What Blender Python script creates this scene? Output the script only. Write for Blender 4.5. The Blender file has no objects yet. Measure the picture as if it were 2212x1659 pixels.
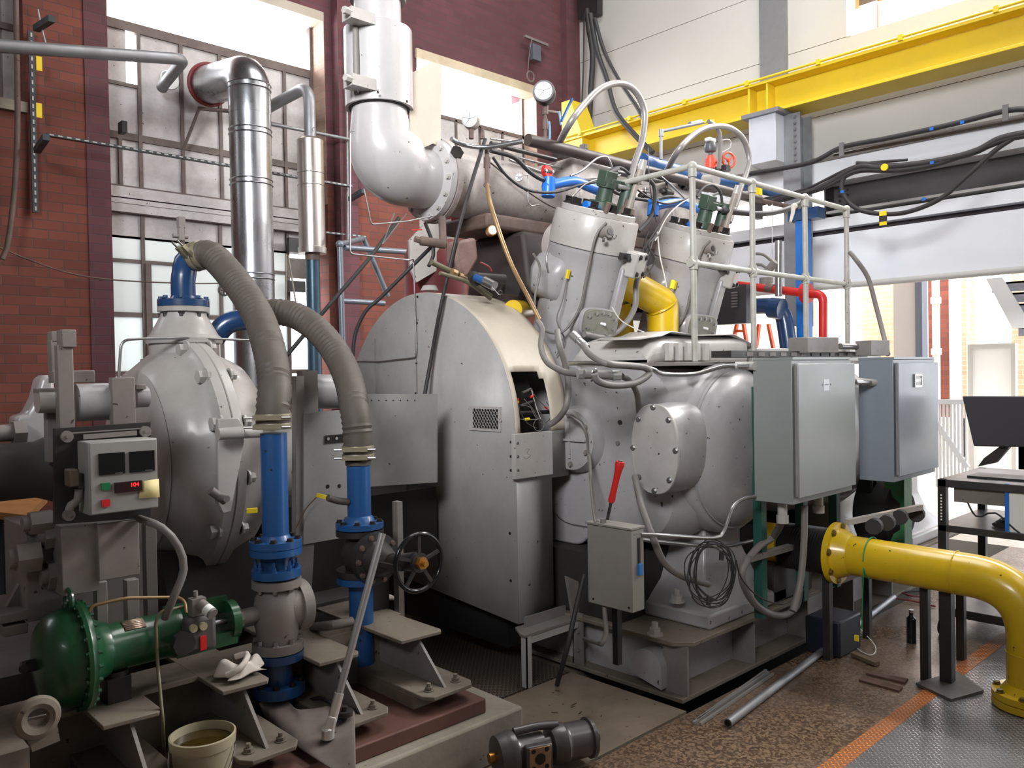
import bpy, bmesh, math, random
from mathutils import Vector, Matrix, Quaternion
random.seed(7)
C = bpy.context.scene.collection
V3 = Vector
PI = math.pi
# ---------------------------------------------------------------- camera frame (surveyed from the photograph)
CF = 1773.7; YAW = math.radians(46.502); PIT = math.radians(-.863); ROL = math.radians(-.976)
CAM = V3((0, 0, 1.6))
cv = V3((math.cos(YAW)*math.cos(PIT), math.sin(YAW)*math.cos(PIT), math.sin(PIT)))
_r = V3((math.sin(YAW), -math.cos(YAW), 0)); _u = _r.cross(cv)
cr_ = _r*math.cos(ROL) + _u*math.sin(ROL); cu_ = -_r*math.sin(ROL) + _u*math.cos(ROL)
def ray(x, y): return cv + cr_*((x-1106)/CF) - cu_*((y-829.5)/CF)
def PX(x, y, c): d = ray(x, y); return CAM + d*(c/d.x)
def PY(x, y, c): d = ray(x, y); return CAM + d*(c/d.y)
def PZ(x, y, c=0.): d = ray(x, y); return CAM + d*((c-1.6)/d.z)
def yl(Y, *pts):          # survey points lying on a plane Y = const (a third value moves that one point)
    return [PY(p[0], p[1], p[2] if len(p) > 2 else Y) for p in pts]
def xl(X, *pts): return [PX(p[0], p[1], p[2] if len(p) > 2 else X) for p in pts]

# ---------------------------------------------------------------- materials
MT = {}
def nodes(name):
    m = bpy.data.materials.new(name); m.use_nodes = True
    nt = m.node_tree; b = nt.nodes['Principled BSDF']
    return m, nt, b
def mth(nt, op, a, b=None):
    n = nt.nodes.new('ShaderNodeMath'); n.operation = op
    for i, v in enumerate((a, b)):
        if v is None: continue
        if isinstance(v, (int, float)): n.inputs[i].default_value = v
        else: nt.links.new(v, n.inputs[i])
    return n.outputs[0]
def mixc(nt, f, a, b):
    n = nt.nodes.new('ShaderNodeMix'); n.data_type = 'RGBA'
    for s, v in ((0, f), (6, a), (7, b)):
        if isinstance(v, (int, float)): n.inputs[s].default_value = v
        elif isinstance(v, tuple): n.inputs[s].default_value = (*v[:3], 1)
        else: nt.links.new(v, n.inputs[s])
    return n.outputs[2]
def noise(nt, vec, scale, det=3, rough=.55):
    n = nt.nodes.new('ShaderNodeTexNoise'); n.inputs['Scale'].default_value = scale
    n.inputs['Detail'].default_value = det; n.inputs['Roughness'].default_value = rough
    nt.links.new(vec, n.inputs['Vector']); return n.outputs['Fac']
def ramp(nt, f, a, b):
    n = nt.nodes.new('ShaderNodeMapRange'); n.inputs['From Min'].default_value = a; n.inputs['From Max'].default_value = b
    nt.links.new(f, n.inputs['Value']); return n.outputs['Result']
def lin(c): return tuple(((v/255)/12.92 if v/255 <= .04045 else ((v/255+.055)/1.055)**2.4) for v in c)
def paint(key, col, rough=.45, dirt=(70, 60, 52), amt=.35, sc=2.5, chips=0., chipc=(60, 45, 38), metal=0., bump=.0, wet=.0):
    """worn painted surface: large soft stains, fine grain, small chips"""
    if key in MT: return MT[key]
    m, nt, b = nodes(key)
    tc = nt.nodes.new('ShaderNodeTexCoord'); vec = tc.outputs['Object']
    n1 = ramp(nt, noise(nt, vec, sc, 5, .65), .42, .78)
    n2 = noise(nt, vec, sc*14, 2)
    c = mixc(nt, mth(nt, 'MULTIPLY', n1, amt), lin(col), lin(dirt))
    c = mixc(nt, mth(nt, 'MULTIPLY', n2, amt*.35), c, lin(dirt))
    if chips > 0:
        n3 = noise(nt, vec, 31, 3, .5); k = ramp(nt, n3, .735-.05*chips, .742-.05*chips)
        c = mixc(nt, k, c, lin(chipc))
    nt.links.new(c, b.inputs['Base Color'])
    nt.links.new(mth(nt, 'ADD', mth(nt, 'MULTIPLY', n1, .15), rough), b.inputs['Roughness'])
    b.inputs['Metallic'].default_value = metal
    if wet: b.inputs['Coat Weight'].default_value = wet; b.inputs['Coat Roughness'].default_value = .12
    if bump:
        bp = nt.nodes.new('ShaderNodeBump'); bp.inputs['Strength'].default_value = bump; bp.inputs['Distance'].default_value = .02
        nt.links.new(noise(nt, vec, sc*3, 4), bp.inputs['Height']); nt.links.new(bp.outputs[0], b.inputs['Normal'])
    MT[key] = m; return m
def flat(key, col, rough=.5, metal=0., emit=0.):
    if key in MT: return MT[key]
    m, nt, b = nodes(key); b.inputs['Base Color'].default_value = (*lin(col), 1)
    b.inputs['Roughness'].default_value = rough; b.inputs['Metallic'].default_value = metal
    if emit: b.inputs['Emission Color'].default_value = (*lin(col), 1); b.inputs['Emission Strength'].default_value = emit
    MT[key] = m; return m
def brick(key, c1, c2, mort, bw=.215, bh=.068):
    m, nt, b = nodes(key)
    g = nt.nodes.new('ShaderNodeNewGeometry'); sp = nt.nodes.new('ShaderNodeSeparateXYZ'); nt.links.new(g.outputs['Position'], sp.inputs[0])
    sn = nt.nodes.new('ShaderNodeSeparateXYZ'); nt.links.new(g.outputs['Normal'], sn.inputs[0])
    k = mth(nt, 'GREATER_THAN', mth(nt, 'ABSOLUTE', sn.outputs[0]), .5)
    u = mth(nt, 'ADD', mth(nt, 'MULTIPLY', sp.outputs[1], k), mth(nt, 'MULTIPLY', sp.outputs[0], mth(nt, 'SUBTRACT', 1., k)))
    cb = nt.nodes.new('ShaderNodeCombineXYZ'); nt.links.new(u, cb.inputs[0]); nt.links.new(sp.outputs[2], cb.inputs[1])
    t = nt.nodes.new('ShaderNodeTexBrick'); nt.links.new(cb.outputs[0], t.inputs['Vector'])
    t.inputs['Scale'].default_value = 1; t.inputs['Brick Width'].default_value = bw; t.inputs['Row Height'].default_value = bh+.007
    t.inputs['Mortar Size'].default_value = .0045; t.inputs['Mortar Smooth'].default_value = .3
    t.inputs['Color1'].default_value = (*lin(c1), 1); t.inputs['Color2'].default_value = (*lin(c2), 1); t.inputs['Mortar'].default_value = (*lin(mort), 1)
    n1 = ramp(nt, noise(nt, g.outputs['Position'], .9, 4), .4, .75)
    c = mixc(nt, mth(nt, 'MULTIPLY', n1, .4), t.outputs['Color'], lin((58, 34, 36)))
    nt.links.new(c, b.inputs['Base Color']); b.inputs['Roughness'].default_value = .85
    bp = nt.nodes.new('ShaderNodeBump'); bp.inputs['Strength'].default_value = .5; bp.inputs['Distance'].default_value = .01
    nt.links.new(mth(nt, 'SUBTRACT', 1., t.outputs['Fac']), bp.inputs['Height']); nt.links.new(bp.outputs[0], b.inputs['Normal'])
    MT[key] = m; return m
def terrazzo(key):
    m, nt, b = nodes(key); g = nt.nodes.new('ShaderNodeNewGeometry'); P = g.outputs['Position']
    v = nt.nodes.new('ShaderNodeTexVoronoi'); v.inputs['Scale'].default_value = 95; nt.links.new(P, v.inputs['Vector'])
    sp = nt.nodes.new('ShaderNodeSeparateColor'); nt.links.new(v.outputs['Color'], sp.inputs[0])
    c = mixc(nt, ramp(nt, sp.outputs[0], .35, .8), lin((84, 66, 52)), lin((138, 114, 92)))
    c = mixc(nt, mth(nt, 'MULTIPLY', ramp(nt, noise(nt, P, 1.3, 4), .4, .7), .6), c, lin((112, 96, 86)))
    nt.links.new(c, b.inputs['Base Color'])
    nt.links.new(ramp(nt, noise(nt, P, 2.1, 3), .12, 1.3), b.inputs['Roughness'])
    MT[key] = m; return m
def checker(key, col, sc=34, metal=.55, rough=.38):
    """raised tread-plate pattern: short bars laid in two directions"""
    m, nt, b = nodes(key); g = nt.nodes.new('ShaderNodeNewGeometry'); sp = nt.nodes.new('ShaderNodeSeparateXYZ'); nt.links.new(g.outputs['Position'], sp.inputs[0])
    a = mth(nt, 'MULTIPLY', mth(nt, 'ADD', sp.outputs[0], sp.outputs[1]), sc); d = mth(nt, 'MULTIPLY', mth(nt, 'SUBTRACT', sp.outputs[0], sp.outputs[1]), sc)
    par = mth(nt, 'PINGPONG', mth(nt, 'ADD', mth(nt, 'FLOOR', a), mth(nt, 'FLOOR', d)), 1.)
    fa = mth(nt, 'ABSOLUTE', mth(nt, 'SUBTRACT', mth(nt, 'FRACT', a), .5)); fd = mth(nt, 'ABSOLUTE', mth(nt, 'SUBTRACT', mth(nt, 'FRACT', d), .5))
    def bar(p, q): return mth(nt, 'LESS_THAN', mth(nt, 'ADD', mth(nt, 'POWER', mth(nt, 'DIVIDE', p, .42), 2.), mth(nt, 'POWER', mth(nt, 'DIVIDE', q, .13), 2.)), 1.)
    h = mth(nt, 'ADD', mth(nt, 'MULTIPLY', bar(fa, fd), par), mth(nt, 'MULTIPLY', bar(fd, fa), mth(nt, 'SUBTRACT', 1., par)))
    n1 = ramp(nt, noise(nt, g.outputs['Position'], 3, 4), .35, .75)
    c = mixc(nt, h, lin(tuple(v*.72 for v in col)), lin(tuple(min(255, v*1.35) for v in col)))
    c = mixc(nt, mth(nt, 'MULTIPLY', n1, .45), c, lin((70, 62, 56)))
    nt.links.new(c, b.inputs['Base Color']); b.inputs['Metallic'].default_value = metal
    nt.links.new(mth(nt, 'SUBTRACT', rough, mth(nt, 'MULTIPLY', h, .15)), b.inputs['Roughness'])
    bp = nt.nodes.new('ShaderNodeBump'); bp.inputs['Strength'].default_value = 1.; bp.inputs['Distance'].default_value = .012
    nt.links.new(h, bp.inputs['Height']); nt.links.new(bp.outputs[0], b.inputs['Normal'])
    MT[key] = m; return m
def glassy(key, col, strength):      # daylight glowing through frosted panes
    m, nt, b = nodes(key); b.inputs['Base Color'].default_value = (*lin(col), 1); b.inputs['Roughness'].default_value = .25
    b.inputs['Emission Color'].default_value = (*lin(col), 1)
    g = nt.nodes.new('ShaderNodeNewGeometry')
    nt.links.new(mth(nt, 'MULTIPLY', mth(nt, 'ADD', noise(nt, g.outputs['Position'], 1.5, 3), .5), strength), b.inputs['Emission Strength'])
    MT[key] = m; return m

GREY = paint('engine_grey', (160, 157, 159), .34, (92, 80, 76), .42, 2.2, .55, wet=.25, bump=.12)
GREYL = paint('pale_grey', (176, 172, 168), .36, (110, 98, 92), .4, 2.5, .35, wet=.2, bump=.1)
GREYD = paint('dusty_grey', (128, 122, 118), .55, (78, 66, 56), .55, 3, .4)
WHITE = paint('white_enamel', (178, 175, 176), .3, (130, 118, 114), .35, 2.4, .15, wet=.35, bump=.08)
SHEET = paint('sheet_grey', (152, 150, 148), .42, (104, 98, 96), .45, 3.2, .2)
CREAM = paint('sheet_cream', (186, 176, 160), .42, (140, 128, 114), .35, 3)
GASKET = paint('sooty_manifold', (176, 168, 164), .5, (78, 58, 54), .75, 3.5, .6, bump=.15)
RUSTY = paint('scorched_iron', (112, 92, 84), .6, (52, 40, 36), .8, 4, .5)
BLUE = paint('pipe_blue', (26, 80, 138), .36, (24, 44, 72), .4, 5, .3, (30, 30, 40), wet=.2)
NAVY = paint('navy_pipe', (28, 62, 104), .28, (18, 36, 60), .35, 4, wet=.4)
SKYB = paint('bright_blue', (30, 112, 205), .35, (20, 60, 120), .3, 8)
YEL = paint('pipe_yellow', (216, 180, 24), .28, (150, 116, 20), .3, 4, .35, (50, 36, 16), wet=.4)
BEAMY = paint('beam_yellow', (226, 196, 40), .45, (186, 156, 36), .3, 2)
GRN = paint('valve_green', (24, 78, 46), .3, (14, 40, 26), .4, 5, wet=.4)
OLV = paint('head_green', (52, 72, 56), .45, (36, 44, 38), .5, 8, .3)
RED = paint('signal_red', (196, 36, 32), .38, (120, 24, 22), .3, 8)
REDP = paint('dull_red', (126, 44, 48), .5, (80, 30, 34), .45, 3)
ORA = paint('valve_orange', (214, 76, 52), .4, (150, 50, 36), .3, 8)
BLK = paint('black_iron', (34, 32, 33), .45, (62, 52, 46), .5, 6)
RUB = paint('black_rubber', (38, 36, 38), .55, (70, 64, 60), .3, 8)
HOSE = paint('grey_rubber', (80, 73, 67), .6, (66, 58, 52), .5, 9)
COND = paint('conduit_grey', (118, 113, 110), .5, (84, 76, 70), .4, 6)
STEEL = paint('steel', (168, 166, 166), .3, (96, 88, 84), .4, 6, metal=.9)
CHROME = flat('chrome', (215, 215, 218), .14, 1.)
GALV = paint('galvanised_sheet', (168, 170, 174), .24, (160, 160, 162), .25, 2, metal=.95)
GALVD = paint('galvanised_dull', (150, 152, 156), .45, (110, 108, 106), .5, 5, metal=.6)
DUSTY = paint('dusty_deck', (122, 112, 100), .7, (76, 64, 54), .7, 4, .5)
BROWN = paint('oxide_brown', (98, 62, 52), .7, (70, 50, 42), .6, 4)
CONC = paint('concrete', (150, 142, 130), .85, (98, 88, 78), .6, 3, .35, bump=.3)
CONCF = paint('concrete_floor', (132, 118, 102), .8, (86, 72, 60), .7, 2.2, .45, bump=.15)
COPPER = paint('tan_tube', (150, 122, 84), .4, (96, 72, 50), .4, 6, metal=.4)
BRASS = paint('brass', (186, 134, 60), .35, (110, 78, 40), .4, 9, metal=.8)
BOXG = paint('cabinet_grey', (130, 134, 131), .38, (116, 120, 122), .4, 1.6, wet=.1)
BOXB = paint('cabinet_bluegrey', (126, 134, 144), .36, (104, 108, 116), .4, 1.6, wet=.1)
PANEL = paint('cladding', (190, 188, 184), .5, (170, 164, 156), .3, .8)
WOOD = paint('bench_wood', (168, 118, 66), .5, (110, 70, 40), .4, 6)
CLOTH = paint('cloth_white', (206, 198, 190), .8, (150, 136, 128), .5, 12)
FIT = flat('fitting_silver', (196, 196, 194), .3, .8)
WHT = flat('plain_white', (236, 236, 234), .5)
BLACK = flat('plain_black', (12, 12, 13), .4)
CAP = flat('dark_bolt', (52, 48, 46), .45, .6)
YTAG = flat('yellow_plastic', (236, 206, 30), .4)
RTAG = flat('red_plastic', (206, 36, 32), .4)
WIRE = flat('wire_white', (216, 214, 208), .5)
WIREG = flat('wire_green', (30, 140, 90), .5)

# ---------------------------------------------------------------- mesh building
def frame(axis):
    a = V3(axis).normalized(); t = V3((0, 0, 1)) if abs(a.z) < .9 else V3((1, 0, 0))
    u = t.cross(a).normalized(); return u, a.cross(u), a
def cat(pts, step):
    P = [V3(p) for p in pts]
    if len(P) < 3:
        n = max(1, int((P[1]-P[0]).length/step)); return [P[0].lerp(P[1], i/n) for i in range(n+1)]
    E = [P[0]*2-P[1]] + P + [P[-1]*2-P[-2]]; out = []
    for i in range(1, len(E)-2):
        a, b, c, d = E[i-1:i+3]; n = max(2, int((c-b).length/step))
        for k in range(n):
            t = k/n; out.append(.5*((2*b)+(c-a)*t+(2*a-5*b+4*c-d)*t*t+(3*b-a-3*c+d)*t**3))
    out.append(P[-1]); return out
def rnd(pts, rad, seg=7):
    P = [V3(p) for p in pts]; out = [P[0]]
    for i in range(1, len(P)-1):
        a, b, c = P[i-1:i+2]; d1 = (a-b); d2 = (c-b); r = min(rad, d1.length*.49, d2.length*.49)
        p, q = b+d1.normalized()*r, b+d2.normalized()*r
        for k in range(seg+1):
            t = k/seg; out.append((1-t)**2*p+2*t*(1-t)*b+t*t*q)
    out.append(P[-1]); return out
class MB:
    def __init__(s): s.bm = bmesh.new()
    def ring(s, c, u, v, r, n, ry=None, ph=0):
        ry = r if ry is None else ry
        return [s.bm.verts.new(c+u*(r*math.cos(ph+2*PI*k/n))+v*(ry*math.sin(ph+2*PI*k/n))) for k in range(n)]
    def skin(s, rings, cap0=True, cap1=True, loop=False):
        n = len(rings[0])
        for i in range(len(rings)-1 + (1 if loop else 0)):
            A, B = rings[i], rings[(i+1) % len(rings)]
            for k in range(n):
                s.bm.faces.new((A[k], A[(k+1) % n], B[(k+1) % n], B[k]))
        if not loop:
            if cap0: s.bm.faces.new(list(reversed(rings[0])))
            if cap1: s.bm.faces.new(rings[-1])
        return s
    def box(s, a, b):
        x0, y0, z0 = a; x1, y1, z1 = b
        return s.hexa([(x0, y0), (x1, y0), (x1, y1), (x0, y1)], z0, z1)
    def hexa(s, poly, z0, z1):
        A = [s.bm.verts.new((x, y, z0)) for x, y in poly]; B = [s.bm.verts.new((x, y, z1)) for x, y in poly]
        n = len(A)
        for k in range(n): s.bm.faces.new((A[k], A[(k+1) % n], B[(k+1) % n], B[k]))
        s.bm.faces.new(list(reversed(A))); s.bm.faces.new(B); return s
    def prism(s, pts, vec):
        vec = V3(vec); A = [s.bm.verts.new(V3(p)) for p in pts]; B = [s.bm.verts.new(V3(p)+vec) for p in pts]; n = len(A)
        for k in range(n): s.bm.faces.new((A[k], A[(k+1) % n], B[(k+1) % n], B[k]))
        s.bm.faces.new(list(reversed(A))); s.bm.faces.new(B); return s
    def obox(s, c, ax, half, up=(0, 0, 1)):       # box centred at c, long axis ax
        a = V3(ax).normalized(); u = V3(up).cross(a)
        u = u.normalized() if u.length > 1e-4 else V3((1, 0, 0)); v = a.cross(u); c = V3(c)
        q = [c+u*(sx*half[1])+v*(sy*half[2])-a*half[0] for sx, sy in ((-1, -1), (1, -1), (1, 1), (-1, 1))]
        return s.prism(q, a*2*half[0])
    def bar(s, p, q, w, h, up=(0, 0, 1)):
        p, q = V3(p), V3(q); return s.obox((p+q)/2, q-p, ((q-p).length/2, w/2, h/2), up)
    def cyl(s, p, q, r, r1=None, n=20):
        p, q = V3(p), V3(q); u, v, a = frame(q-p); r1 = r if r1 is None else r1
        return s.skin([s.ring(p, u, v, r, n), s.ring(q, u, v, r1, n)])
    def lathe(s, o, axis, prof, n=32, sy=1.):
        o = V3(o); u, v, a = frame(axis)
        return s.skin([s.ring(o+a*t, u, v, max(r, .0005), n, max(r, .0005)*sy) for t, r in prof])
    def tube(s, pts, r, n=10, step=.03, smooth=True, rib=None, r1=None):
        P = cat(pts, step if not rib else rib[0]/2) if smooth else [V3(p) for p in pts]
        T = [(P[min(i+1, len(P)-1)]-P[max(i-1, 0)]).normalized() for i in range(len(P))]
        u, v, a = frame(T[0]); R = []
        for i, (p, t) in enumerate(zip(P, T)):
            if i:
                q = T[i-1].rotation_difference(t); u = (q @ u)
            u = (u-t*u.dot(t)).normalized(); v = t.cross(u)
            rr = r if r1 is None else r+(r1-r)*i/(len(P)-1)
            if rib and i % 2: rr += rib[1]
            R.append(s.ring(p, u, v, rr, n))
        return s.skin(R)
    def torus(s, c, axis, R, r, n=32, m=8, a0=0, a1=2*PI):
        c = V3(c); u, v, a = frame(axis); full = abs(a1-a0) > 6.28; rings = []
        for k in range(n + (0 if full else 1)):
            t = a0+(a1-a0)*k/n; d = u*math.cos(t)+v*math.sin(t); rings.append(s.ring(c+d*R, d, a, r, m))
        return s.skin(rings, loop=full)
    def sph(s, c, r, sc=(1, 1, 1), n=16):
        c = V3(c); R = []
        for i in range(1, n//2):
            t = PI*i/(n//2); R.append([s.bm.verts.new(c+V3((r*sc[0]*math.sin(t)*math.cos(2*PI*k/n), r*sc[1]*math.sin(t)*math.sin(2*PI*k/n), -r*sc[2]*math.cos(t)))) for k in range(n)])
        return s.skin(R)
    def hexn(s, p, axis, r, h):
        p = V3(p); u, v, a = frame(axis); return s.skin([s.ring(p, u, v, r, 6), s.ring(p+a*h, u, v, r, 6)])
    def build(s, name, mat, parent=None, smooth=True, bev=0., sub=0, sol=0.):
        bm = s.bm; bmesh.ops.recalc_face_normals(bm, faces=bm.faces)
        co = [v.co for v in bm.verts]
        if parent is None:
            mn = V3((min(c[i] for c in co) for i in range(3))); mx = V3((max(c[i] for c in co) for i in range(3)))
            org = V3(((mn.x+mx.x)/2, (mn.y+mx.y)/2, mn.z))
        else: org = V3(parent['_o']) if parent.get('_o') else V3((0, 0, 0))
        bmesh.ops.translate(bm, vec=-org, verts=bm.verts)
        me = bpy.data.meshes.new(name); bm.to_mesh(me); bm.free()
        if smooth:
            for p in me.polygons: p.use_smooth = True
            me.set_sharp_from_angle(angle=math.radians(38))
        me.materials.append(mat)
        o = bpy.data.objects.new(name, me); C.objects.link(o)
        if parent is None: o.location = org
        else: o.parent = parent
        o['_o'] = tuple(org)
        if sol: q = o.modifiers.new('thick', 'SOLIDIFY'); q.thickness = sol; q.offset = 0
        if bev: q = o.modifiers.new('bevel', 'BEVEL'); q.width = bev; q.segments = 2; q.limit_method = 'ANGLE'; q.angle_limit = .7
        if sub: q = o.modifiers.new('subd', 'SUBSURF'); q.levels = q.render_levels = sub
        return o
def tag(o, label, cat_, group=None):
    o['label'] = label; o['category'] = cat_
    if group: o['group'] = group
    return o
def thing(name, label, cat_, loc, group=None):
    o = bpy.data.objects.new(name, None); C.objects.link(o); o.location = V3(loc); o['_o'] = tuple(V3(loc)); o.empty_display_size = .1
    return tag(o, label, cat_, group)
def struct(o): o['kind'] = 'structure'; return o
def bolts(parent, pts, axis, r=.009, h=.009, mat=None, name='bolt', shank=0.):
    """one bolt mesh, a copy of it at every point"""
    u, v, a = frame(axis); m = MB(); m.hexn((0, 0, 0), a, r, h)
    if shank: m.cyl(a*h, a*(h+shank), r*.55, n=8)
    m.cyl(V3((0, 0, 0)), a*(h*.25), r*1.35, n=12)
    po = V3(parent['_o']); m.bm.verts.ensure_lookup_table()
    me = bpy.data.meshes.new(name); bmesh.ops.recalc_face_normals(m.bm, faces=m.bm.faces); m.bm.to_mesh(me); m.bm.free(); me.materials.append(mat or STEEL)
    for p in pts:
        o = bpy.data.objects.new(name, me); C.objects.link(o); o.parent = parent; o.location = V3(p)-po; o['_o'] = tuple(V3(p))
def circ(c, axis, R, n, ph=0.):
    u, v, a = frame(axis); c = V3(c)
    return [c+u*(R*math.cos(ph+2*PI*k/n))+v*(R*math.sin(ph+2*PI*k/n)) for k in range(n)]
def dup(root, off, label=None):
    """copy of a thing with its parts and their sub-parts, moved by off"""
    def cp(o, par):
        c = o.copy(); C.objects.link(c)
        if par is not None: c.parent = par
        for ch in list(o.children): cp(ch, c)
        return c
    r = cp(root, None); r.location = root.location+V3(off); r['_o'] = tuple(V3(root['_o'])+V3(off))
    if label: r['label'] = label
    return r
def textobj(name, body, size, mat, loc, right, up, parent, depth=.001):
    cu = bpy.data.curves.new(name, 'FONT'); cu.body = body; cu.size = size; cu.extrude = depth; cu.align_x = 'CENTER'; cu.align_y = 'CENTER'
    t = bpy.data.objects.new(name, cu); C.objects.link(t); bpy.context.view_layer.update()
    me = bpy.data.meshes.new_from_object(t.evaluated_get(bpy.context.evaluated_depsgraph_get())); bpy.data.objects.remove(t)
    R = V3(right).normalized(); U = V3(up).normalized(); N = R.cross(U)
    M = Matrix((R, U, N)).transposed().to_4x4(); me.transform(Matrix.Translation(V3(loc)-V3(parent['_o'])) @ M)
    me.materials.clear(); me.materials.append(mat)
    o = bpy.data.objects.new(name, me); C.objects.link(o); o.parent = parent; o['_o'] = tuple(parent['_o']); return o
def one(mb, name, mat, label, cat_, group=None, **k): return tag(mb.build(name, mat, **k), label, cat_, group)
def tubeone(pts, r, name, mat, label, cat_, group=None, **k): return one(MB().tube(pts, r, **k), name, mat, label, cat_, group)
# ================================================================ camera, light, room
cam = bpy.data.cameras.new('camera'); co = bpy.data.objects.new('camera', cam); C.objects.link(co)
cam.sensor_width = 36; cam.lens = 36*CF/2212; cam.clip_start = .05; cam.clip_end = 200
co.matrix_world = Matrix((cr_, cu_, -cv)).transposed().to_4x4(); co.location = CAM
sc_ = bpy.context.scene; sc_.camera = co
sc_.view_settings.view_transform = 'Standard'; sc_.view_settings.look = 'None'; sc_.view_settings.gamma = 1; sc_.view_settings.use_curve_mapping = False
sc_.view_settings.exposure = 0.25
w = bpy.data.worlds.new('sky'); sc_.world = w; w.use_nodes = True
w.node_tree.nodes['Background'].inputs[0].default_value = (.93, .96, 1., 1); w.node_tree.nodes['Background'].inputs[1].default_value = 3.6
sc_.cycles.max_bounces = 6; sc_.cycles.diffuse_bounces = 4; sc_.cycles.glossy_bounces = 3; sc_.cycles.transparent_max_bounces = 6; sc_.cycles.sample_clamp_indirect = 6
def area(loc, to, sx, sy, power, col=(1, 1, 1)):
    l = bpy.data.lights.new('daylight_or_fill', 'AREA'); l.shape = 'RECTANGLE'; l.size = sx; l.size_y = sy; l.energy = power; l.color = col
    o = bpy.data.objects.new('daylight_or_fill', l); C.objects.link(o); o.location = loc
    o.rotation_euler = (V3(to)-V3(loc)).to_track_quat('-Z', 'Y').to_euler(); return o
area((3.3, 8.6, 4.3), (3.3, 7.2, 4.0), 3.2, 2.6, 330, (.95, .97, 1))     # sky outside the left steel window
area((6.6, 8.3, 5.2), (6.6, 7.2, 4.8), 3.0, 1.6, 260, (.95, .97, 1))     # sky outside the second window
area((5.0, 2.9, 8.3), (5.0, 3.3, 0), 4.0, 3.5, 290, (1, .985, .96))        # roof light over the engine
area((5.6, -2.6, 6.6), (6.2, 2.6, 2.6), 3.5, 2.0, 60, (1, .98, .95))        # clerestory on the near side
area((11.4, 2.0, 6.8), (11.4, 2.0, 0), 5.0, 9.0, 5200, (1, 1, 1))  # overhead light of the next bay
a_ = area((-2.7, .0, 4.6), (4.6, 4.6, 3.7), 3.2, 1.4, 185, (.96, .98, 1)); a_.data.spread = math.radians(66)         # added off-frame fill on the near side, narrow spread

BR = brick('brick_red', (134, 74, 60), (114, 62, 52), (98, 74, 68))
BRU = brick('brick_maroon', (108, 66, 72), (96, 58, 64), (90, 70, 76))  # maroon upper brick, purplish haze put into its bluer tint
BRO = brick('brick_far_hazed', (212, 170, 142), (200, 156, 128), (216, 192, 172))  # bright haze of the far bay put into this paler brick
TER = terrazzo('speckled_terrazzo'); CHK = checker('checker_plate', (150, 150, 152)); CHO = checker('checker_orange', (206, 116, 42), metal=0., rough=.5)
CHD = checker('checker_dusty', (104, 92, 80), metal=.2, rough=.6)
def translucent(key, col, k=.6):
    m, nt, b = nodes(key); t = nt.nodes.new('ShaderNodeBsdfTranslucent'); t.inputs[0].default_value = (*lin(col), 1)
    b.inputs['Base Color'].default_value = (*lin(col), 1); b.inputs['Roughness'].default_value = .3
    mx = nt.nodes.new('ShaderNodeMixShader'); mx.inputs[0].default_value = k
    nt.links.new(b.outputs[0], mx.inputs[1]); nt.links.new(t.outputs[0], mx.inputs[2]); nt.links.new(mx.outputs[0], nt.nodes['Material Output'].inputs[0])
    MT[key] = m; return m
FROST = translucent('frosted_glass', (196, 198, 196), .46); FROSTL = translucent('frosted_glass_lower', (214, 218, 216), .52)
PANEO = paint('painted_pane', (208, 204, 204), .55, (104, 90, 84), .6, 2.6, .3)
STEELW = paint('rusty_sash', (112, 100, 96), .6, (66, 50, 44), .5, 6)
def S(mb, name, mat, **k): return struct(mb.build(name, mat, **k))
# floor pieces (sunken pit strip beside the engine base is left open, dark bottom below)
S(MB().box((-3, -4, -.3), (2.42, 1.50, 0)).box((2.42, -4, -.3), (8.05, 1.50, 0)), 'floor', TER)
S(MB().box((-3, 1.503, -.3), (8.05, 2.205, 0)), 'floor', TER)
S(MB().box((-3, 2.225, -.3), (3.2, 2.95, -.002)), 'floor', CONCF)
S(MB().box((-3, 2.965, -.3), (3.2, 7.6, -.002)), 'floor', CHD)
S(MB().box((3.2, 2.965, -.3), (8.05, 7.6, -.03)), 'floor', CONCF)
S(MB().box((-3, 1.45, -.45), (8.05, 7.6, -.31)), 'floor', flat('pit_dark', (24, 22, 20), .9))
S(MB().box((8.05, -6, -.3), (17, 10, 0)), 'floor', paint('bay_floor', (196, 190, 180), .35, (150, 144, 134), .4, 1.2))
# checker plate cover with orange painted border, near right
S(MB().box((2.2, -1.5, 0), (4.22, 1.46, .004)), 'floor_checker_plate', CHK)
S(MB().hexa([(2.0, 1.46), (5.4, 1.46), (5.4, 1.535), (2.0, 1.535)], 0, .005), 'trim_1', CHO)
S(MB().box((4.22, -1.5, 0), (5.4, 1.46, .003)), 'floor_checker_plate', CHK)
# left brick wall, Y = 7.2, with two steel windows
WY = 7.2; W1a, W1b = 2.30, 4.34; W2a, W2b = 5.48, 7.335
m = MB().box((-3, WY, 0), (1.69, WY+.45, 3.72)).box((1.69, WY, 0), (W1a, WY+.45, 9)).box((-3, WY, 5.6), (1.69, WY+.45, 9))
S(m, 'wall_left', BR)
S(MB().box((2.12, WY-.012, 0), (W1a, WY, 9)), 'shade_strip', BRU)  # shaded band of the flat wall put in as darker brick
S(MB().box((W1a, WY, 5.2), (W1b, WY+.45, 9)), 'wall_left', BRU)
S(MB().box((W1b, WY, 0), (W2a, WY+.45, 3.5)), 'wall_left', BR)
S(MB().box((W1b, WY, 3.5), (W2a, WY+.45, 9)).box((W2a, WY, 5.14), (W2b, WY+.45, 9)).box((W2b, WY, 3.5), (8.3, WY+.45, 9)), 'wall_left', BRU)
S(MB().box((W2a, WY, 0), (W2b, WY+.45, 3.2)).box((W2b, WY, 0), (8.3, WY+.45, 3.5)), 'wall_left', BR)
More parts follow.
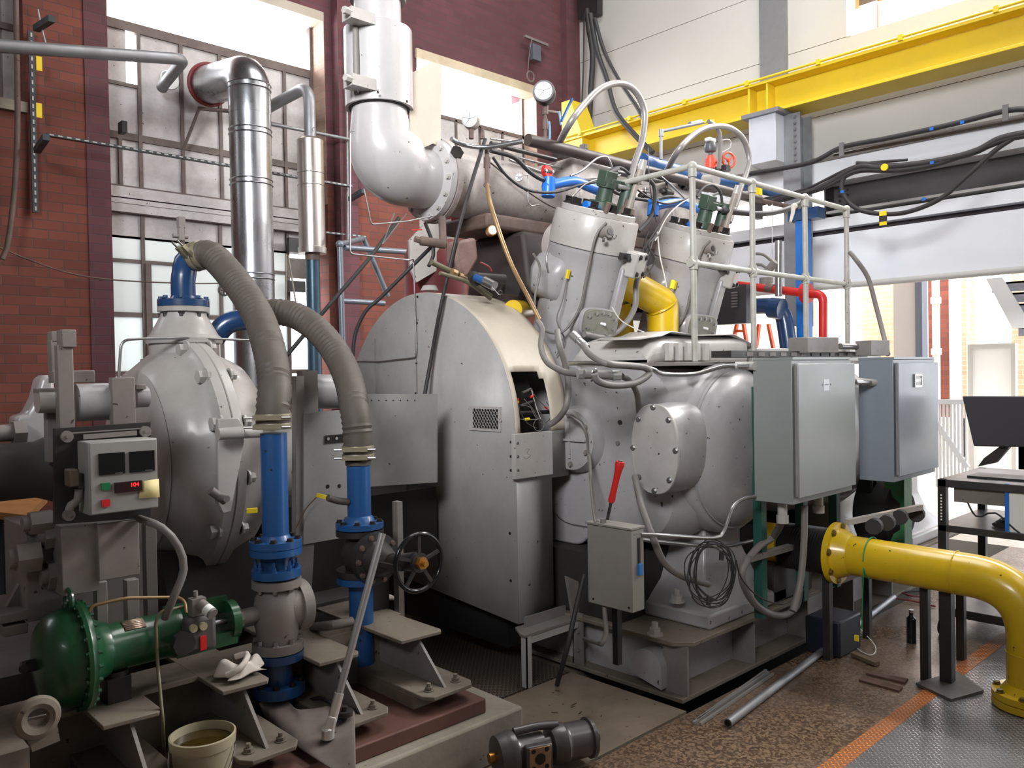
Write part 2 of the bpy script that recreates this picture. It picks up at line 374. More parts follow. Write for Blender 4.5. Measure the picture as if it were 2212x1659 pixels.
S(MB().box((4.42, WY-.12, 0), (4.62, WY, 9)), 'wall_left', BRU)      # shallow pilaster
S(MB().box((7.8, WY-.1, 0), (8.05, WY, 9)), 'wall_left', BRU)
S(MB().box((W1a, WY+.0, 5.11), (W1b, WY+.45, 5.2)), 'trim_3', CREAM)
S(MB().box((W2a-.02, WY-.03, 5.03), (W2b+.02, WY+.2, 5.13)), 'trim_4', paint('lintel', (208, 192, 164), .6, (120, 108, 96), .4, 4))
# window 1
WP = WY+.25
m = MB()
for z0, z1, t in ((4.60, 4.68, .05), (3.66, 3.72, .04), (3.12, 3.26, .08), (3.02, 3.12, .12), (2.60, 2.63, .03), (2.13, 2.17, .03), (1.62, 1.66, .03), (1.1, 1.16, .05)):
    m.box((W1a, WP-t/2, z0), (W1b, WP+t/2, z1))
for x, z0, z1 in ((2.63, 3.26, 4.6), (3.0, 3.26, 4.6), (3.36, 3.26, 4.6), (3.72, 3.26, 4.6), (4.02, 3.26, 4.6), (2.46, 3.26, 3.66), (2.63, 1.1, 3.02), (2.98, 1.1, 3.02), (3.33, 1.1, 3.02), (3.68, 1.1, 3.02), (4.02, 1.1, 3.02)):
    m.box((x-.015, WP-.025, z0), (x+.015, WP+.025, z1))
m.box((W1a, WP-.03, 1.1), (W1a+.035, WP+.03, 5.11)).box((W1b-.035, WP-.03, 1.1), (W1b, WP+.03, 5.11)).box((W1a, WP-.02, 4.12), (2.63, WP+.02, 4.15)).box((3.72, WP-.02, 4.05), (4.02, WP+.02, 4.08))
m.box((2.64, WP-.04, 2.60), (2.69, WP+.02, 1.12)).box((3.62, WP-.04, 1.12), (3.67, WP+.02, 2.6))
wf = S(m, 'window_1', STEELW)
for z_, h_ in ((3.19, .10), (3.06, .07), (3.125, .05)): MB().box((W1a, WP-.07, z_-h_/2), (W1b, WP-.03, z_+h_/2)).build('transom', PANEO, wf)
def panes(par, rects, mat, name='pane', y=WP):
    for a, b, c, d in rects: MB().box((a-.008, y-.004, b-.01), (c+.008, y+.004, d+.01)).build(name, mat, par)
panes(wf, [(2.335, 3.72, 2.615, 4.12), (2.335, 4.15, 2.52, 4.6), (2.645, 3.72, 2.985, 4.6), (3.015, 3.72, 3.345, 4.6), (3.375, 3.72, 3.705, 4.6), (3.735, 3.72, 4.005, 4.05), (3.735, 4.08, 4.005, 4.6), (4.035, 3.72, 4.305, 4.6),
           (2.335, 3.26, 2.445, 3.66), (2.475, 3.26, 2.615, 3.66), (2.645, 3.26, 2.985, 3.66), (3.015, 3.26, 3.345, 3.66), (3.375, 3.26, 3.705, 3.66), (3.735, 3.26, 4.005, 3.66), (4.035, 3.26, 4.305, 3.66)], PANEO)
for a, b in ((2.335, 2.615), (2.645, 2.965), (2.995, 3.315), (3.345, 3.665), (3.695, 4.005), (4.035, 4.305)):
    panes(wf, [(a, 2.82, b, 3.02)], PANEO)
    if a < 4.0: panes(wf, [(a, 2.63, b, 2.82), (a, 2.17, b, 2.60)], FROST, 'frosted_pane'); panes(wf, [(a, 1.66, b, 2.13), (a, 1.16, b, 1.62)], FROSTL, 'frosted_pane')
S(MB().box((W1a, WY+.02, 0), (W1b, WY+.45, 1.1)), 'wall_left', BR)
BRJ = brick('brick_jamb_lit', (190, 160, 142), (176, 146, 130), (170, 150, 138))  # window light on the reveals put into a paler brick colour
S(MB().box((W1b-.004, WY+.002, 3.3), (W1b, WY+.44, 5.11)), 'lit_jamb_1', BRJ); S(MB().box((W2b-.004, WY+.002, 3.3), (W2b, WY+.44, 5.03)), 'lit_jamb_2', BRJ)
# window 2
m = MB()
for z in (4.56, 4.0, 3.5, 3.22): m.box((W2a, WP-.02, z-.02), (W2b, WP+.02, z+.02))
for i in range(6): x = W2a+(W2b-W2a)*i/5; m.box((x-.015, WP-.02, 3.2), (x+.015, WP+.02, 4.56))
m.box((W2a, WP-.02, 3.2), (W2a+.03, WP+.02, 5.05)).box((W2b-.03, WP-.02, 3.2), (W2b, WP+.02, 5.05))
wf2 = S(m, 'window_2', STEELW)
for i in range(5):
    a, b = W2a+(W2b-W2a)*i/5+.016, W2a+(W2b-W2a)*(i+1)/5-.016
    panes(wf2, [(a, 4.02, b, 4.54), (a, 3.52, b, 3.98), (a, 3.24, b, 3.48)], PANEO)
# window at far left edge: grey boarded light above a concrete sill
m = MB().box((-1, WP-.03, 3.72), (1.69, WP, 5.6)); w0 = S(m, 'window_3', PANEO)
MB().box((1.55, WP-.06, 3.72), (1.575, WP-.03, 5.6)).box((1.3, WP-.06, 4.35), (1.69, WP-.03, 4.4)).build('window_frame', STEELW, w0)
S(MB().box((-1, WY-.04, 3.66), (1.70, WY+.3, 3.74)), 'trim_5', CONC)
# right wall, X = 8.05
RX = 8.05
m = MB()
seam = [9, 8.0, 7.05, 6.3, 5.575, 4.845, 4.13, 3.70]
for i in range(len(seam)-1):
    z1, z0 = seam[i], seam[i+1]
    if z0 >= 4.84 and z0 < 6.2:
        m.box((RX, 3.60, z0+.006), (RX+.2, 7.3, z1))
    else: m.box((RX, -4, z0+.006), (RX+.2, 7.3, z1))
m.box((RX+.03, -4, 6.3), (RX+.2, 7.3, 6.31)); S(m, 'wall_right', PANEL)
S(MB().box((RX+.02, 3.6, 3.7), (RX+.1, 7.3, 9)).box((RX+.02, -4, 3.7), (RX+.1, 3.6, 4.85)), 'wall_right', flat('seam_shadow', (86, 82, 78), .8))
S(MB().box((RX-.01, 3.56, 4.845), (RX+.1, 3.60, 7)), 'trim_6', WHT)
# room behind the upper window
S(MB().box((RX+.2, -4, 4.7), (12, 5.6, 4.8)), 'floor', PANEL)
S(MB().box((12, -4, 4.8), (12.1, 5.6, 7.6)), 'wall_far', paint('office_orange', (168, 96, 60), .6, (120, 70, 50), .2, 2))
S(MB().box((RX+.2, 5.5, 4.8), (12, 5.6, 7.6)), 'wall_end', paint('office_tan', (206, 190, 140), .6, (160, 150, 110), .2, 2))
S(MB().box((RX+.2, -4, 7.5), (12.1, 5.6, 7.6)), 'ceiling', paint('office_ceiling', (70, 66, 64), .6, (40, 40, 40), .3, 2))
one(MB().box((9.4, 2.2, 6.45), (11.4, 3.1, 6.5)), 'ceiling_panel', WHT, 'white suspended ceiling panel seen through the upper window', 'ceiling panel')
one(MB().box((8.7, 1.5, 5.9), (9.8, 2.3, 5.95)), 'ceiling_panel', CREAM, 'tan ceiling panel seen through the upper window', 'ceiling panel')
area((10, 2.5, 6.7), (10, 2.5, 0), 2.2, 2.2, 12, (1, .95, .85))
ex = one(MB().box((10.6, 2.95, 5.85), (10.65, 3.3, 6.0)), 'exit_sign', flat('exit_green', (90, 205, 170), .5), 'small green sign hanging inside the upper window', 'sign')
one(MB().box((11.93, 4.9, 4.8), (11.98, 5.15, 6.9)), 'picture_frame', BLK, 'dark framed opening on the tan wall inside the upper window', 'frame')
# yellow crane runway beam with bracket column
BX = 7.5
t = thing('crane_beam', 'long yellow steel crane runway beam along the right wall', 'beam', (BX, 1.5, 4.1))
m = MB().box((BX, -4, 4.12), (BX+.34, 6.95, 4.15)).box((BX+.16, -4, 4.15), (BX+.18, 6.95, 4.42)).box((BX, -4, 4.42), (BX+.34, 6.95, 4.45))
m.box((BX+.01, 4.36, 4.15), (BX+.33, 4.38, 4.42)).box((BX+.01, 4.16, 4.15), (BX+.33, 4.18, 4.42)).box((BX+.01, 0, 4.15), (BX+.33, .02, 4.42)); m.build('beam_web', BEAMY, t, bev=.004)
MB().tube([(BX-.01, -4, 4.47), (BX-.01, 6.9, 4.47)], .012, smooth=False).build('rail_strip', BEAMY, t)
for k in range(14): MB().box((BX-.03, 6.6-k*.75, 4.44), (BX+.03, 6.64-k*.75, 4.49)).build('rail_clip', BEAMY, t)
one(MB().prism([(BX+.02, 6.95, 4.10), (BX+.02, 6.95, 4.92), (BX+.02, 6.8, 4.92), (BX+.02, 6.62, 4.45), (BX+.02, 6.62, 4.10)], (.3, 0, 0)), 'beam_end_stop', BEAMY, 'yellow triangular end stop at the corner end of the crane beam', 'beam stop')
t = thing('bracket_column', 'galvanised column and bracket box carrying the yellow beam', 'column', (7.6, 4.15, 3.0))
MB().box((7.42, 4.03, 3.62), (7.8, 4.32, 4.08)).build('bracket_box', paint('box_pale', (196, 198, 206), .4, (160, 160, 168), .2, 3), t, bev=.003)
MB().box((7.38, 3.98, 4.08), (7.84, 4.38, 4.12)).build('bearing_plate', GALVD, t)
m = MB().box((7.58, 3.86, 2.0), (7.6, 4.04, 4.08)).box((7.6, 3.94, 2.0), (7.8, 3.96, 4.08)).box((7.8, 3.86, 2.0), (7.82, 4.04, 4.08)); m.build('column_web', GALVD, t)
bolts(t, [(7.575, 3.91, 3.62+.06*k) for k in range(8)], (-1, 0, 0), .012, .012, STEEL)
one(MB().box((7.98, 4.22, 4.45), (8.05, 4.51, 9)), 'wall_column', GALVD, 'galvanised flat column rising above the yellow beam', 'column')
# girders under the right wall
S(MB().box((RX-.06, -4, 3.66), (RX, 7.2, 3.705)), 'trim_7', GREYD)
S(MB().box((RX-.03, -4, 3.44), (RX+.3, 7.2, 3.66)), 'wall_right', paint('ledge_white', (226, 228, 232), .5, (200, 200, 206), .2, 1))
t = thing('header_girder', 'grey steel girder, web coloured dark for shade, with pale flange across the opening', 'girder', (RX+.2, 1.5, 3.1))
MB().box((RX+.2, -4, 3.1), (RX+.24, 3.86, 3.44)).build('girder_web', paint('girder_shaded', (78, 76, 76), .5, (50, 48, 48), .3, 3), t)  # shade on the grey web put into its dark colour
MB().box((RX+.02, -4, 3.14), (RX+.22, 3.86, 3.165)).build('lower_flange', PANEL, t)
MB().box((RX+.02, 3.84, 3.1), (RX+.22, 3.86, 3.44)).build('end_plate', BLK, t)
bolts(t, [(RX+.02, 3.7, 3.2+.05*k) for k in range(4)]+[(RX+.02, 3.62, 3.2+.05*k) for k in range(4)], (-1, 0, 0), .01, .01, CAP)
S(MB().box((RX, -4, 2.985), (RX+.25, 7.2, 3.10)), 'wall_right', MT['ledge_white'])
S(MB().box((RX+.12, -4, 2.92), (RX+.3, 7.2, 2.985)), 'trim_8', flat('joint_dark', (52, 46, 50), .7))
S(MB().box((RX-.02, -4, 2.40), (RX+.3, 7.2, 2.92)), 'wall_right', paint('glossy_header', (228, 230, 236), .16, (206, 208, 216), .25, .8, wet=.5))
S(MB().cyl((RX-.02, -4, 2.40), (RX-.02, 7.2, 2.40), .03, n=12), 'trim_9', PANEL)
S(MB().box((RX, 6.3, 0), (RX+.3, 7.3, 2.4)), 'wall_right', PANEL)
# rest of the shell, behind and above the camera
DUL = paint('shell_grey', (110, 106, 102), .8, (80, 76, 72), .3, 1)
S(MB().box((-3.2, -4.2, 0), (-3, 7.6, 9)), 'wall_near', DUL); S(MB().box((-3, -4.2, 0), (8.25, -4, 9)), 'wall_back', DUL)
S(MB().box((-3.2, -4.2, 9), (8.3, 7.7, 9.2)), 'ceiling', DUL)
# next bay seen under the header
FX = 14.0
def fy(px): return PX(px, 700, FX).y
S(MB().box((8.3, 7.35, 0), (FX, 7.5, 7)), 'wall_bay_left', PANEL)
S(MB().box((8.3, -6, 7), (FX+.5, 9.8, 7.2)), 'ceiling', PANEL)
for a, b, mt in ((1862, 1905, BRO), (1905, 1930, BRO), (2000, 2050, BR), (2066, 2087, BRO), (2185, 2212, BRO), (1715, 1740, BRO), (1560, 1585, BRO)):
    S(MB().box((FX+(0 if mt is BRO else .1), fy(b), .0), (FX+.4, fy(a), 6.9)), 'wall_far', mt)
S(MB().box((FX, -6, 0), (FX+.35, 9.6, .75)), 'wall_far', PANEL)
S(MB().box((FX-.02, 4.2, 3.9), (FX+.4, 9.6, 6.9)), 'wall_far', PANEL)
t = thing('grey_locker', 'tall grey panel standing behind the second cabinet', 'panel', (FX-1, fy(1950), 0)); a, b = PX(1930, 700, FX-1).y, PX(1978, 700, FX-1).y
MB().box((FX-1, b, 0), (FX-.7, a, 3.0)).build('panel_body', paint('locker', (150, 144, 142), .5, (130, 124, 120), .2, 1), t); MB().box((FX-1.02, PX(1993, 700, FX-1).y, 0), (FX-.8, b, 3.0)).build('dark_edge', flat('slate', (72, 78, 90), .5), t)
one(MB().box((FX-.6, PX(2067, 700, FX-.6).y, 0), (FX-.4, PX(2050, 700, FX-.6).y, 3.2)), 'white_post', WHT, 'white square post before the dark brick far away', 'post')
t = thing('drain_pipe', 'white vertical drain pipe before the far brick wall', 'pipe', (FX-.3, PX(2022, 700, FX-.3).y, 0)); yy = PX(2022, 700, FX-.3).y
MB().cyl((FX-.3, yy, 0), (FX-.3, yy, 3.4), .055).build('pipe_run', WHT, t)
for z in (1.75, 2.55): MB().cyl((FX-.3, yy, z), (FX-.3, yy, z+.1), .075).build('pipe_collar', WHT, t)
a, b = PX(2090, 755, 12).y, PX(2193, 755, 12).y
t = thing('door_frame', 'white framed doorway at the far end of the bay', 'door', (12, (a+b)/2, 0))
MB().box((12, b, 0), (12.1, b+.05, 1.8)).box((12, a-.05, 0), (12.1, a, 1.8)).box((12, b, 1.8), (12.1, a, 1.86)).build('jamb', PANEL, t); MB().box((12.04, b+.05, 0), (12.08, a-.05, 1.8)).build('door_leaf', WHT, t)
# stair soffit top right
t = thing('steel_stair', 'grey steel stair seen from below at the right edge', 'stair', (9.5, 1.5, 0))
p0 = PX(2138, 612, 9.5); p1 = PX(2195, 705, 9.5)
SG = paint('stair_grey', (150, 150, 160), .5, (120, 120, 130), .2, 2)
for k in range(5):
    f = k/4; y = p0.y+(p1.y-p0.y)*f; z = p0.z+(p1.z-p0.z)*f
    MB().box((9.5, y-1.6, z-.02), (9.5+1.0, y, z)).box((9.5, y-1.6, z-.10), (9.52, y-.02, z)).build('tread', SG, t)
MB().prism([(9.48, p0.y+.03, p0.z+.05), (9.48, p0.y-.12, p0.z+.05), (9.48, p1.y-.15, p1.z-.02), (9.48, p1.y+.03, p1.z-.02)], (.03, 0, 0)).build('stringer', WHT, t)
MB().box((9.5, p1.y-1.5, p1.z-.03), (10.6, p1.y-.05, p1.z-.01)).build('landing', SG, t)
MB().box((10.4, p0.y-1.6, 0), (10.5, p0.y-1.5, p0.z-.02)).build('support_post', SG, t)
# white guard railing beyond the bench
t = thing('stair_guard', 'white railing with sloping handrail beyond the workbench', 'railing', (8.9, 3.2, 0))
Xr = 8.9; a = PX(2018, 905, Xr); b = PX(2090, 1010, Xr)
MB().bar(a, b, .04, .05).build('handrail', WHT, t); MB().bar(PX(2018, 868, Xr), PX(2130, 868, Xr), .05, .05).build('handrail', WHT, t)
for k in range(9):
    x = 2022+k*8; top = PX(x, 868, Xr); MB().cyl((top.x, top.y, .35), top, .012, n=6).build('baluster', WHT, t)
# ================================================================ left machine: drum, skid, pipes
AY, AZ = 3.86, 1.22
t = thing('drum_brake', 'big round grey cast drum with bolted ring and conical neck on top', 'machine', (1.5, AY, .55))
prof = [(1.285, .10), (1.29, .33), (1.30, .395), (1.31, .418), (1.314, .410), (1.318, .420), (1.36, .455), (1.41, .495), (1.455, .51), (1.475, .53), (1.485, .558), (1.528, .560), (1.532, .552), (1.536, .560), (1.575, .558), (1.59, .525), (1.65, .495), (1.74, .455), (1.80, .38), (1.86, .31), (1.98, .28), (2.0, .16), (2.3, .16)]
MB().lathe((0, AY, AZ), (1, 0, 0), prof, 64).build('drum_casing', GREYL, t)
bolts(t, [p for p in circ((1.49, AY, AZ), (1, 0, 0), .53, 14, .1)], (-1, 0, 0), .031, .042, GREYL, 'casing_bolt')
bolts(t, [p for p in circ((1.585, AY, AZ), (1, 0, 0), .54, 14, .1)], (1, 0, 0), .024, .03, GREYL, 'casing_bolt')
MB().lathe((1.545, AY, 1.52), (0, 0, 1), [(0, .22), (.08, .175), (.12, .155), (.235, .155), (.237, .168), (.26, .172), (.275, .155), (.28, .15), (.365, .104), (.40, .1)], 40).build('neck', GREYL, t)
MB().lathe((1.545, AY, 1.905), (0, 0, 1), [(0, .115), (.022, .115), (.025, .11)], 36).build('neck_flange', GREYL, t)
bolts(t, circ((1.545, AY, 1.9), (0, 0, 1), .1, 8, .3), (0, 0, -1), .011, .02, BLK)
P = (1.545, AY)
t = thing('blue_elbow', 'dark blue flanged pipe elbow on top of the drum neck', 'pipe', (P[0], P[1], 1.93))
MB().lathe((*P, 1.93), (0, 0, 1), [(0, .115), (.03, .115), (.034, .108), (.035, .062), (.05, .056)], 36).build('flange', NAVY, t)
bolts(t, circ((*P, 1.964), (0, 0, 1), .1, 8, .3), (0, 0, 1), .011, .014, NAVY)
ep = yl(AY, (400, 650), (398, 600), (403, 560), (425, 536), (450, 540, 3.75))
ep[0] = V3((*P, 1.96)); ep[1] = V3((*P, 2.05)); ep[2] = V3((P[0]-.005, AY, 2.13+.08)); ep[2] = PY(398, 590, AY); ep[3] = PY(402, 567, AY-.01); ep[4] = PY(420, 552, AY-.04)
MB().tube(ep, .055, 24).build('elbow', NAVY, t)
# ribbed hoses
def band(par, c, ax, r, name='clamp_band'):
    u, v, a = frame(ax); c = V3(c)
    m = MB(); m.lathe(c-a*.012, a, [(0, r), (0, r+.006), (.006, r+.008), (.018, r+.008), (.024, r+.006), (.024, r)], 28)
    o = m.build(name, paint('clamp_khaki', (142, 134, 112), .4, (90, 80, 64), .5, 9, metal=.3), par)
    for s in (-1, 1):
        d = (cr_ - a*cr_.dot(a)).normalized(); f = (-cv - a*(-cv).dot(a)).normalized()
        p = c+f*(r+.012)
        MB().bar(p-d*.055, p+d*.055, .018, .018).build('clamp_lug', MT['clamp_khaki'], par) if s > 0 else MB().cyl(p-d*.09, p+d*.09, .005, n=8).build('clamp_screw', STEEL, par)
RIB = (.026, .0048)
P1 = PY(592, 1000, 2.98); X1, Y1 = P1.x, P1.y
h1 = [PY(414, 557, 3.83), PY(436, 550, 3.78), PY(464, 557, 3.7), PY(517, 618, 3.5), PY(558, 684, 3.3), PY(583, 762, 3.12), PY(593, 830, 3.02), V3((X1, Y1, PY(592, 885, Y1).z)), V3((X1, Y1, PY(592, 925, Y1).z))]
t = thing('ribbed_hose', 'thick ribbed grey-brown hose arching down to the left blue pipe', 'hose', h1[-1], 'ribbed cooling hoses')
MB().tube(h1, .062, 28, rib=RIB).build('hose_wall', HOSE, t)
band(t, h1[0]*.6+h1[1]*.4, h1[1]-h1[0], .062); band(t, h1[0]*.1+h1[1]*.9, h1[1]-h1[0], .062)
for yy in (900, 920): band(t, V3((X1, Y1, PY(592, yy, Y1).z)), (0, 0, 1), .063)
q = ep[3]+V3((-.02, 0, .1)); one(MB().cyl(q, q+V3((0, 0, .06)), .016, n=12).cyl(q+V3((-.04, 0, .02)), q+V3((.03, 0, .02)), .01, n=10).box(q+V3((-.015, -.015, .06)), q+V3((.015, .015, .11))), 'vent_cock', GREYD, 'small vent cock standing above the top hose clamp', 'valve')
P2 = PY(774, 1000, 3.1); X2, Y2 = P2.x, P2.y
s2 = PY(590, 690, 3.75)
h2 = [PY(572, 676, 3.8), PY(600, 674, 3.76), PY(639, 682, 3.68), PY(682, 710, 3.56), PY(723, 758, 3.42), PY(752, 818, 3.25), PY(766, 884, 3.13), V3((X2, Y2, PY(772, 940, Y2).z)), V3((X2, Y2, PY(774, 990, Y2).z))]
t = thing('ribbed_hose', 'thick ribbed grey-brown hose arching down to the right blue pipe', 'hose', h2[-1], 'ribbed cooling hoses')
MB().tube(h2, .062, 28, rib=RIB).build('hose_wall', HOSE, t)
for yy in (968, 986): band(t, V3((X2, Y2, PY(774, yy, Y2).z)), (0, 0, 1), .063)
band(t, h2[0]+(h2[1]-h2[0])*.15, h2[1]-h2[0], .063)
one(MB().tube([PY(462, 730, 3.9), PY(490, 700, 3.87), PY(530, 690, 3.84), PY(580, 690, 3.8)], .052, 24), 'blue_branch_pipe', NAVY, 'dark blue pipe rising from behind the drum neck into the second hose', 'pipe')
# blue stand pipe 1, check valve and grey globe valve
def zz(px, py, Y): return PY(px, py, Y).z
def flange(m, x, y, z0, z1, r): return m.lathe((x, y, z0), (0, 0, 1), [(0, r), (z1-z0, r)], 40)
t = thing('blue_riser', 'blue riser pipe with wide bolted flange under the left hose', 'pipe', (X1, Y1, zz(590, 1180, Y1)))
za, zb = zz(590, 1172, Y1), zz(590, 935, Y1)
MB().cyl((X1, Y1, za), (X1, Y1, zb), .051, n=32).lathe((X1, Y1, za), (0, 0, 1), [(0, .066), (.015, .06), (.03, .051)], 32).build('pipe_run', BLUE, t)
f1 = zz(590, 1166, Y1); f2 = f1-.028; f3 = f2-.028
flange(MB(), X1, Y1, f2, f1, .1).build('flange', BLUE, t); bolts(t, circ((X1, Y1, f1), (0, 0, 1), .083, 8, .2), (0, 0, 1), .011, .012, CAP)
t = thing('blue_check_valve', 'short blue valve body between two flanges under the left riser', 'valve', (X1, Y1, f3-.13))
flange(MB(), X1, Y1, f3, f2-.002, .1).build('upper_flange', BLUE, t); MB().lathe((X1, Y1, f3-.10), (0, 0, 1), [(0, .072), (.02, .06), (.05, .056), (.08, .06), (.10, .074)], 32).build('valve_body', NAVY, t)
g1 = zz(590, 1245, Y1); flange(MB(), X1, Y1, g1, g1+.03, .095).build('lower_flange', BLUE, t)
bolts(t, circ((X1, Y1, g1+.03), (0, 0, 1), .078, 8, .2), (0, 0, 1), .009, .018, BLUE, shank=.02)
t = thing('globe_valve', 'grey cast globe valve body driven by the green actuator', 'valve', (X1, Y1, .46))
vz = zz(602, 1315, Y1)
MB().lathe((X1, Y1, g1-.04), (0, 0, 1), [(0, .095), (.03, .095)], 40).build('upper_flange', GREYD, t)
b0 = zz(590, 1405, Y1); MB().lathe((X1, Y1, b0), (0, 0, 1), [(0, .098), (.035, .098)], 40).build('lower_flange', GREYD, t)
MB().lathe((X1, Y1, b0), (0, 0, 1), [(.03, .075), (.05, .078), (vz-b0-.05, .088), (vz-b0, .092), (vz-b0+.05, .085), (g1-.04-b0-.01, .066), (g1-.04-b0, .07)], 36).lathe((X1+.03, Y1, vz), (1, 0, 0), [(0, .088), (.04, .09), (.042, .1), (.085, .1)], 36).build('valve_body', GREYD, t)
MB().cyl((X1-.17, Y1, vz), (X1-.07, Y1, vz), .03, n=20).cyl((X1-.19, Y1, vz), (X1-.15, Y1, vz), .038, n=8).build('bonnet', GREYD, t)
bolts(t, circ((X1, Y1, b0+.035), (0, 0, 1), .082, 8, .2), (0, 0, 1), .011, .018, STEEL); bolts(t, circ((X1, Y1, g1-.04), (0, 0, 1), .08, 8, .2), (0, 0, -1), .009, .015, STEEL)
t = thing('blue_flange_pipe', 'blue flanged pipe going down through the skid below the globe valve', 'pipe', (X1, Y1, .13))
flange(MB(), X1, Y1, b0-.035, b0-.004, .1).cyl((X1, Y1, .13), (X1, Y1, b0-.03), .055, n=28).build('upper_pipe', NAVY, t)
flange(MB(), X1, Y1, b0-.17, b0-.13, .1).build('lower_flange', BLUE, t); bolts(t, circ((X1, Y1, b0-.13), (0, 0, 1), .083, 8, .2), (0, 0, 1), .011, .012, CAP)
# riser 2 with black gate valve and handwheel
t = thing('blue_riser', 'blue riser pipe under the right hose with a black joint flange', 'pipe', (X2, Y2, zz(774, 1150, Y2)))
za, zb = zz(774, 1128, Y2), zz(774, 1004, Y2)
MB().cyl((X2, Y2, za), (X2, Y2, zb), .052, n=32).lathe((X2, Y2, za), (0, 0, 1), [(0, .07), (.02, .062), (.03, .052)], 32).build('pipe_run', BLUE, t)
MB().cyl((X2, Y2, zb), (X2, Y2, zb+.02), .057, n=32).build('rubber_cuff', HOSE, t)
flange(MB(), X2, Y2, za-.025, za, .105).build('flange', BLUE, t); bolts(t, circ((X2, Y2, za), (0, 0, 1), .088, 8, .1), (0, 0, 1), .011, .012, CAP)
t = thing('gate_valve', 'black cast gate valve with large black handwheel and brass nut', 'valve', (X2, Y2, .5))
vz2 = zz(790, 1195, Y2); lz = zz(770, 1243, Y2)
flange(MB(), X2, Y2, za-.055, za-.03, .105).build('upper_flange', BLK, t); flange(MB(), X2, Y2, lz, lz+.028, .105).build('lower_flange', BLK, t)
MB().lathe((X2, Y2, lz), (0, 0, 1), [(0, .06), (.06, .07), (vz2-lz, .085), (za-.05-lz-.04, .07), (za-.05-lz, .06)], 28).lathe((X2, Y2, vz2), (0, -1, 0), [(0, .09), (.09, .085), (.10, .11), (.135, .11), (.14, .08), (.20, .055), (.24, .04)], 32, ).build('valve_body', BLK, t)
bolts(t, circ((X2, Y2-.135, vz2), (0, -1, 0), .097, 10), (0, -1, 0), .01, .012, RUSTY)
MB().bar((X2-.05, Y2-.2, vz2), (X2-.03, Y2-.36, vz2), .016, .02).bar((X2+.05, Y2-.2, vz2), (X2+.03, Y2-.36, vz2), .016, .02).build('yoke', BLK, t)
WH = PX(905, 1215, X2); MB().cyl((X2, Y2-.22, vz2), (X2, WH.y+.02, WH.z), .028, .04, n=20).build('stem_sleeve', BLK, t)
wc = V3((X2, WH.y, WH.z)); m = MB().torus(wc, (0, 1, 0), .115, .010, 48, 10)
hw = m.build('handwheel', flat('gloss_black', (20, 22, 26), .18), t)
m = MB().cyl(wc+V3((0, .01, 0)), wc-V3((0, .01, 0)), .04, n=24)
for k in range(5): a = .3+2*PI*k/5; m.bar(wc, wc+V3((math.cos(a)*.11, 0, math.sin(a)*.11)), .014, .01, up=(0, 1, 0))
m.build('wheel_spokes', BLK, hw); MB().cyl(wc-V3((0, .01, 0)), wc-V3((0, .03, 0)), .026, n=6).cyl(wc-V3((0, .03, 0)), wc-V3((0, .05, 0)), .012, n=12).build('brass_nut', BRASS, hw)
t = thing('blue_down_pipe', 'blue pipe running down to the floor below the black gate valve', 'pipe', (X2, Y2, .13))
flange(MB(), X2, Y2, lz-.03, lz-.002, .105).cyl((X2, Y2, .13), (X2, Y2, lz-.02), .053, n=32).build('pipe_run', BLUE, t)
one(MB().box((X2+.08, Y2+.1, .13), (X2+.22, Y2+.2, .68)), 'black_post', BLK, 'black upright post behind the black gate valve', 'post')
one(MB().box((X2+.24, Y2+.05, .25), (X2+.27, Y2+.09, 1.0)), 'angle_upright', GREYD, 'thin grey upright bar behind the black handwheel', 'bar')
# skid: I-beams with tapered ends and bolted feet, deck strips
BE = [(223, 1570, 350, 1531), (477, 1492, 587, 1467), (691, 1433, 776, 1407), (880, 1390, 942, 1355)]
FT = [None, (510, 1655, 638, 1622), (760, 1572, 846, 1550), (930, 1525, 1010, 1480)]
ends = []
for i, (a, b, c, d) in enumerate(BE):
    p, q = PZ(a, b, .5), PZ(c, d, .5); ends.append((p.x, q.x))
    nm = ['at the far left under the green actuator', 'carrying the dirty white rag', 'behind the long steel wrench bar', 'nearest the flywheel guard'][i]
    t = thing('skid_beam', 'dusty grey steel skid beam with tapered end, '+nm, 'beam', ((p.x+q.x)/2, 2.9, .15), 'skid cross beams')
    xa, xb = p.x, q.x; xm = (xa+xb)/2; ye = (p.y+q.y)/2
    MB().hexa([(xa, ye-.0), (xb-.015, ye-.012), (xb, ye+.01), (xb, 3.45), (xa, 3.45)], .485, .5).build('top_flange', DUSTY, t, bev=.003)
    MB().prism([(xm-.006, ye+.03, .485), (xm-.006, ye-.15, .32), (xm-.006, 3.45, .32), (xm-.006, 3.45, .485)], (.012, 0, 0)).build('web', GREYD, t)
    w_ = .5*(xb-xa)+.02
    MB().hexa([(xm-w_, ye-.16), (xm-w_+.03, ye-.20), (xm+w_-.03, ye-.20), (xm+w_, ye-.16), (xm+w_, 3.3), (xm-w_, 3.3)], .304, .32).box((xm-w_, ye-.1, .25), (xm+w_*.2, 3.3, .305)).build('foot_plate', DUSTY, t, bev=.003)
    bolts(t, [(xm-w_*.55, ye-.13, .32), (xm+w_*.55, ye-.13, .32)], (0, 0, 1), .016, .016, DUSTY, shank=.015)
m = MB().box((.2, 2.985, .484), (ends[2][1], 3.2, .499)).box((ends[2][1], 3.08, .484), (ends[3][1]+.02, 3.2, .499)).box((.2, 3.07, .25), (ends[3][1], 3.09, .484))
one(m, 'skid_rail', DUSTY, 'dusty longitudinal skid rail across the cross beams', 'rail')
one(MB().box((.0, 3.5, .25), (2.3, 4.6, .50)), 'machine_skid', paint('base_dark', (78, 72, 68), .7, (48, 42, 38), .5, 3), 'dark grey skid base under the round drum', 'base')
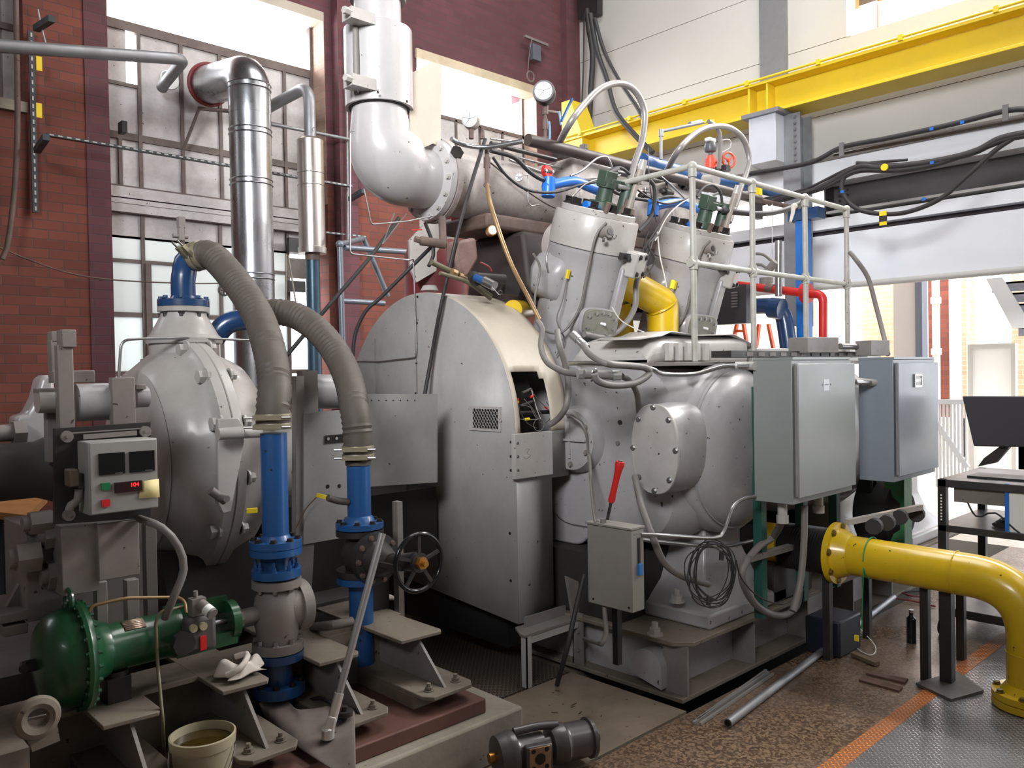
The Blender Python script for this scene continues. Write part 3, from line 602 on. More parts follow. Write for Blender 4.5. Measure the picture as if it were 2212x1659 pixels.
t = thing('drum_pedestal', 'grey pedestal carrying the round drum on the skid', 'pedestal', (1.5, AY, .5)); MB().prism([(1.3, AY-.45, .5), (1.3, AY+.45, .5), (1.3, AY+.3, .85), (1.3, AY-.3, .85)], (.45, 0, 0)).build('saddle', flat('saddle_shaded', (34, 31, 29), .8), t)  # shade under the drum put into the near-black saddle colour
# pad
t = thing('concrete_plinth', 'painted concrete plinth edge under the skid', 'plinth', (1.0, 3.5, 0)); pk = PZ(1130, 1525, .19); gk = PZ(1050, 1508, .25); MB().box((-1.5, pk.y, 0), (pk.x, 4.8, .19)).build('plinth_body', CONC, t, bev=.012)
MB().box((-1.5, gk.y, .19), (gk.x, 4.7, .25)).build('grout_bed', BROWN, t, bev=.006)
# green diaphragm actuator
GY, GZ = Y1, vz
t = thing('diaphragm_actuator', 'large green diaphragm actuator with domed end and nameplate', 'actuator', (.95, GY, .5))
ax0 = PY(158, 1400, GY).x
MB().lathe((ax0, GY, GZ), (1, 0, 0), [(-.112, .03), (-.11, .075), (-.10, .115), (-.075, .145), (-.03, .160), (-.002, .162), (0, .179), (.012, .181), (.015, .179), (.028, .179), (.03, .16), (.05, .12), (.075, .10), (.10, .09)], 56).build('diaphragm_case', GRN, t)
bolts(t, circ((ax0+.028, GY, GZ), (1, 0, 0), .171, 24), (1, 0, 0), .007, .012, GRN); bolts(t, circ((ax0, GY, GZ), (1, 0, 0), .171, 24), (-1, 0, 0), .007, .008, GRN)
MB().torus((ax0-.01, GY, GZ+.187), (1, 0, 0), .035, .009, 20, 8).build('lifting_ring', GRN, t); MB().cyl((ax0-.14, GY, GZ), (ax0-.10, GY, GZ), .02, n=12).cyl((ax0-.15, GY-.02, GZ), (ax0-.14, GY+.02, GZ), .014, n=10).build('vent_plug', BLK, t)
xe = PY(505, 1330, GY).x
MB().lathe((ax0+.09, GY, GZ), (1, 0, 0), [(0, .088), (.02, .08), (xe-ax0-.35, .08), (xe-ax0-.33, .086), (xe-ax0-.30, .086), (xe-ax0-.29, .05)], 40).build('spring_barrel', GRN, t)
MB().bar((xe-.24, GY+.05, GZ+.055), (xe-.01, GY+.04, GZ+.055), .03, .06).bar((xe-.24, GY-.05, GZ-.05), (xe-.01, GY-.04, GZ-.05), .03, .05).cyl((xe-.03, GY, GZ), (xe, GY, GZ), .075, n=28).build('yoke', GRN, t)
MB().cyl((xe-.25, GY, GZ), (X1-.17, GY, GZ), .012, n=12).build('stem', STEEL, t)
n0 = V3((PY(282, 1360, GY).x, 0, 0)).x; m = MB()
for k in range(6):
    a0, a1 = 1.65+.11*k, 1.65+.11*(k+1)
    q = [V3((n0+dx, GY+math.cos(a)*.0818, GZ+math.sin(a)*.0818)) for dx, a in ((-.035, a0), (.035, a0), (.035, a1), (-.035, a1))]
    vs = [m.bm.verts.new(v) for v in q]; m.bm.faces.new(vs)
m.build('nameplate', paint('plate_bronze', (196, 170, 150), .3, (90, 70, 60), .7, 30, metal=.7), t, sol=.002)
MB().cyl((ax0+.13, GY, .58), (ax0+.13, GY, GZ-.07), .016, n=12).cyl((ax0+.13, GY, GZ-.10), (ax0+.13, GY, GZ-.08), .04, n=16).box((ax0+.09, GY-.04, .50), (ax0+.17, GY+.04, .585)).build('support_foot', BLK, t, bev=.003)
pc = PY(430, 1360, GY-.10)
t = thing('positioner', 'dark grey valve positioner with regulator and small gauges on the green yoke', 'instrument', pc-V3((0, 0, .08)))
c = pc; MB().box(c+V3((-.055, -.03, -.075)), c+V3((.055, .03, .055))).build('case', paint('positioner_grey', (82, 78, 78), .5, (56, 50, 48), .5, 8), t, bev=.018)
MB().cyl(c+V3((-.035, -.03, .02)), c+V3((-.035, -.042, .02)), .014, n=16).cyl(c+V3((.0, -.03, .02)), c+V3((.0, -.042, .02)), .014, n=16).build('gauge', flat('gauge_face', (170, 160, 130), .4), t)
MB().box(c+V3((-.01, -.034, -.065)), c+V3((.012, -.03, -.015))).build('red_label', RTAG, t)
MB().cyl(c+V3((-.075, -.03, -.02)), c+V3((-.075, -.06, -.02)), .04, n=8).build('round_cover', BLK, t)
r = c+V3((.0, -.0, .075)); MB().box(r+V3((-.03, -.02, -.02)), r+V3((.02, .02, .04))).cyl(r+V3((.0, -.02, .02)), r+V3((.02, -.075, -.01)), .02, n=16).cyl(r+V3((-.01, 0, .04)), r+V3((-.01, 0, .065)), .008, n=10).build('regulator', GREYD, t)
MB().cyl(r+V3((.009, -.045, .006)), r+V3((.017, -.066, -.005)), .0205, n=16).build('regulator_band', WHT, t)
tubeone(rnd([PY(190, 1345, GY), PY(190, 1322, GY), PY(200, 1308, GY), PY(268, 1292, GY), PY(385, 1290, GY), PY(400, 1300, GY-.03), PY(402, 1325, GY-.06)], .03), .006, 'air_tube', COPPER, 'thin bare tube looping over the green actuator barrel', 'tube', smooth=False)
tubeone(rnd([PY(395, 1310, GY-.08), PY(345, 1322, GY-.1), PY(336, 1345, GY-.1), PY(340, 1430, GY-.12), PY(352, 1560, 2.75), V3((PZ(355, 1640, .25).x, PZ(355, 1640, .25).y, .255))], .04), .006, 'drain_tube', paint('tube_olive', (110, 104, 78), .4, (70, 62, 50), .4, 8), 'thin olive tube hanging from the actuator down to the plinth', 'tube', smooth=False)
tubeone(yl(2.85, (300, 1120, 2.95), (350, 1140), (385, 1180), (397, 1230), (375, 1290), (356, 1335, 2.9)), .0135, 'grey_conduit', COND, 'grey flexible conduit from the control box to the green actuator', 'conduit')
# control box on black plate
PLY = 2.96
t = thing('control_box', 'grey control box with red digital readout on a black plate', 'control box', PY(220, 1125, 2.9))
q = yl(PLY, (118, 1133), (325, 1118), (325, 912), (118, 926)); MB().prism(q, (0, .02, 0)).build('mounting_plate', BLK, t)
a = PY(195, 1115, 2.84); x0, x1 = a.x, PY(344, 1105, 2.84).x; z0, z1 = a.z, PY(195, 956, 2.84).z
MB().box((x0, 2.845, z0), (x1, PLY, z1)).build('box_body', paint('box_grey', (146, 144, 140), .45, (104, 98, 92), .4, 3), t, bev=.003)
dr = MB().box((x0+.003, 2.838, z0+.003), (x1-.003, 2.846, z1-.003)).build('door', MT['box_grey'], t, bev=.002)
def fr(px0, py0, px1, py1, d=.006): a, b = PY(px0, py1, 2.838), PY(px1, py0, 2.838); return MB().box((a.x, 2.838-d, a.z), (b.x, 2.838, b.z))
SCR = flat('screen_black', (14, 17, 18), .15)
for r_ in ((213, 976, 268, 1027), (279, 972, 332, 1021)): fr(*r_).build('display', SCR, dr)
textobj('display_text', 'POWERS', .006, flat('text_grey', (120, 122, 120), .5), PY(257, 1022, 2.831), (1, 0, 0), (0, 0, 1), t, .0004)
textobj('display_text', 'POWERS', .006, flat('text_grey', (120, 122, 120), .5), PY(322, 1016, 2.831), (1, 0, 0), (0, 0, 1), t, .0004)
fr(247, 1037, 304, 1065, .012).build('readout', flat('readout_case', (40, 16, 22), .3), dr)
textobj('readout_digits', '104', .019, flat('led_red', (255, 30, 30), .5, emit=3.5), PY(291, 1047, 2.8255), (1, 0, 0), (0, 0, 1), t, .0006)
fr(218, 1042, 236, 1059, .008).build('green_button', flat('button_green', (20, 110, 70), .35), dr); fr(219, 1078, 236, 1095, .008).build('red_button', flat('button_red', (190, 30, 40), .35), dr)
m = MB(); q = [PY(303, 1040, 2.836), PY(343, 1034, 2.83), PY(345, 1074, 2.826), PY(300, 1077, 2.834)]; m.bm.faces.new([m.bm.verts.new(v) for v in q]); m.build('yellowed_note', paint('note', (226, 214, 156), .6, (200, 180, 110), .5, 12), t, sol=.0015)
for p in ((143, 943), (312, 932), (147, 1112)): c = PY(*p, PLY); MB().cyl(c, c-V3((0, .014, 0)), .019, n=24).cyl(c-V3((0, .014, 0)), c-V3((0, .02, 0)), .006, n=10).build('roller', GREYD, t)
MB().bar(PY(148, 936, PLY-.01), PY(310, 925, PLY-.01), .004, .004).build('cable', GREYD, t); MB().bar(PY(180, 944, PLY-.012), PY(295, 935, PLY-.012), .008, .016).build('link_bar', GREYD, t)
c = PY(170, 1030, 2.9); MB().box(c+V3((-.035, -.03, -.028)), c+V3((-.005, .03, .028))).build('latch_box', paint('latch_bronze', (96, 84, 72), .5, (60, 50, 44), .5, 9), t, bev=.004)
MB().tube([c+V3((-.0, 0, -.04)), c+V3((-.005, 0, -.075)), c+V3((-.025, 0, -.09)), c+V3((-.03, 0, -.105))], .013, 14).build('cable_elbow', GREYD, t)
# trunnion cylinder and post work to the left of the drum
TY = 3.12
t = thing('torque_link', 'horizontal grey cylinder clamped between square posts beside the drum', 'linkage', PY(150, 990, TY))
a, b = PY(160, 870, TY), PY(262, 866, TY); r = .066
MB().lathe(a, (1, 0, 0), [(0, .06), (.004, r), (b.x-a.x-.004, r), (b.x-a.x, .06)], 32).build('cylinder_body', GREY, t)
a, b = PY(80, 866, TY), PY(132, 865, TY); MB().cyl(a, b, .042, n=28).build('end_stub', GREYL, t); a, b = PY(290, 858, TY), PY(318, 857, TY); MB().cyl(a, b, .038, n=28).build('end_stub', GREY, t)
def post(px0, py0, px1, py1, Y, d, nm='post', mt=GREYD, par=None):
    a, b = PY(px0, py1, Y), PY(px1, py0, Y); return MB().box((a.x, Y, a.z), (b.x, Y+d, b.z)).build(nm, mt, par or t, bev=.003)
post(130, 745, 158, 990, TY-.08, .04); post(112, 735, 133, 815, TY+.06, .05); post(135, 712, 165, 750, TY-.09, .07, 'post_cap'); post(112, 716, 140, 740, TY+.06, .06, 'post_cap'); post(246, 815, 292, 985, TY-.08, .04)
post(103, 890, 132, 1000, TY+.02, .04); post(293, 830, 316, 842, TY-.05, .1, 'clamp_bar'); post(85, 838, 130, 851, TY-.03, .08, 'clamp_bar'); post(115, 800, 205, 828, TY+.04, .06, 'clamp_bar')
t = thing('cast_bracket', 'white rounded cast bracket arm at the far left edge', 'bracket', PY(70, 970, 3.4))
q = yl(3.4, (38, 960), (34, 900), (60, 895), (78, 860), (88, 820), (100, 808), (118, 812), (122, 900), (108, 935), (92, 958), (70, 970)); MB().prism(q, (0, .12, 0)).build('bracket_body', WHITE, t, bev=.02)
c = PY(20, 935, 3.36); MB().cyl(c-V3((.08, 0, 0)), c+V3((.03, 0, 0)), .03, n=20).build('bracket_pin', GREYD, t); MB().cyl(c+V3((.01, 0, 0)), c+V3((.05, 0, 0)), .045, n=6).build('bracket_nut', GREYD, t)
t = thing('black_duct', 'large matt black pipe with flared end at the left edge', 'pipe', PY(60, 1080, 3.3)); a = PY(-40, 1024, 3.3); b = PY(95, 1020, 3.3)
MB().lathe(a, (1, 0, 0), [(0, .1), (b.x-a.x-.03, .1), (b.x-a.x+.05, .13)], 36).build('pipe_run', paint('matt_black', (52, 48, 48), .5, (70, 62, 58), .4, 3), t)
for z in (TY+.25,): one(MB().box((PY(118, 900, z).x, z, .5), (PY(320, 900, z).x, z+.02, 1.35)), 'back_plate', GREYD, 'grey steel plate behind the control box and drum edge', 'plate')
# lower left block work
t = thing('bearing_block', 'grey bolted bearing block below the control box', 'block', PY(200, 1340, 3.05))
post(135, 1128, 212, 1290, 2.98, .1, 'face_plate'); post(214, 1122, 300, 1256, 2.96, .03, 'face_plate'); post(60, 1130, 138, 1345, 3.1, .3, 'side_block'); post(210, 1255, 232, 1360, 3.05, .04, 'leg'); post(275, 1250, 300, 1345, 3.05, .04, 'leg'); post(318, 1130, 338, 1340, 3.15, .04, 'leg'); post(140, 1290, 162, 1360, 3.05, .04, 'leg')
for p, r in (((40, 1205), .055), ((108, 1242), .05), ((70, 1130), .04), ((100, 1160), .042)):
    c = PY(*p, 3.08); MB().cyl(c-V3((.01, 0, 0)), c+V3((.06, 0, 0)), r, n=6).cyl(c-V3((.03, 0, 0)), c, r*.62, n=24).build('hex_nut', GREYD, t)
MB().prism(yl(3.2, (10, 1320), (62, 1225), (62, 1320)), (0, .03, 0)).build('gusset', GREYD, t); post(0, 1318, 64, 1350, 3.1, .3, 'foot_block'); post(8, 1345, 60, 1378, 3.1, .3, 'foot_block')
one(MB().box((-.6, 2.78, .25), (.62, 3.5, .50)), 'skid_end_beam', DUSTY, 'dusty skid end beam at the lower left corner', 'beam')
t = thing('lifting_lug', 'round-topped grey lifting lug with hole under the green dome', 'lug', PY(85, 1600, 2.72)); c = PY(80, 1550, 2.72)
MB().torus(c, (0, 1, 0), .045, .02, 32, 8).build('lug_ring', DUSTY, t); MB().prism(yl(2.72, (52, 1560), (120, 1545), (130, 1600), (70, 1625)), (0, .03, 0)).build('lug_plate', DUSTY, t)
# wooden bench far left
t = thing('work_bench', 'wooden topped bench behind the black pipe at the far left', 'bench', (1.0, 5.0, 0)); q = [PZ(-60, 1100, .86), PZ(58, 1113, .86), PZ(102, 1072, .86), PZ(-40, 1060, .86)]
zb_ = .86; MB().prism([V3((p.x, p.y, zb_-.04)) for p in q], (0, 0, .04)).build('bench_top', WOOD, t); MB().box((q[1].x-.1, q[1].y+.02, 0), (q[1].x-.04, q[1].y+.08, .82)).build('bench_leg', flat('slate_leg', (44, 50, 64), .5), t); MB().box((q[1].x+.0-.6, q[1].y+.3, 0), (q[1].x+.1, q[1].y+.34, .82)).build('bench_panel', flat('slate_leg', (44, 50, 64), .5), t)
# pinned support strap in front of drum (right side)
t = thing('drum_strap', 'pale grey pinned strap lever in front of the drum', 'lever', PY(500, 1150, 3.2))
MB().prism(yl(3.22, (472, 905), (515, 902), (527, 920), (528, 955), (500, 1105), (482, 1110), (470, 1085)), (0, .03, 0)).build('strap_plate', GREYL, t, bev=.004)
c = PY(470, 938, 3.16); MB().cyl(c, c+V3((.1, 0, 0)), .025, n=20).build('pin', GREYL, t); MB().cyl(PY(524, 935, 3.2), PY(562, 933, 3.2), .024, n=20).build('pin', GREYL, t); c = PY(478, 1075, 3.16); MB().cyl(c, c+V3((0, -.05, 0)), .014, n=14).cyl(c+V3((-.03, .03, .03)), c+V3((.03, .03, -.02)), .018, n=12).build('pin', GREYD, t)
# coupling guard sheets between drum and flywheel
t = thing('coupling_guard', 'flat grey sheet panels between the drum and the flywheel guard', 'guard', (2.2, 3.4, .5))
MB().prism(yl(3.32, (657, 892), (760, 884), (760, 1158), (657, 1176)), (0, .01, 0)).build('side_sheet', SHEET, t)
MB().prism(yl(3.5, (740, 851), (945, 851), (945, 1042), (740, 1055)), (0, .01, 0)).build('side_sheet', SHEET, t)
MB().prism(yl(3.33, (640, 812), (657, 812), (657, 1300), (640, 1300)), (0, .04, 0)).build('corner_post', GREYD, t); MB().prism(yl(3.33, (657, 1160), (680, 1156), (672, 1300), (657, 1300)), (0, .04, 0)).build('corner_post', GREYD, t)
bolts(t, yl(3.499, *[(803+15.5*k, 865) for k in range(7)]), (0, -1, 0), .003, .001, BLACK, 'hole'); bolts(t, yl(3.319, (708, 1051), (733, 1050)), (0, -1, 0), .007, .001, BLACK, 'hole')
a = PY(702, 948, 3.318); b = PY(760, 940, 3.318); MB().box((a.x, 3.315, a.z-.022), (b.x, 3.32, b.z+.008)).build('label_plate', BLACK, t)
for k in range(3): c = PY(709+18*k, 948-k*1, 3.313); MB().cyl(c, c-V3((0, .002, 0)), .007, n=16).build('label_mark', GREYL, t)
c0 = PY(668, 846, 3.55); MB().cyl(c0, PY(748, 846, 3.55), .085, n=32).cyl(PY(617, 846, 3.5), PY(655, 846, 3.5), .06, n=28).build('shaft_cover', GREY, t); MB().box((c0.x-.12, 3.4, c0.z-.35), (c0.x-.04, 3.45, c0.z+.1)).build('bracket', GREYD, t)
post(620, 815, 650, 838, 3.45, .08, 'clamp_bar')
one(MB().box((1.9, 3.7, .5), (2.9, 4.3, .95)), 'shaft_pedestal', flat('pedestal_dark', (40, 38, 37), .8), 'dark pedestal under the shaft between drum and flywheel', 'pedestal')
tubeone(rnd(yl(3.7, (256, 820), (262, 735), (300, 732), (420, 730), (560, 736), (562, 800)), .05), .006, 'bare_tube', STEEL, 'thin bare steel tube crossing in front of the drum neck', 'tube', smooth=False)
tubeone(yl(3.3, (640, 1140), (660, 1100), (690, 1068)), .003, 'probe_wire', paint('wire_brown', (90, 60, 40), .5, (60, 40, 30), .3, 5), 'thin brown wire of the probe on the right riser', 'wire')
t = thing('probe_plug', 'yellow probe plug on a rubber cable by the right riser', 'probe', PY(710, 1078, 3.1)); MB().bar(PY(684, 1069, 3.15), PY(708, 1075, 3.12), .012, .016).build('plug', YTAG, t); MB().tube(yl(3.1, (708, 1075), (730, 1082), (752, 1084)), .015, 12).build('cable', HOSE, t)
one(MB().bar(PY(533, 1104, 3.1), PY(556, 1102, 3.08), .014, .018), 'probe_plug', YTAG, 'yellow probe plug beside the left blue riser', 'probe')
# rags, glove, pail, mats, wrench
def rag(name, c, w, h, mat, label, cat_, seed=1, dz=.035, group=None):
    random.seed(seed); m = MB(); nx, ny = 14, 9; g = [[None]*ny for _ in range(nx)]
    for i in range(nx):
        for j in range(ny):
            u, v = i/(nx-1), j/(ny-1); e = min(u, v, 1-u, 1-v)
            z = dz*(math.sin(u*9+seed)*math.cos(v*5+seed*2)*.5+.6)*min(1, e*6)+.006
            g[i][j] = m.bm.verts.new(V3((c.x+(u-.5)*w*(1+.25*math.sin(v*7+seed)), c.y+(v-.5)*h*(1+.3*math.sin(u*6)), c.z+z)))
    for i in range(nx-1):
        for j in range(ny-1): m.bm.faces.new((g[i][j], g[i+1][j], g[i+1][j+1], g[i][j+1]))
    return tag(m.build(name, mat, sol=.004, sub=1), label, cat_, group)
c = PZ(522, 1455, .51); rag('rag', c, .16, .10, CLOTH, 'dirty white rag with dark blue marks crumpled on the rusty beam end', 'rag', 3, .055)
tubeone([c+V3((-.07, -.03, .02)), c+V3((-.03, -.05, .04)), c+V3((.01, -.02, .055)), c+V3((.03, .02, .06)), c+V3((.0, .05, .05))], .011, 'rag_twist', CLOTH, 'twisted hem of white cloth lying on the dirty rag', 'rag')
c = PZ(812, 1303, .51); t = thing('work_glove', 'small white work glove behind the right blue down pipe', 'glove', c)
MB().sph(c+V3((0, 0, .02)), .04, (1.2, .8, .5)).build('glove_palm', CLOTH, t)
for k in range(4): MB().tube([c+V3((.02, .02-.015*k, .02)), c+V3((.06, .015-.02*k, .03-.004*k)), c+V3((.085+.004*k, .01-.024*k, .012))], .008, 8).build('glove_finger', CLOTH, t)
pc = PZ(441, 1730, .19)
t = thing('plastic_pail', 'translucent white pail half full of dirty oil with wire bail', 'pail', pc)
PAIL = translucent('pail_plastic', (186, 178, 152), .3)
MB().lathe(pc, (0, 0, 1), [(0, .080), (.19, .099), (.192, .104), (.212, .106), (.226, .106), (.228, .100), (.19, .095), (.006, .077)], 48).build('pail_wall', PAIL, t)
MB().cyl(pc+V3((0, 0, .198)), pc+V3((0, 0, .2)), .0955, n=48).build('oil', flat('dirty_oil', (58, 46, 18), .08), t)
b = [pc+V3((-.118*math.cos(k*PI/10)*.9, -.02-.115*math.sin(k*PI/10), .2-.15*math.sin(k*PI/10))) for k in range(11)]; MB().tube([v+cr_*0 for v in [pc+(cr_*(math.cos(k*PI/10)*-.108)+V3((-cv.x, -cv.y, 0))*(.10*math.sin(k*PI/10)))+V3((0, 0, .19-.15*math.sin(k*PI/10))) for k in range(11)]], .0025, 8).build('wire_bail', CHROME, t)
# perforated mat draped over the plinth edge
m = MB(); top = [(558, 1518), (606, 1494), (640, 1534), (700, 1526), (766, 1500)]; low = [(572, 1556), (626, 1604), (684, 1642), (734, 1674), (770, 1692)]
G = []
for i in range(13):
    f = i/12*4; k = min(3, int(f)); f -= k
    a = V3((*(top[k][j]*(1-f)+top[k+1][j]*f for j in (0, 1)), 0)); b = V3((*(low[k][j]*(1-f)+low[k+1][j]*f for j in (0, 1)), 0)); row = []
    for j in range(9):
        s = j/8; px, py = a.x*(1-s)+b.x*s, a.y*(1-s)+b.y*s
        p = PZ(px, py, .335-.05*s+.012*math.sin(s*3)*math.sin(i*.6)+.02*(1-s)*math.exp(-i*.6)-.01*s); row.append(m.bm.verts.new(p))
    G.append(row)
for i in range(12):
    for j in range(8): m.bm.faces.new((G[i][j], G[i+1][j], G[i+1][j+1], G[i][j+1]))
tag(m.build('absorbent_mat', paint('felt_grey', (112, 102, 98), .95, (80, 70, 66), .4, 20, .5, (50, 44, 42)), sol=.004, sub=1), 'grey perforated absorbent mat draped under the steel wrench bar', 'mat')
ws = PZ(708, 1590, .31); wd = PY(722, 1490, 2.62); wt = PY(826, 1152, 2.56)
t = thing('breaker_bar', 'long chrome breaker bar with socket leaning on the black gate valve', 'wrench', ws)
d = (wt-ws).normalized(); MB().cyl(ws+d*.14, wt, .0135, n=20).build('bar', flat('satin_chrome', (190, 190, 192), .3, .7), t); MB().cyl(ws+d*.055, ws+d*.15, .0175, n=20).build('collar', flat('bright_collar', (225, 222, 218), .22, .6), t)
MB().obox(ws+d*.03, d, (.04, .02, .016), cr_).cyl(ws-V3((0, 0, .01)), ws+d*.0+V3((0, 0, .03)), .024, n=18).build('ratchet_head', MT['bright_collar'], t, bev=.004)
c = PZ(745, 1545, .34); one(MB().cyl(c, c+V3((0, 0, .018)), .03, n=20).cyl(c+V3((0, 0, .018)), c+V3((0, 0, .034)), .012, n=12), 'ratchet_adapter', BLK, 'small black ratchet adapter lying on the grey mat', 'tool')
tubeone([PZ(650, 1520, .28), PZ(690, 1507, .34), PZ(720, 1525, .34), PZ(735, 1560, .33)], .007, 'black_cable', RUB, 'short black cable curling behind the grey mat', 'cable')
tubeone([PZ(676, 1355, .51), PZ(720, 1350, .55), PZ(760, 1342, .55)], .02, 'hand_tool', GREYD, 'dusty grey handle lying on the skid behind the blue pipe', 'handle')
# ================================================================ flywheel guard
GX, GY0, GZ0, GR = 2.95, 3.885, 1.275, .797
t = thing('flywheel_guard', 'tall arched grey sheet-metal flywheel guard with warm-lit rim coloured cream', 'guard', (GX, GY0, .28))
arch = [(GX, GY0-GR, .28)] + [(GX, GY0-GR*math.cos(PI*k/40), GZ0+GR*math.sin(PI*k/40)) for k in range(41)] + [(GX, GY0+GR, .40)]
m = MB(); m.bm.faces.new([m.bm.verts.new(v) for v in arch]); m.build('face_sheet', SHEET, t, sol=.006)
m = MB(); NX = 12; xs = [GX+.40*k/NX for k in range(NX+1)]; rows = []
ang = [PI*k/60 for k in range(61)]
for a in ang: rows.append([m.bm.verts.new((x, GY0-GR*math.cos(a), GZ0+GR*math.sin(a))) for x in xs])
for i in range(60):
    for j in range(NX):
        zc = GZ0+GR*math.sin((ang[i]+ang[i+1])/2); xc = (xs[j]+xs[j+1])/2
        if ang[i] < PI/2 and 1.29 < zc < 1.61 and GX+.02 < xc < GX+.245+(1.6-zc)*.12: continue
        m.bm.faces.new((rows[i][j], rows[i][j+1], rows[i+1][j+1], rows[i+1][j]))
m.build('rim_sheet', CREAM, t, sol=.004)  # warm light on the grey rim put into its cream colour
m = MB(); y = GY0-GR
m.bm.faces.new([m.bm.verts.new(v) for v in ((GX, y, .28), (GX+.265, y, .28), (GX+.265, y, 1.02), (GX+.4, y, 1.02), (GX+.4, y, GZ0), (GX, y, GZ0))])
m.build('side_sheet', SHEET, t, sol=.004); m = MB(); y2 = GY0+GR; m.bm.faces.new([m.bm.verts.new(v) for v in ((GX, y2, .4), (GX+.4, y2, .4), (GX+.4, y2, GZ0), (GX, y2, GZ0))]); m.build('far_side_sheet', SHEET, t, sol=.004)
# ribs pressed in the face, seam strip, rivets, stencil-like stains
for yy, z0, z1 in ((4.35, .6, 1.82), (3.92, 1.1, 2.02)): MB().box((GX-.007, yy-.0, z0), (GX-.002, yy+.008, z1)).build('seam', GREYD, t)
bolts(t, [xl(GX-.003, p)[0] for p in ((902, 641), (901, 698), (900, 742), (900, 785), (898, 850), (1104, 955), (1104, 986), (1104, 1016))]+[V3((GX-.003, 3.14, z)) for z in (.5, .75)], (-1, 0, 0), .006, .005, CAP, 'rivet')
MB().cyl(xl(GX+.12, (928, 628))[0], xl(GX+.12, (928, 628))[0]+V3((0, 0, .03)), .055, .04, n=28).build('filler_cap', GREYL, t)
# vent
q = xl(GX-.004, (1015, 877), (1083, 879), (1083, 933), (1015, 929)); vt = MB().prism(q, (-.006, 0, 0)).build('vent_frame', GREYL, t)
a, b = xl(GX-.011, (1022, 924))[0], xl(GX-.011, (1075, 884))[0]; MB().box((GX-.0115, b.y, a.z), (GX-.0105, a.y, b.z)).build('vent_void', BLACK, vt)
m = MB(); n = 9
for k in range(-8, 14):
    for s in (1, -1):
        y0_ = a.y-(a.y-b.y)*k/n; h = b.z-a.z; pts = []
        for f in (0., 1.):
            yy = y0_-s*h*.75*f if s > 0 else y0_-h*.75*(1-f); zz_ = a.z+h*f if s > 0 else a.z+h*f; pts.append((yy, zz_))
        (ya, za), (yb, zb) = pts; A, B = (ya, za), (yb, zb)
        lo, hi = b.y, a.y; T = [0, 1]
        if yb != ya:
            t0, t1 = sorted(((lo-ya)/(yb-ya), (hi-ya)/(yb-ya))); T = [max(0, t0), min(1, t1)]
        if T[0] >= T[1]: continue
        P_ = [(GX-.013, ya+(yb-ya)*q, za+(zb-za)*q) for q in T]; m.bar(P_[0], P_[1], .0016, .003, up=(1, 0, 0))
m.build('vent_mesh', GREYL, vt); MB().torus(xl(GX-.014, (1080, 908))[0], (1, 0, 0), .008, .002, 16, 6).build('vent_latch', GREYL, vt)
# small box plate on the rim
y = GY0-GR-.03; bx = PY(1114, 1038, y).x; bx1 = PY(1195, 1030, y).x; z0, z1 = PY(1114, 1036, y).z, PY(1114, 938, y).z
bp = MB().box((bx, y, z0), (bx1, y+.03, z1)).build('cover_plate', GREYL, t, bev=.002); bolts(t, [(bx+.018, y, z0+(z1-z0)*f) for f in (.2, .5, .8)], (0, -1, 0), .006, .004, STEEL, 'screw')
for pl in ([(1136, 970), (1144, 970), (1138, 978), (1146, 984), (1138, 990), (1132, 988)],): MB().tube(yl(y-.001, *pl), .0008, 6).build('scratched_mark', GREYD, t)
# skirt legs
MB().prism([(2.86, 2.95, .26), (2.86, 2.985, .26), (2.92, 3.085, .26), (3.30, 3.085, .26), (3.30, 2.95, .26)], (0, 0, .012)).box((2.95, 3.04, .27), (3.26, 3.05, .325)).build('skirt_shelf', GREYD, t)
MB().box((2.87, 2.95, 0), (2.876, 2.99, .26)).box((2.87, 2.95, 0), (2.905, 2.956, .26)).bar((2.88, 2.96, .24), (3.3, 2.96, .24), .01, .04).build('leg', GREYL, t)
# flywheel inside the guard and the bundle of wires in the opening
one(MB().lathe((3.0, GY0, GZ0), (1, 0, 0), [(0, .3), (.02, .68), (.22, .68), (.24, .3)], 48).box((3.02, 3.25, .1), (3.2, 4.45, .45)), 'flywheel', flat('flywheel_black', (16, 15, 15), .7), 'black flywheel seen through the cut-out of the guard rim', 'flywheel')  # black box below is an added backdrop for the dark beneath the guard
t = thing('sensor_wires', 'tangle of sensor wires with red and yellow plugs in the guard cut-out', 'wires', PY(1150, 915, 3.12))
OY = 3.13
for k, (pts, r, mt) in enumerate((
    ([(1120, 868), (1124, 890), (1140, 915), (1160, 925)], .0025, HOSE), ([(1148, 840), (1160, 862), (1180, 880), (1188, 890)], .002, HOSE), ([(1148, 842), (1152, 856), (1160, 885), (1168, 905)], .002, WIRE),
    ([(1132, 862), (1150, 882), (1162, 905), (1172, 915)], .002, COND), ([(1127, 875), (1146, 880), (1156, 900), (1174, 912)], .002, COND), ([(1120, 905), (1140, 907), (1168, 905)], .003, COND), ([(1150, 856), (1160, 880), (1176, 905)], .002, COND), ([(1180, 868), (1192, 890), (1188, 905), (1178, 914)], .0018, HOSE))):
    MB().tube(yl(OY, *pts), r, 8).build('wire', mt, t)
MB().torus(PY(1164, 918, OY-.01), (.2, 1, 0), .033, .002, 28, 6).build('wire_loop', COND, t)
MB().cyl(PY(1119, 860, OY), PY(1119, 872, OY), .006, n=10).cyl(PY(1146, 858, OY), PY(1151, 855, OY), .007, n=10).cyl(PY(1176, 879, OY), PY(1183, 884, OY), .004, n=8).build('red_plug', RTAG, t)
MB().cyl(PY(1119, 866, OY), PY(1119, 870, OY), .0065, n=10).cyl(PY(1134, 906, OY), PY(1143, 905, OY), .008, n=10).build('yellow_plug', YTAG, t)
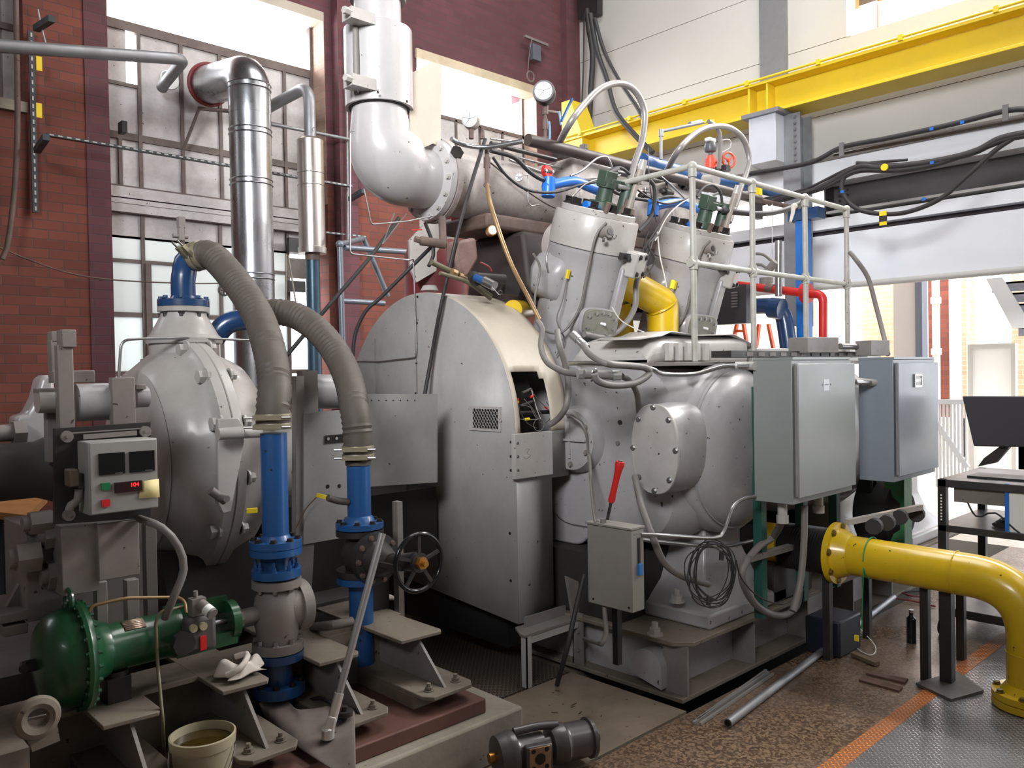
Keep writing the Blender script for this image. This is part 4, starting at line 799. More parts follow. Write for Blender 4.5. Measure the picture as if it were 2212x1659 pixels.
for a_, b_ in (((1128, 850), (1146, 841)), ((1120, 892), (1186, 890)), ((1122, 878), (1150, 868))): MB().cyl(PY(*a_, OY+.03), PY(*b_, OY+.03), .011, n=12).build('sensor_body', BLK, t)
# thin tube and clips along the guard face
tubeone(rnd(xl(GX-.014, (762, 780), (820, 781), (898, 772), (900, 760), (893, 560))+yl(3.6, (884, 562), (762, 549), (757, 545), (757, 285), (765, 282)), .02), .0045, 'bare_tube', STEEL, 'thin bent steel tube running up the guard face to the exhaust elbow', 'tube', smooth=False)
tubeone(rnd(yl(3.65, (786, 408), (802, 485), (880, 478), (942, 465)), .02), .004, 'bare_tube', STEEL, 'thin bent steel tube under the exhaust elbow', 'tube', smooth=False)
tubeone(rnd(yl(3.75, (852, 460), (826, 528), (878, 462)), .01), .0035, 'bare_tube', STEEL, 'thin sharply doubled tube left of the elbow flange', 'tube', smooth=False)
# long bars and cables crossing the front
tubeone([xl(GX-.03, (1048, 300, 3.2))[0], PX(1000, 460, 3.0), PX(955, 650, GX-.04), PX(925, 810, GX-.06), PX(862, 1160, 2.65)], .0115, 'black_hose', RUB, 'straight black hose crossing in front of the flywheel guard', 'hose')
tubeone(yl(4.9, (862, 470), (800, 555), (700, 672), (608, 782)), .014, 'dark_cable', RUB, 'dark cable descending to the left behind the second ribbed hose', 'cable')
tubeone([PY(935, 530, 4.3), PY(880, 585, 4.4), PY(820, 645, 4.55), PY(790, 672, 4.62), PY(768, 720, 4.68), PY(762, 770, 4.7)], .013, 'dark_cable', RUB, 'dark cable curling round the top left of the flywheel guard', 'cable')

# ================================================================ crankcase block and base
EX0, EX1 = 3.40, 6.55
def rrect(y0, y1, z0, z1, r, x, seg=6):
    out = []
    for cy, cz, a0 in ((y1-r, z1-r, 0), (y0+r, z1-r, PI/2), (y0+r, z0+r, PI), (y1-r, z0+r, 1.5*PI)):
        for k in range(seg+1): a = a0+PI/2*k/seg; out.append((x, cy+r*math.cos(a), cz+r*math.sin(a)))
    return out
t = thing('crankcase', 'long grey cast crankcase block with oval side cover and round domed cover', 'engine block', (4.9, 3.7, .62))
MB().prism(rrect(3.0, 4.8, .62, 1.63, .12, EX0+.02), (EX1-EX0, 0, 0)).build('crankcase_body', GREY, t, bev=.01)
# crosshead bay that reaches towards the camera, rounded belly
for dx in (0, 1.25):
    m = MB(); R = []
    for f, y0, z0, z1, r in ((0, 2.95, .64, 1.62, .10), (.03, 2.5, .66, 1.62, .16), (.06, 2.42, .70, 1.60, .2)): pass
    sec = []
    for x, y0, z0, z1, r in ((EX0, 2.62, .74, 1.60, .18), (EX0+.05, 2.46, .70, 1.62, .24), (EX0+.16, 2.40, .68, 1.62, .24), (EX0+.80, 2.40, .68, 1.62, .24), (EX0+.88, 2.46, .72, 1.60, .22), (EX0+.92, 2.62, .78, 1.56, .18)):
        sec.append([m.bm.verts.new((p[0]+dx, p[1], p[2])) for p in rrect(y0, 3.3, z0, z1, r, x)])
    m.skin(sec).build('crosshead_bay', GREY, t)
dc = PY(1594, 968, 2.36)
for dx in (0, 1.25):
    c = dc+V3((dx, 0, 0))
    MB().lathe(c+V3((0, .1, 0)), (0, -1, 0), [(0, .46), (.06, .455), (.08, .44), (.085, .425), (.10, .425)], 64).build('cover_ring', GREY, t)
    MB().lathe(c+V3((0, .02, 0)), (0, -1, 0), [(0, .418), (.02, .418), (.05, .40), (.085, .35), (.115, .26), (.13, .14), (.135, .0)], 64).build('domed_cover', GREY, t)
# obround side cover on the end wall
OX = 3.285; oc = PX(1414, 970, OX)
def obr(x, hy, hz, n=48, e=2.4): return [(x, oc.y+hy*math.copysign(abs(math.cos(2*PI*k/n))**(2/e), math.cos(2*PI*k/n)), oc.z+hz*math.copysign(abs(math.sin(2*PI*k/n))**(2/e), math.sin(2*PI*k/n))) for k in range(n)]
m = MB(); m.skin([[m.bm.verts.new(p) for p in obr(x, a, b)] for x, a, b in ((OX+.36, .13, .22), (OX+.14, .145, .226), (OX+.05, .14, .22), (OX+.012, .137, .217))]).build('cover_boss', GREY, t)
m = MB(); m.skin([[m.bm.verts.new(p) for p in obr(x, a, b)] for x, a, b in ((OX+.012, .139, .222), (OX-.003, .139, .222), (OX-.006, .136, .219), (OX-.006, .118, .195), (OX-.009, .112, .188), (OX-.009, .02, .04))]).build('oval_cover', GREYL, t)
bolts(t, [(OX-.006, oc.y+.128*math.cos(a)*1.0, oc.z+.206*math.sin(a)) for a in [PI/2+PI/4*k+.0 for k in range(8)]], (-1, 0, 0), .011, .012, STEEL)
for p in ((1340, 912), (1335, 957)): c = PX(*p, EX0-.002); MB().cyl(c, c-V3((.008, 0, 0)), .012, n=14).build('plug', BLK if p[1] < 930 else GREYD, t)
# bearing cover left
c = PX(1232, 950, EX0-.07)
MB().lathe(c+V3((.10, 0, 0)), (-1, 0, 0), [(0, .19), (.05, .185), (.07, .17), (.10, .165), (.104, .15), (.105, .0)], 40).build('bearing_cover', GREY, t)
MB().bar(c+V3((-.01, .09, 0)), c+V3((-.01, -.12, 0)), .02, .012).bar(c+V3((-.01, 0, .1)), c+V3((-.01, 0, -.1)), .01, .012).build('cover_rib', GREY, t); bolts(t, circ(c-V3((.004, 0, 0)), (1, 0, 0), .135, 6, .5), (-1, 0, 0), .013, .012, GREYD)
# deck cover box on top
m = MB(); sec = []
for x, z1, r in ((3.46, 1.68, .05), (3.52, 1.76, .08), (3.62, 1.785, .09), (4.45, 1.785, .06)): sec.append([m.bm.verts.new(p) for p in rrect(2.62, 3.15, 1.6, z1, r, x)])
m.skin(sec).build('deck_cover', GREYL, t)
for k in range(5): MB().box((3.62+.085*k, 2.595, 1.645), (3.66+.085*k, 2.625, 1.74)).build('bolt_lug', GREYL, t)
MB().box((3.45, 2.44, 1.615), (6.5, 3.15, 1.635)).build('deck_plate', GREYD, t, bev=.003); MB().box((4.55, 2.62, 1.63), (6.4, 3.1, 1.72)).build('deck_box', GREYL, t, bev=.006)
m = MB(); q = yl(2.9, (1290, 735), (1340, 728), (1362, 719), (1420, 727), (1500, 725), (1545, 748), (1560, 772)); top = [m.bm.verts.new(v) for v in q]; bot = [m.bm.verts.new(V3((v.x, v.y-.28, v.z-.006))) for v in q]
for k in range(len(q)-1): m.bm.faces.new((top[k], top[k+1], bot[k+1], bot[k]))
tag(m.build('loose_gasket_sheet', GREYL, sol=.006), 'buckled grey sheet lying on top of the deck cover', 'sheet')
# base frame under the engine
t = thing('engine_base', 'grey steel base frame with rounded end lug under the crankcase', 'base frame', (4.9, 3.6, 0))
BXc, BYc = 3.27, 2.28
MB().hexa([(BXc-.02, BYc+.06), (BXc+.05, BYc-.02), (7.0, BYc-.02), (7.0, 4.9), (BXc-.02, 4.9)], .262, .285).build('top_plate', DUSTY, t, bev=.004)
MB().box((BXc+.06, BYc+.14, .02), (BXc+.075, 4.9, .262)).box((BXc+.07, BYc+.13, .02), (7.0, BYc+.145, .262)).build('web', GREY, t); MB().hexa([(BXc-.02, BYc), (7.0, BYc), (7.0, BYc+.16), (BXc+.15, BYc+.16), (BXc+.15, 4.9), (BXc-.02, 4.9)], .0, .022).build('bottom_flange', DUSTY, t, bev=.003)
for x in (BXc+.02, 3.9, 4.5, 5.1, 5.7): MB().box((x, BYc, .02), (x+.015, BYc+.14, .262)).build('stiffener', GREYD, t)
MB().box((BXc-.01, 2.92, .0), (BXc+.0, 2.99, .30)).box((BXc-.01, 2.985, .0), (BXc+.06, 2.99, .30)).build('corner_angle', GREYD, t); bolts(t, [(BXc-.01, 2.95, z) for z in (.10, .2)], (-1, 0, 0), .01, .01, GREYD)
lc = PX(1398, 1440, BXc-.02); q = [(BXc-.03, lc.y+.09*math.cos(PI*k/12), lc.z+.0+.09*math.sin(PI*k/12)) for k in range(13)]+[(BXc-.03, lc.y-.09, lc.z-.09), (BXc-.03, lc.y+.09, lc.z-.05)]; MB().prism(q, (.10, 0, 0)).build('lifting_lug', GREY, t)
# cast feet
for dx in (0, 1.5, 2.6):
    m = MB(); sec = []
    for z, x0, x1, y0, y1 in ((.285, 3.52, 4.3, 2.30, 2.95), (.36, 3.52, 4.3, 2.30, 2.95), (.365, 3.55, 4.27, 2.33, 2.92), (.46, 3.66, 4.16, 2.42, 2.85), (.62, 3.74, 4.10, 2.47, 2.8), (.76, 3.74, 4.10, 2.47, 2.8)):
        sec.append([m.bm.verts.new((a+dx, b, z)) for a, b in ((x0, y0), (x1, y0), (x1, y1), (x0, y1))])
    m.skin(sec).build('cast_foot', GREY, t, bev=.012)
bolts(t, [PZ(1462, 1300, .40), PZ(1415, 1372, .285)], (0, 0, 1), .03, .035, GREYL, 'anchor_nut', shank=.03)
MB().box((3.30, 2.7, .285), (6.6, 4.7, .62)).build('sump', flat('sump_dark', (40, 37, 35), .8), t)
for y in (2.85,): MB().prism([(3.3, y, .285), (3.3, y+.02, .285), (3.42, y+.02, .62), (3.42, y, .62)], (.1, 0, 0)).build('gusset', GREYD, t)
MB().prism(yl(2.98, (1225, 1245), (1262, 1262), (1310, 1352), (1240, 1335)), (0, .02, 0)).build('brace_plate', GREYD, t)
# battery-like black boxes beside the base
one(MB().box((4.35, 2.02, .0), (4.62, 2.22, .2)), 'battery_box', flat('box_navy', (22, 26, 38), .5), 'dark blue battery box on the floor beside the engine base', 'box', bev=.01)
one(MB().box((4.15, 2.3, .29), (4.6, 2.62, .50)), 'black_bin', BLK, 'black box on the engine base behind the yellow flange', 'box', bev=.006)

# ================================================================ power cylinders
TILT = math.radians(18.5); CX1 = 3.76
A_ = V3((0, -math.sin(TILT), math.cos(TILT)))
B_ = V3((CX1, 3.50, 1.62))
U_ = V3((1, 0, 0)); W_ = A_.cross(U_)*-1                                                  # W_ points to the near side, square to the axis
if W_.y > 0: W_ = -W_
def L(u, w_, a): return B_ + U_*u + W_*w_ + A_*a
t = thing('power_cylinder', 'nearer inclined grey engine cylinder, first behind the flywheel guard', 'cylinder', B_, 'inclined power cylinders')
MB().lathe(B_, A_, [(-.05, .27), (.05, .26), (.16, .238), (.34, .236), (.60, .240), (.70, .246), (.72, .256), (.745, .258), (.75, .25)], 64).build('cylinder_barrel', GREY, t)
MB().lathe(B_+A_*.752, A_, [(0, .25), (.004, .258), (.05, .258), (.19, .252), (.2, .246)], 64).build('cylinder_head', GREYL, t)
MB().lathe(B_+A_*.953, A_, [(0, .225), (.03, .225), (.034, .22)], 56).build('head_plate', GREYL, t)
MB().obox(L(.06, .24, .33), A_, (.36, .035, .03), W_).build('side_rib', GREY, t, bev=.01)
MB().prism([L(-.26, -.2, .42), L(-.29, -.2, .58), L(-.25, -.2, .68), L(-.1, -.2, .72), L(-.1, -.2, .38)], W_*.26).build('exhaust_neck', GREY, t, bev=.05)
MB().obox(L(-.165, .178, .27), A_, (.035, .012, .002), W_-U_).build('green_tape', flat('tape_green', (110, 210, 160), .5), t)
bolts(t, [p for p in circ(B_+A_*.985, A_, .185, 10, .25)], A_, .024, .045, CAP, 'head_nut')
# starting-air boss and pocket on the left flank
c = L(-.14, .20, .865); MB().cyl(c-W_*.03, c+W_*.04+A_*.02, .04, .034, n=20).build('indicator_boss', GREYD, t); MB().cyl(c+W_*.041+A_*.021, c+W_*.043+A_*.022, .02, n=16).build('port', BLACK, t); bolts(t, [c+W_*.035+U_*.04, c+W_*.04-U_*.03-A_*.03], W_, .012, .014, STEEL)
c = L(-.13, .17, .98); MB().cyl(c, c+A_*.06+W_*.01, .016, n=12).build('plug_cap', RUSTY, t)
# fuel/gas valve block right flank
c = L(.13, .235, .72); MB().obox(c, (W_+U_*.4), (.06, .095, .075), A_).build('jacket_outlet', GREYL, t, bev=.012)
bolts(t, [c+(W_+U_*.4).normalized()*.06+A_*a+(U_-W_*.4).normalized()*b for a, b in ((.05, -.06), (.05, .06), (-.05, .06), (-.05, -.06))], (W_+U_*.4), .013, .014, CAP)
c = L(.015, .25, .76); MB().obox(c, U_, (.045, .03, .02), A_).cyl(c+W_*.02, c+W_*.05, .014, n=14).build('pipe_clamp', BLK, t)
# inspection cover bulge low on the right
c = PY(1300, 705, 3.16); MB().sph(c-W_*.10, .17, (1.05, .8, .85), 24).build('port_bulge', GREY, t)
def cover(c, n, up, hw, hh, dpt, nm, mt, par, e=3.6):
    n = V3(n).normalized(); u = V3(up).cross(n).normalized(); v = n.cross(u); m = MB(); R = []
    for d, k in ((0, 1), (dpt*.8, 1), (dpt, .97)): R.append([m.bm.verts.new(c+n*d+u*(hw*k*math.copysign(abs(math.cos(2*PI*i/36))**(2/e), math.cos(2*PI*i/36)))+v*(hh*k*math.copysign(abs(math.sin(2*PI*i/36))**(2/e), math.sin(2*PI*i/36)))) for i in range(36)])
    m.skin(R).build(nm, mt, par); return u, v, n
nn = (W_*.95-U_*.15+A_*.1).normalized(); cc = PY(1295, 698, 3.10)
u, v, n = cover(cc-nn*.03, nn, A_, .135, .085, .03, 'port_flange', GREY, t); u, v, n = cover(cc+nn*.002, nn, A_, .13, .08, .014, 'port_cover', paint('cover_olive', (122, 120, 110), .45, (84, 80, 72), .4, 5), t)
bolts(t, [cc+nn*.016+u*a+v*b for a, b in ((-.1, .035), (-.05, .055), (0, .06), (.05, .055), (.1, .03), (.1, -.03), (-.1, -.03), (.05, -.06), (-.05, -.06))], nn, .010, .01, STEEL); MB().cyl(cc+nn*.012, cc+nn*.05, .008, n=12).build('sampling_stub', WHT, t)
# dark green injection gear on the head
g = MB().lathe(L(.0, .02, .985), A_, [(0, .085), (.05, .08), (.055, .05), (.13, .045), (.135, .06), (.16, .06)], 24).build('valve_cage', OLV, t)
MB().obox(L(-.01, .02, 1.17), A_, (.045, .035, .05), U_).obox(L(.08, .03, 1.15), U_, (.08, .03, .025), A_).build('rocker_block', OLV, t, bev=.006)
MB().lathe(L(.15, .06, .985), A_, [(0, .06), (.03, .06), (.035, .045), (.18, .04), (.2, .03)], 20).build('valve_stack', OLV, t)
MB().lathe(L(.14, .10, .98), A_, [(0, .05), (.05, .045), (.055, .03), (.1, .03)], 16).build('valve_foot', RUSTY, t); MB().cyl(L(.11, .13, .98), L(.17, .10, 1.26), .018, n=14).build('hose_stub', paint('bare_casting', (150, 142, 132), .5, (80, 66, 58), .6, 9), t)
MB().cyl(L(.19, .09, 1.18), L(.20, .085, 1.32), .03, .022, n=16).build('filter_can', GREYL, t)
MB().cyl(L(.05, .06, 1.14), L(.13, .08, 1.14), .014, n=10).cyl(L(-.02, .02, 1.2), L(.04, .05, 1.24), .009, n=8).build('fitting', FIT, t)
MB().cyl(L(-.16, .03, .985), L(-.08, .05, .985), .04, n=8).build('blue_union', SKYB, t)
tagc = L(-.25, .1, .60); MB().obox(tagc, A_, (.026, .01, .006), W_).build('probe_plug', YTAG, t)
MB().tube([tagc-A_*.03, L(-.27, .12, .44), L(-.28, .12, .33), L(-.22, .16, .22), L(-.24, .14, .12)], .0035, 8).build('probe_wire', COND, t)
MB().tube([L(-.15, .21, .93), L(-.2, .2, .84), L(-.2, .2, .6), L(-.2, .2, .42), L(-.27, .17, .27), L(-.38, .1, .28), L(-.42, .05, .42), L(-.4, .02, .6), L(-.46, .0, .68)], .007, 10).build('sensing_tube', COND, t)
cyl2 = dup(t, (1.05, 0, 0), 'farther inclined grey engine cylinder, behind the pipe railing')
# ================================================================ exhaust line
EXX = 2.672; MY = 3.86; MZ = 2.74
t = thing('exhaust_elbow', 'large off-white cast exhaust elbow with bolted flange', 'exhaust elbow', (EXX, MY, 2.5))
pth = rnd([(EXX, MY, 3.22), (EXX, MY, MZ+.02), (3.04, MY, MZ)], .30, 18)
pth = [V3((EXX, MY, 3.22)), V3((EXX, MY, 3.05))] + [V3((EXX+.24-.24*math.cos(a), MY, 2.98-.24*math.sin(a))) for a in [PI/2*k/14 for k in range(1, 15)]] + [V3((3.03, MY, 2.74))]
m = MB(); R = []
for i, p in enumerate(pth):
    tt = (pth[min(i+1, len(pth)-1)]-pth[max(i-1, 0)]).normalized(); u = V3((0, 1, 0)); v = tt.cross(u); k = i/(len(pth)-1)
    R.append(m.ring(p, u, v, .145+.055*math.sin(PI*min(1, k*1.1))*.9+.03*k, 40))
m.skin(R).build('elbow_body', WHITE, t)
MB().lathe((2.985, MY, MZ), (1, 0, 0), [(0, .19), (.012, .236), (.05, .24), (.055, .236)], 56).build('elbow_flange', WHITE, t)
bolts(t, circ((2.992, MY, MZ), (1, 0, 0), .212, 14, .1), (-1, 0, 0), .014, .014, GREYL)
MB().lathe((3.043, MY, MZ), (1, 0, 0), [(0, .246), (.03, .25), (.034, .235)], 56).build('mating_flange', GASKET, t)
t = thing('exhaust_manifold', 'long soot-stained grey exhaust manifold running between the cylinder banks', 'manifold', (4.2, MY, 2.5))
MB().lathe((3.07, MY, MZ+.0), (1, 0, 0), [(0, .20), (.03, .185), (.10, .175), (.16, .19), (.5, .205), (.95, .205), (.98, .195), (1.0, .215), (2.6, .215), (2.65, .18)], 48).build('manifold_body', GASKET, t)
for k in (0, 1): MB().prism([(3.95+1.05*k, MY-.38, 2.52), (3.95+1.05*k, MY-.3, 2.98), (3.95+1.05*k, MY+.1, 2.98), (3.95+1.05*k, MY+.1, 2.52)], (.42, 0, 0)).build('manifold_box', GASKET, t, bev=.02)
MB().box((3.30, MY-.19, 2.47), (5.4, MY+.25, 2.56)).build('saddle_plate', RUSTY, t, bev=.02)
c = PY(984, 333, 3.66); MB().hexn(c, (-.3, -1, .2), .04, .03).build('flange_plug', CAP, t); c = PY(976, 375, 3.66)
MB().prism([(3.55, 3.55, 2.0), (3.55, 3.62, 2.47), (3.55, 4.1, 2.47), (3.55, 4.2, 2.0)], (1.9, 0, 0)).build('air_chest', paint('chest_black', (54, 44, 41), .6, (34, 28, 27), .6, 4), t, bev=.03)
MB().prism(yl(3.56, (985, 520), (1030, 512), (1035, 560), (1012, 600), (1000, 600), (985, 560)), (0, .1, 0)).build('support_rib', paint('scorched_pink', (134, 108, 100), .6, (70, 50, 46), .7, 6), t, bev=.02)
MB().lathe((3.7, 3.42, 2.36), (-.25, -1, -.1), [(0, .16), (.06, .15), (.08, .13)], 28).build('branch_neck', GASKET, t)
t = thing('muffler_jacket', 'white insulated exhaust jacket cylinder with clamp straps', 'muffler', (EXX, MY, 3.18))
zt, zb = PY(818, 62, MY).z, PY(818, 236, MY).z
MB().lathe((EXX, MY, zb), (0, 0, 1), [(0, .176), (0, .190), (zt-zb-.02, .190), (zt-zb, .15), (zt-zb, .13)], 56).build('jacket_shell', WHITE, t); MB().lathe((EXX, MY, zb-.004), (0, 0, 1), [(0, .14), (.0, .17), (.03, .17), (.03, .14)], 40).build('jacket_gap', flat('jacket_dark', (40, 42, 48), .6), t)
MB().cyl((EXX, MY, zt-.02), (EXX, MY, zt+.22), .131, n=44).build('stack_pipe', WHITE, t); MB().lathe((EXX, MY, zt+.15), (0, 0, 1), [(0, .155), (.02, .162), (.16, .162), (.4, .158)], 40).build('top_sleeve', GALVD, t)
for z in (zt-.03, zb+.07):
    c = V3((EXX, MY, z)); MB().box(c+V3((-.27, -.15, -.03)), c+V3((-.12, -.06, .03))).cyl(c+V3((-.31, -.14, 0)), c+V3((-.2, -.12, 0)), .02, n=6).build('strap_lug', GREYL, t)
MB().tube([V3((EXX-.185, MY-.06, zb+.03)), V3((EXX-.19, MY-.065, (zb+zt)/2)), V3((EXX-.185, MY-.06, zt-.06))], .018, 10).build('seam_welt', GREYD, t)
bolts(t, [c for c in yl(MY-.182, (772, 197), (800, 196), (816, 199), (866, 207), (879, 219))], (0, -1, 0), .006, .003, BLACK, 'rivet')
t = thing('heat_shield', 'tall bent grey sheet shield beside the exhaust jacket', 'shield', PY(915, 310, 3.75))
q = yl(3.75, (884, 160), (935, 134), (935, 310), (886, 332)); MB().prism(q, (0, .004, 0)).build('shield_panel', CREAM, t); q = yl(3.75, (935, 134), (953, 140), (952, 316), (935, 310)); MB().prism(q, (0, .004, 0)).build('shield_flange', CREAM, t)
# red tank and pale panel behind the manifold
t = thing('red_tank', 'dull red pressure tank behind the flywheel guard', 'tank', (4.5, 5.1, 1.2)); c = PY(940, 560, 5.2)
MB().lathe(c-V3((0, 0, .9)), (0, 0, 1), [(0, .25), (.7, .25), (.92, .245), (1.04, .2), (1.1, .13), (1.13, .08), (1.2, .075)], 40).build('tank_shell', REDP, t); MB().cyl(c+V3((.05, -.1, .25)), c+V3((.25, -.4, .42)), .09, n=20).build('tank_outlet', REDP, t)
one(MB().prism(yl(5.0, (884, 520), (915, 486), (985, 470), (985, 560), (900, 610), (886, 580)), (0, .02, 0)), 'pale_panel', GREYL, 'pale grey panel behind the red tank top', 'panel')
t = thing('drain_tee', 'brown iron drain tee with plugged end under the manifold', 'pipe fitting', PY(930, 530, 3.7))
MB().cyl(PY(908, 520, 3.72), PY(962, 528, 3.66), .026, n=18).cyl(PY(896, 516, 3.73), PY(910, 520, 3.72), .018, n=6).cyl(PY(957, 528, 3.68), PY(955, 470, 3.72), .022, n=16).build('tee_body', RUSTY, t); MB().tube(yl(3.7, (918, 480), (933, 520), (936, 552), (926, 575)), .011, 10).build('hose_tail', RUB, t)
MB().bar(PY(890, 497, 3.75), PY(912, 496, 3.72), .008, .006).build('red_lever', RTAG, t)
t = thing('pipe_run', 'olive pipe with unions descending to the right over the guard', 'pipe', PY(1000, 620, 3.6)); MB().tube(yl(3.55, (932, 566), (1000, 600), (1060, 640)), .016, 12).tube(yl(3.5, (950, 590), (1010, 610), (1060, 645)), .012, 12).build('pipe_body', paint('olive_pipe', (104, 98, 74), .5, (60, 52, 40), .5, 9), t); MB().cyl(PY(975, 588, 3.53), PY(985, 592, 3.53), .024, n=8).cyl(PY(990, 596, 3.53), PY(998, 599, 3.53), .022, n=8).build('pipe_union', COPPER, t)
t = thing('ball_valve', 'black ball valve with red lever and blue capped nipple above the guard', 'valve', PY(1060, 600, 3.45))
MB().cyl(PY(1023, 598, 3.45), PY(1090, 603, 3.4), .027, n=18).cyl(PY(1023, 598, 3.45), PY(1028, 606, 3.4), .034, n=14).build('valve_body', BLK, t)
MB().cyl(PY(1028, 600, 3.38), PY(1047, 608, 3.3), .021, n=18).build('blue_nipple', BLUE, t); MB().cyl(PY(1046, 607, 3.31), PY(1068, 618, 3.24), .026, n=20).build('cam_cap', STEEL, t); MB().tube(rnd(yl(3.36, (1038, 567), (1056, 576), (1062, 586)), .01), .006, 8, smooth=False).build('red_lever', REDP, t)
MB().torus(PY(1081, 632, 3.22), (.2, 1, 0), .012, .0018, 20, 6).cyl(PY(1062, 620, 3.24), PY(1078, 637, 3.22), .002, n=6).build('cap_ring', CHROME, t)
one(MB().prism(yl(3.48, (1095, 575), (1130, 592), (1120, 640), (1090, 635)), (0, .03, 0)), 'valve_plate', BLK, 'black square bolted plate behind the red-lever valve', 'plate')
one(MB().cyl(PY(1108, 668, 3.5), PY(1140, 668, 3.75), .055, n=24), 'yellow_stub', YEL, 'short yellow pipe stub between guard and first cylinder', 'pipe')
t = thing('pressure_gauge', 'small brass pressure gauge with pale dial under the manifold', 'gauge', PY(1070, 497, 3.5)); c = PY(1064, 497, 3.5); MB().cyl(c, c+V3((.03, .05, 0)), .03, n=24).build('gauge_case', BRASS, t); MB().cyl(c-V3((.002, .004, 0)), c, .025, n=24).build('gauge_dial', WHT, t)
def gauge(px, py, Y, r, label, mt=BLK, dirn=(-.8, -.6, 0), dep=.09, thick=.9):
    c = PY(px, py, Y); d = V3(dirn).normalized(); g_ = thing('pressure_gauge', label, 'gauge', c)
    MB().lathe(c-d*dep, d, [(0, r*thick), (.01, r), (dep-.006, r), (dep, r*.97), (dep, r*.85)], 36).build('gauge_case', mt, g_); f = MB().cyl(c, c+d*.003, r*.80, n=36).build('gauge_dial', flat('dial_white', (190, 192, 196), .3), g_)
    u, v, a = frame(d); m = MB()
    for k in range(5): an = k*1.26+.3; m.bar(c+d*.004, c+d*.004+u*math.cos(an)*r*.8+v*math.sin(an)*r*.8, .0022, .0022)
    m.build('gauge_marks', BLACK, f); return g_
gauge(1174, 196, 3.7, .072, 'large black round pressure gauge above the manifold')
gauge(1014, 257, 3.95, .052, 'round grey pressure gauge in front of the second window', GREYL)
gauge(1121, 383, 3.62, .024, 'small pressure gauge on the manifold side', GREYL, dep=.02)
def stk(name, segs, mt, label, cat_):
    if len(segs) == 1: a, b, r = segs[0]; return one(MB().cyl(a, b, r, n=14), name, mt, label, cat_)
    t_ = thing(name, label, cat_, segs[0][0])
    for a, b, r in segs: MB().cyl(a, b, r, n=14).build('pipe_segment', mt, t_)
    return t_
Yg = 3.75
stk('gauge_stand', [(PY(1178, 218, Yg), PY(1178, 322, Yg), .012), (PY(1178, 226, Yg), PY(1178, 248, Yg), .02), (PY(1178, 258, Yg), PY(1178, 280, Yg), .018), (PY(1178, 296, Yg), PY(1178, 312, Yg), .024), (PY(1178, 240, Yg), PY(1205, 244, Yg), .011)], RUSTY, 'brown iron stand pipe under the large black gauge', 'pipe')
one(MB().bar(PY(1208, 240, Yg-.03), PY(1212, 270, Yg-.03), .012, .008), 'lever_valve', paint('handle_blue', (116, 156, 190), .4, (80, 110, 140), .3, 9), 'pale blue valve lever, upper one beside the black gauge stand', 'valve lever')
one(MB().tube(rnd([PY(1186, 262, Yg-.03), PY(1188, 280, Yg-.03), PY(1187, 314, Yg-.03)], .02), .007, 8, smooth=False), 'lever_valve', MT['handle_blue'], 'pale blue valve lever, lower one beside the black gauge stand', 'valve lever')
stk('gauge_stand', [(PY(1018, 272, 3.97), PY(1018, 300, 3.97), .016), (PY(1040, 278, 4.0), PY(1042, 300, 4.0), .018)], RUSTY, 'brown nipples under the round grey gauge', 'pipe')
# pipes and hoses above the engine
def yt(Y, pts, r, name, mat, label, cat_, **k): return tubeone(yl(Y, *pts), r, name, mat, label, cat_, **k)
stk('air_header', [(PY(1140, 302, 3.5), PY(1640, 432, 3.5), .037)], paint('dark_brown_pipe', (66, 54, 50), .5, (40, 34, 32), .5, 5), 'long dark brown steel pipe running above the cylinder heads', 'pipe')
stk('blue_header', [(PY(1385, 350, 4.0), PY(1500, 385, 4.0), .072), (PY(1500, 385, 4.0), PY(1610, 402, 4.0), .05), (PY(1600, 402, 4.0), PY(1705, 428, 4.0), .03)], BLUE, 'blue pipe header behind the second cylinder, running under the red handwheel', 'pipe')
stk('return_pipe', [(PY(1200, 332, 3.9), PY(1300, 362, 3.9), .03), (PY(1330, 372, 3.9), PY(1470, 402, 3.9), .022), (PY(1060, 310, 3.7), PY(1200, 345, 3.7), .015)], BLK, 'black pipes below the brown header', 'pipe')
stk('support_rod', [(PY(1080, 330, 3.72), PY(1330, 395, 3.6), .008), (PY(1100, 345, 3.7), PY(1170, 372, 3.7), .008), (PY(1060, 300, 3.8), PY(1260, 322, 3.9), .007)], STEEL, 'thin steel rods lying across the manifold', 'rod')
yt(3.3, [(1210, 305, 3.5), (1232, 265), (1265, 222), (1300, 190), (1340, 180), (1372, 197), (1392, 240), (1388, 300), (1372, 350), (1358, 400), (1348, 430)], .021, 'braided_hose', paint('braid', (150, 146, 144), .4, (110, 104, 104), .4, 40, metal=.4), 'braided steel hose arching high to the nearer cylinder head', 'hose', n=16)
yt(3.25, [(1440, 370, 3.5), (1465, 325), (1500, 290), (1535, 274), (1575, 276), (1605, 300), (1618, 340), (1612, 375), (1600, 405), (1590, 440), (1575, 480)], .021, 'braided_hose', MT['braid'], 'braided steel hose arching to the farther cylinder head', 'hose', n=16)
yt(3.6, [(1530, 262), (1548, 275), (1556, 300), (1553, 365)], .017, 'grey_conduit', COND, 'light grey conduit dropping from the white junction fitting', 'conduit')
t = thing('conduit_fitting', 'white conduit run with junction body over the blue header', 'conduit', PY(1430, 330, 3.9)); MB().cyl(PY(1428, 345, 3.9), PY(1428, 285, 3.9), .013, n=12).cyl(PY(1428, 284, 3.9), PY(1530, 262, 3.75), .013, n=12).cyl(PY(1428, 295, 3.9), PY(1428, 280, 3.9), .02, n=12).build('conduit_run', GALVD, t); MB().bar(PY(1490, 268, 3.82), PY(1514, 263, 3.82), .04, .035).build('junction_body', GALVD, t, bev=.006)
MB().bar(PY(1524, 262, 3.7), PY(1540, 262, 3.7), .025, .02).build('yellow_cap', YTAG, t)
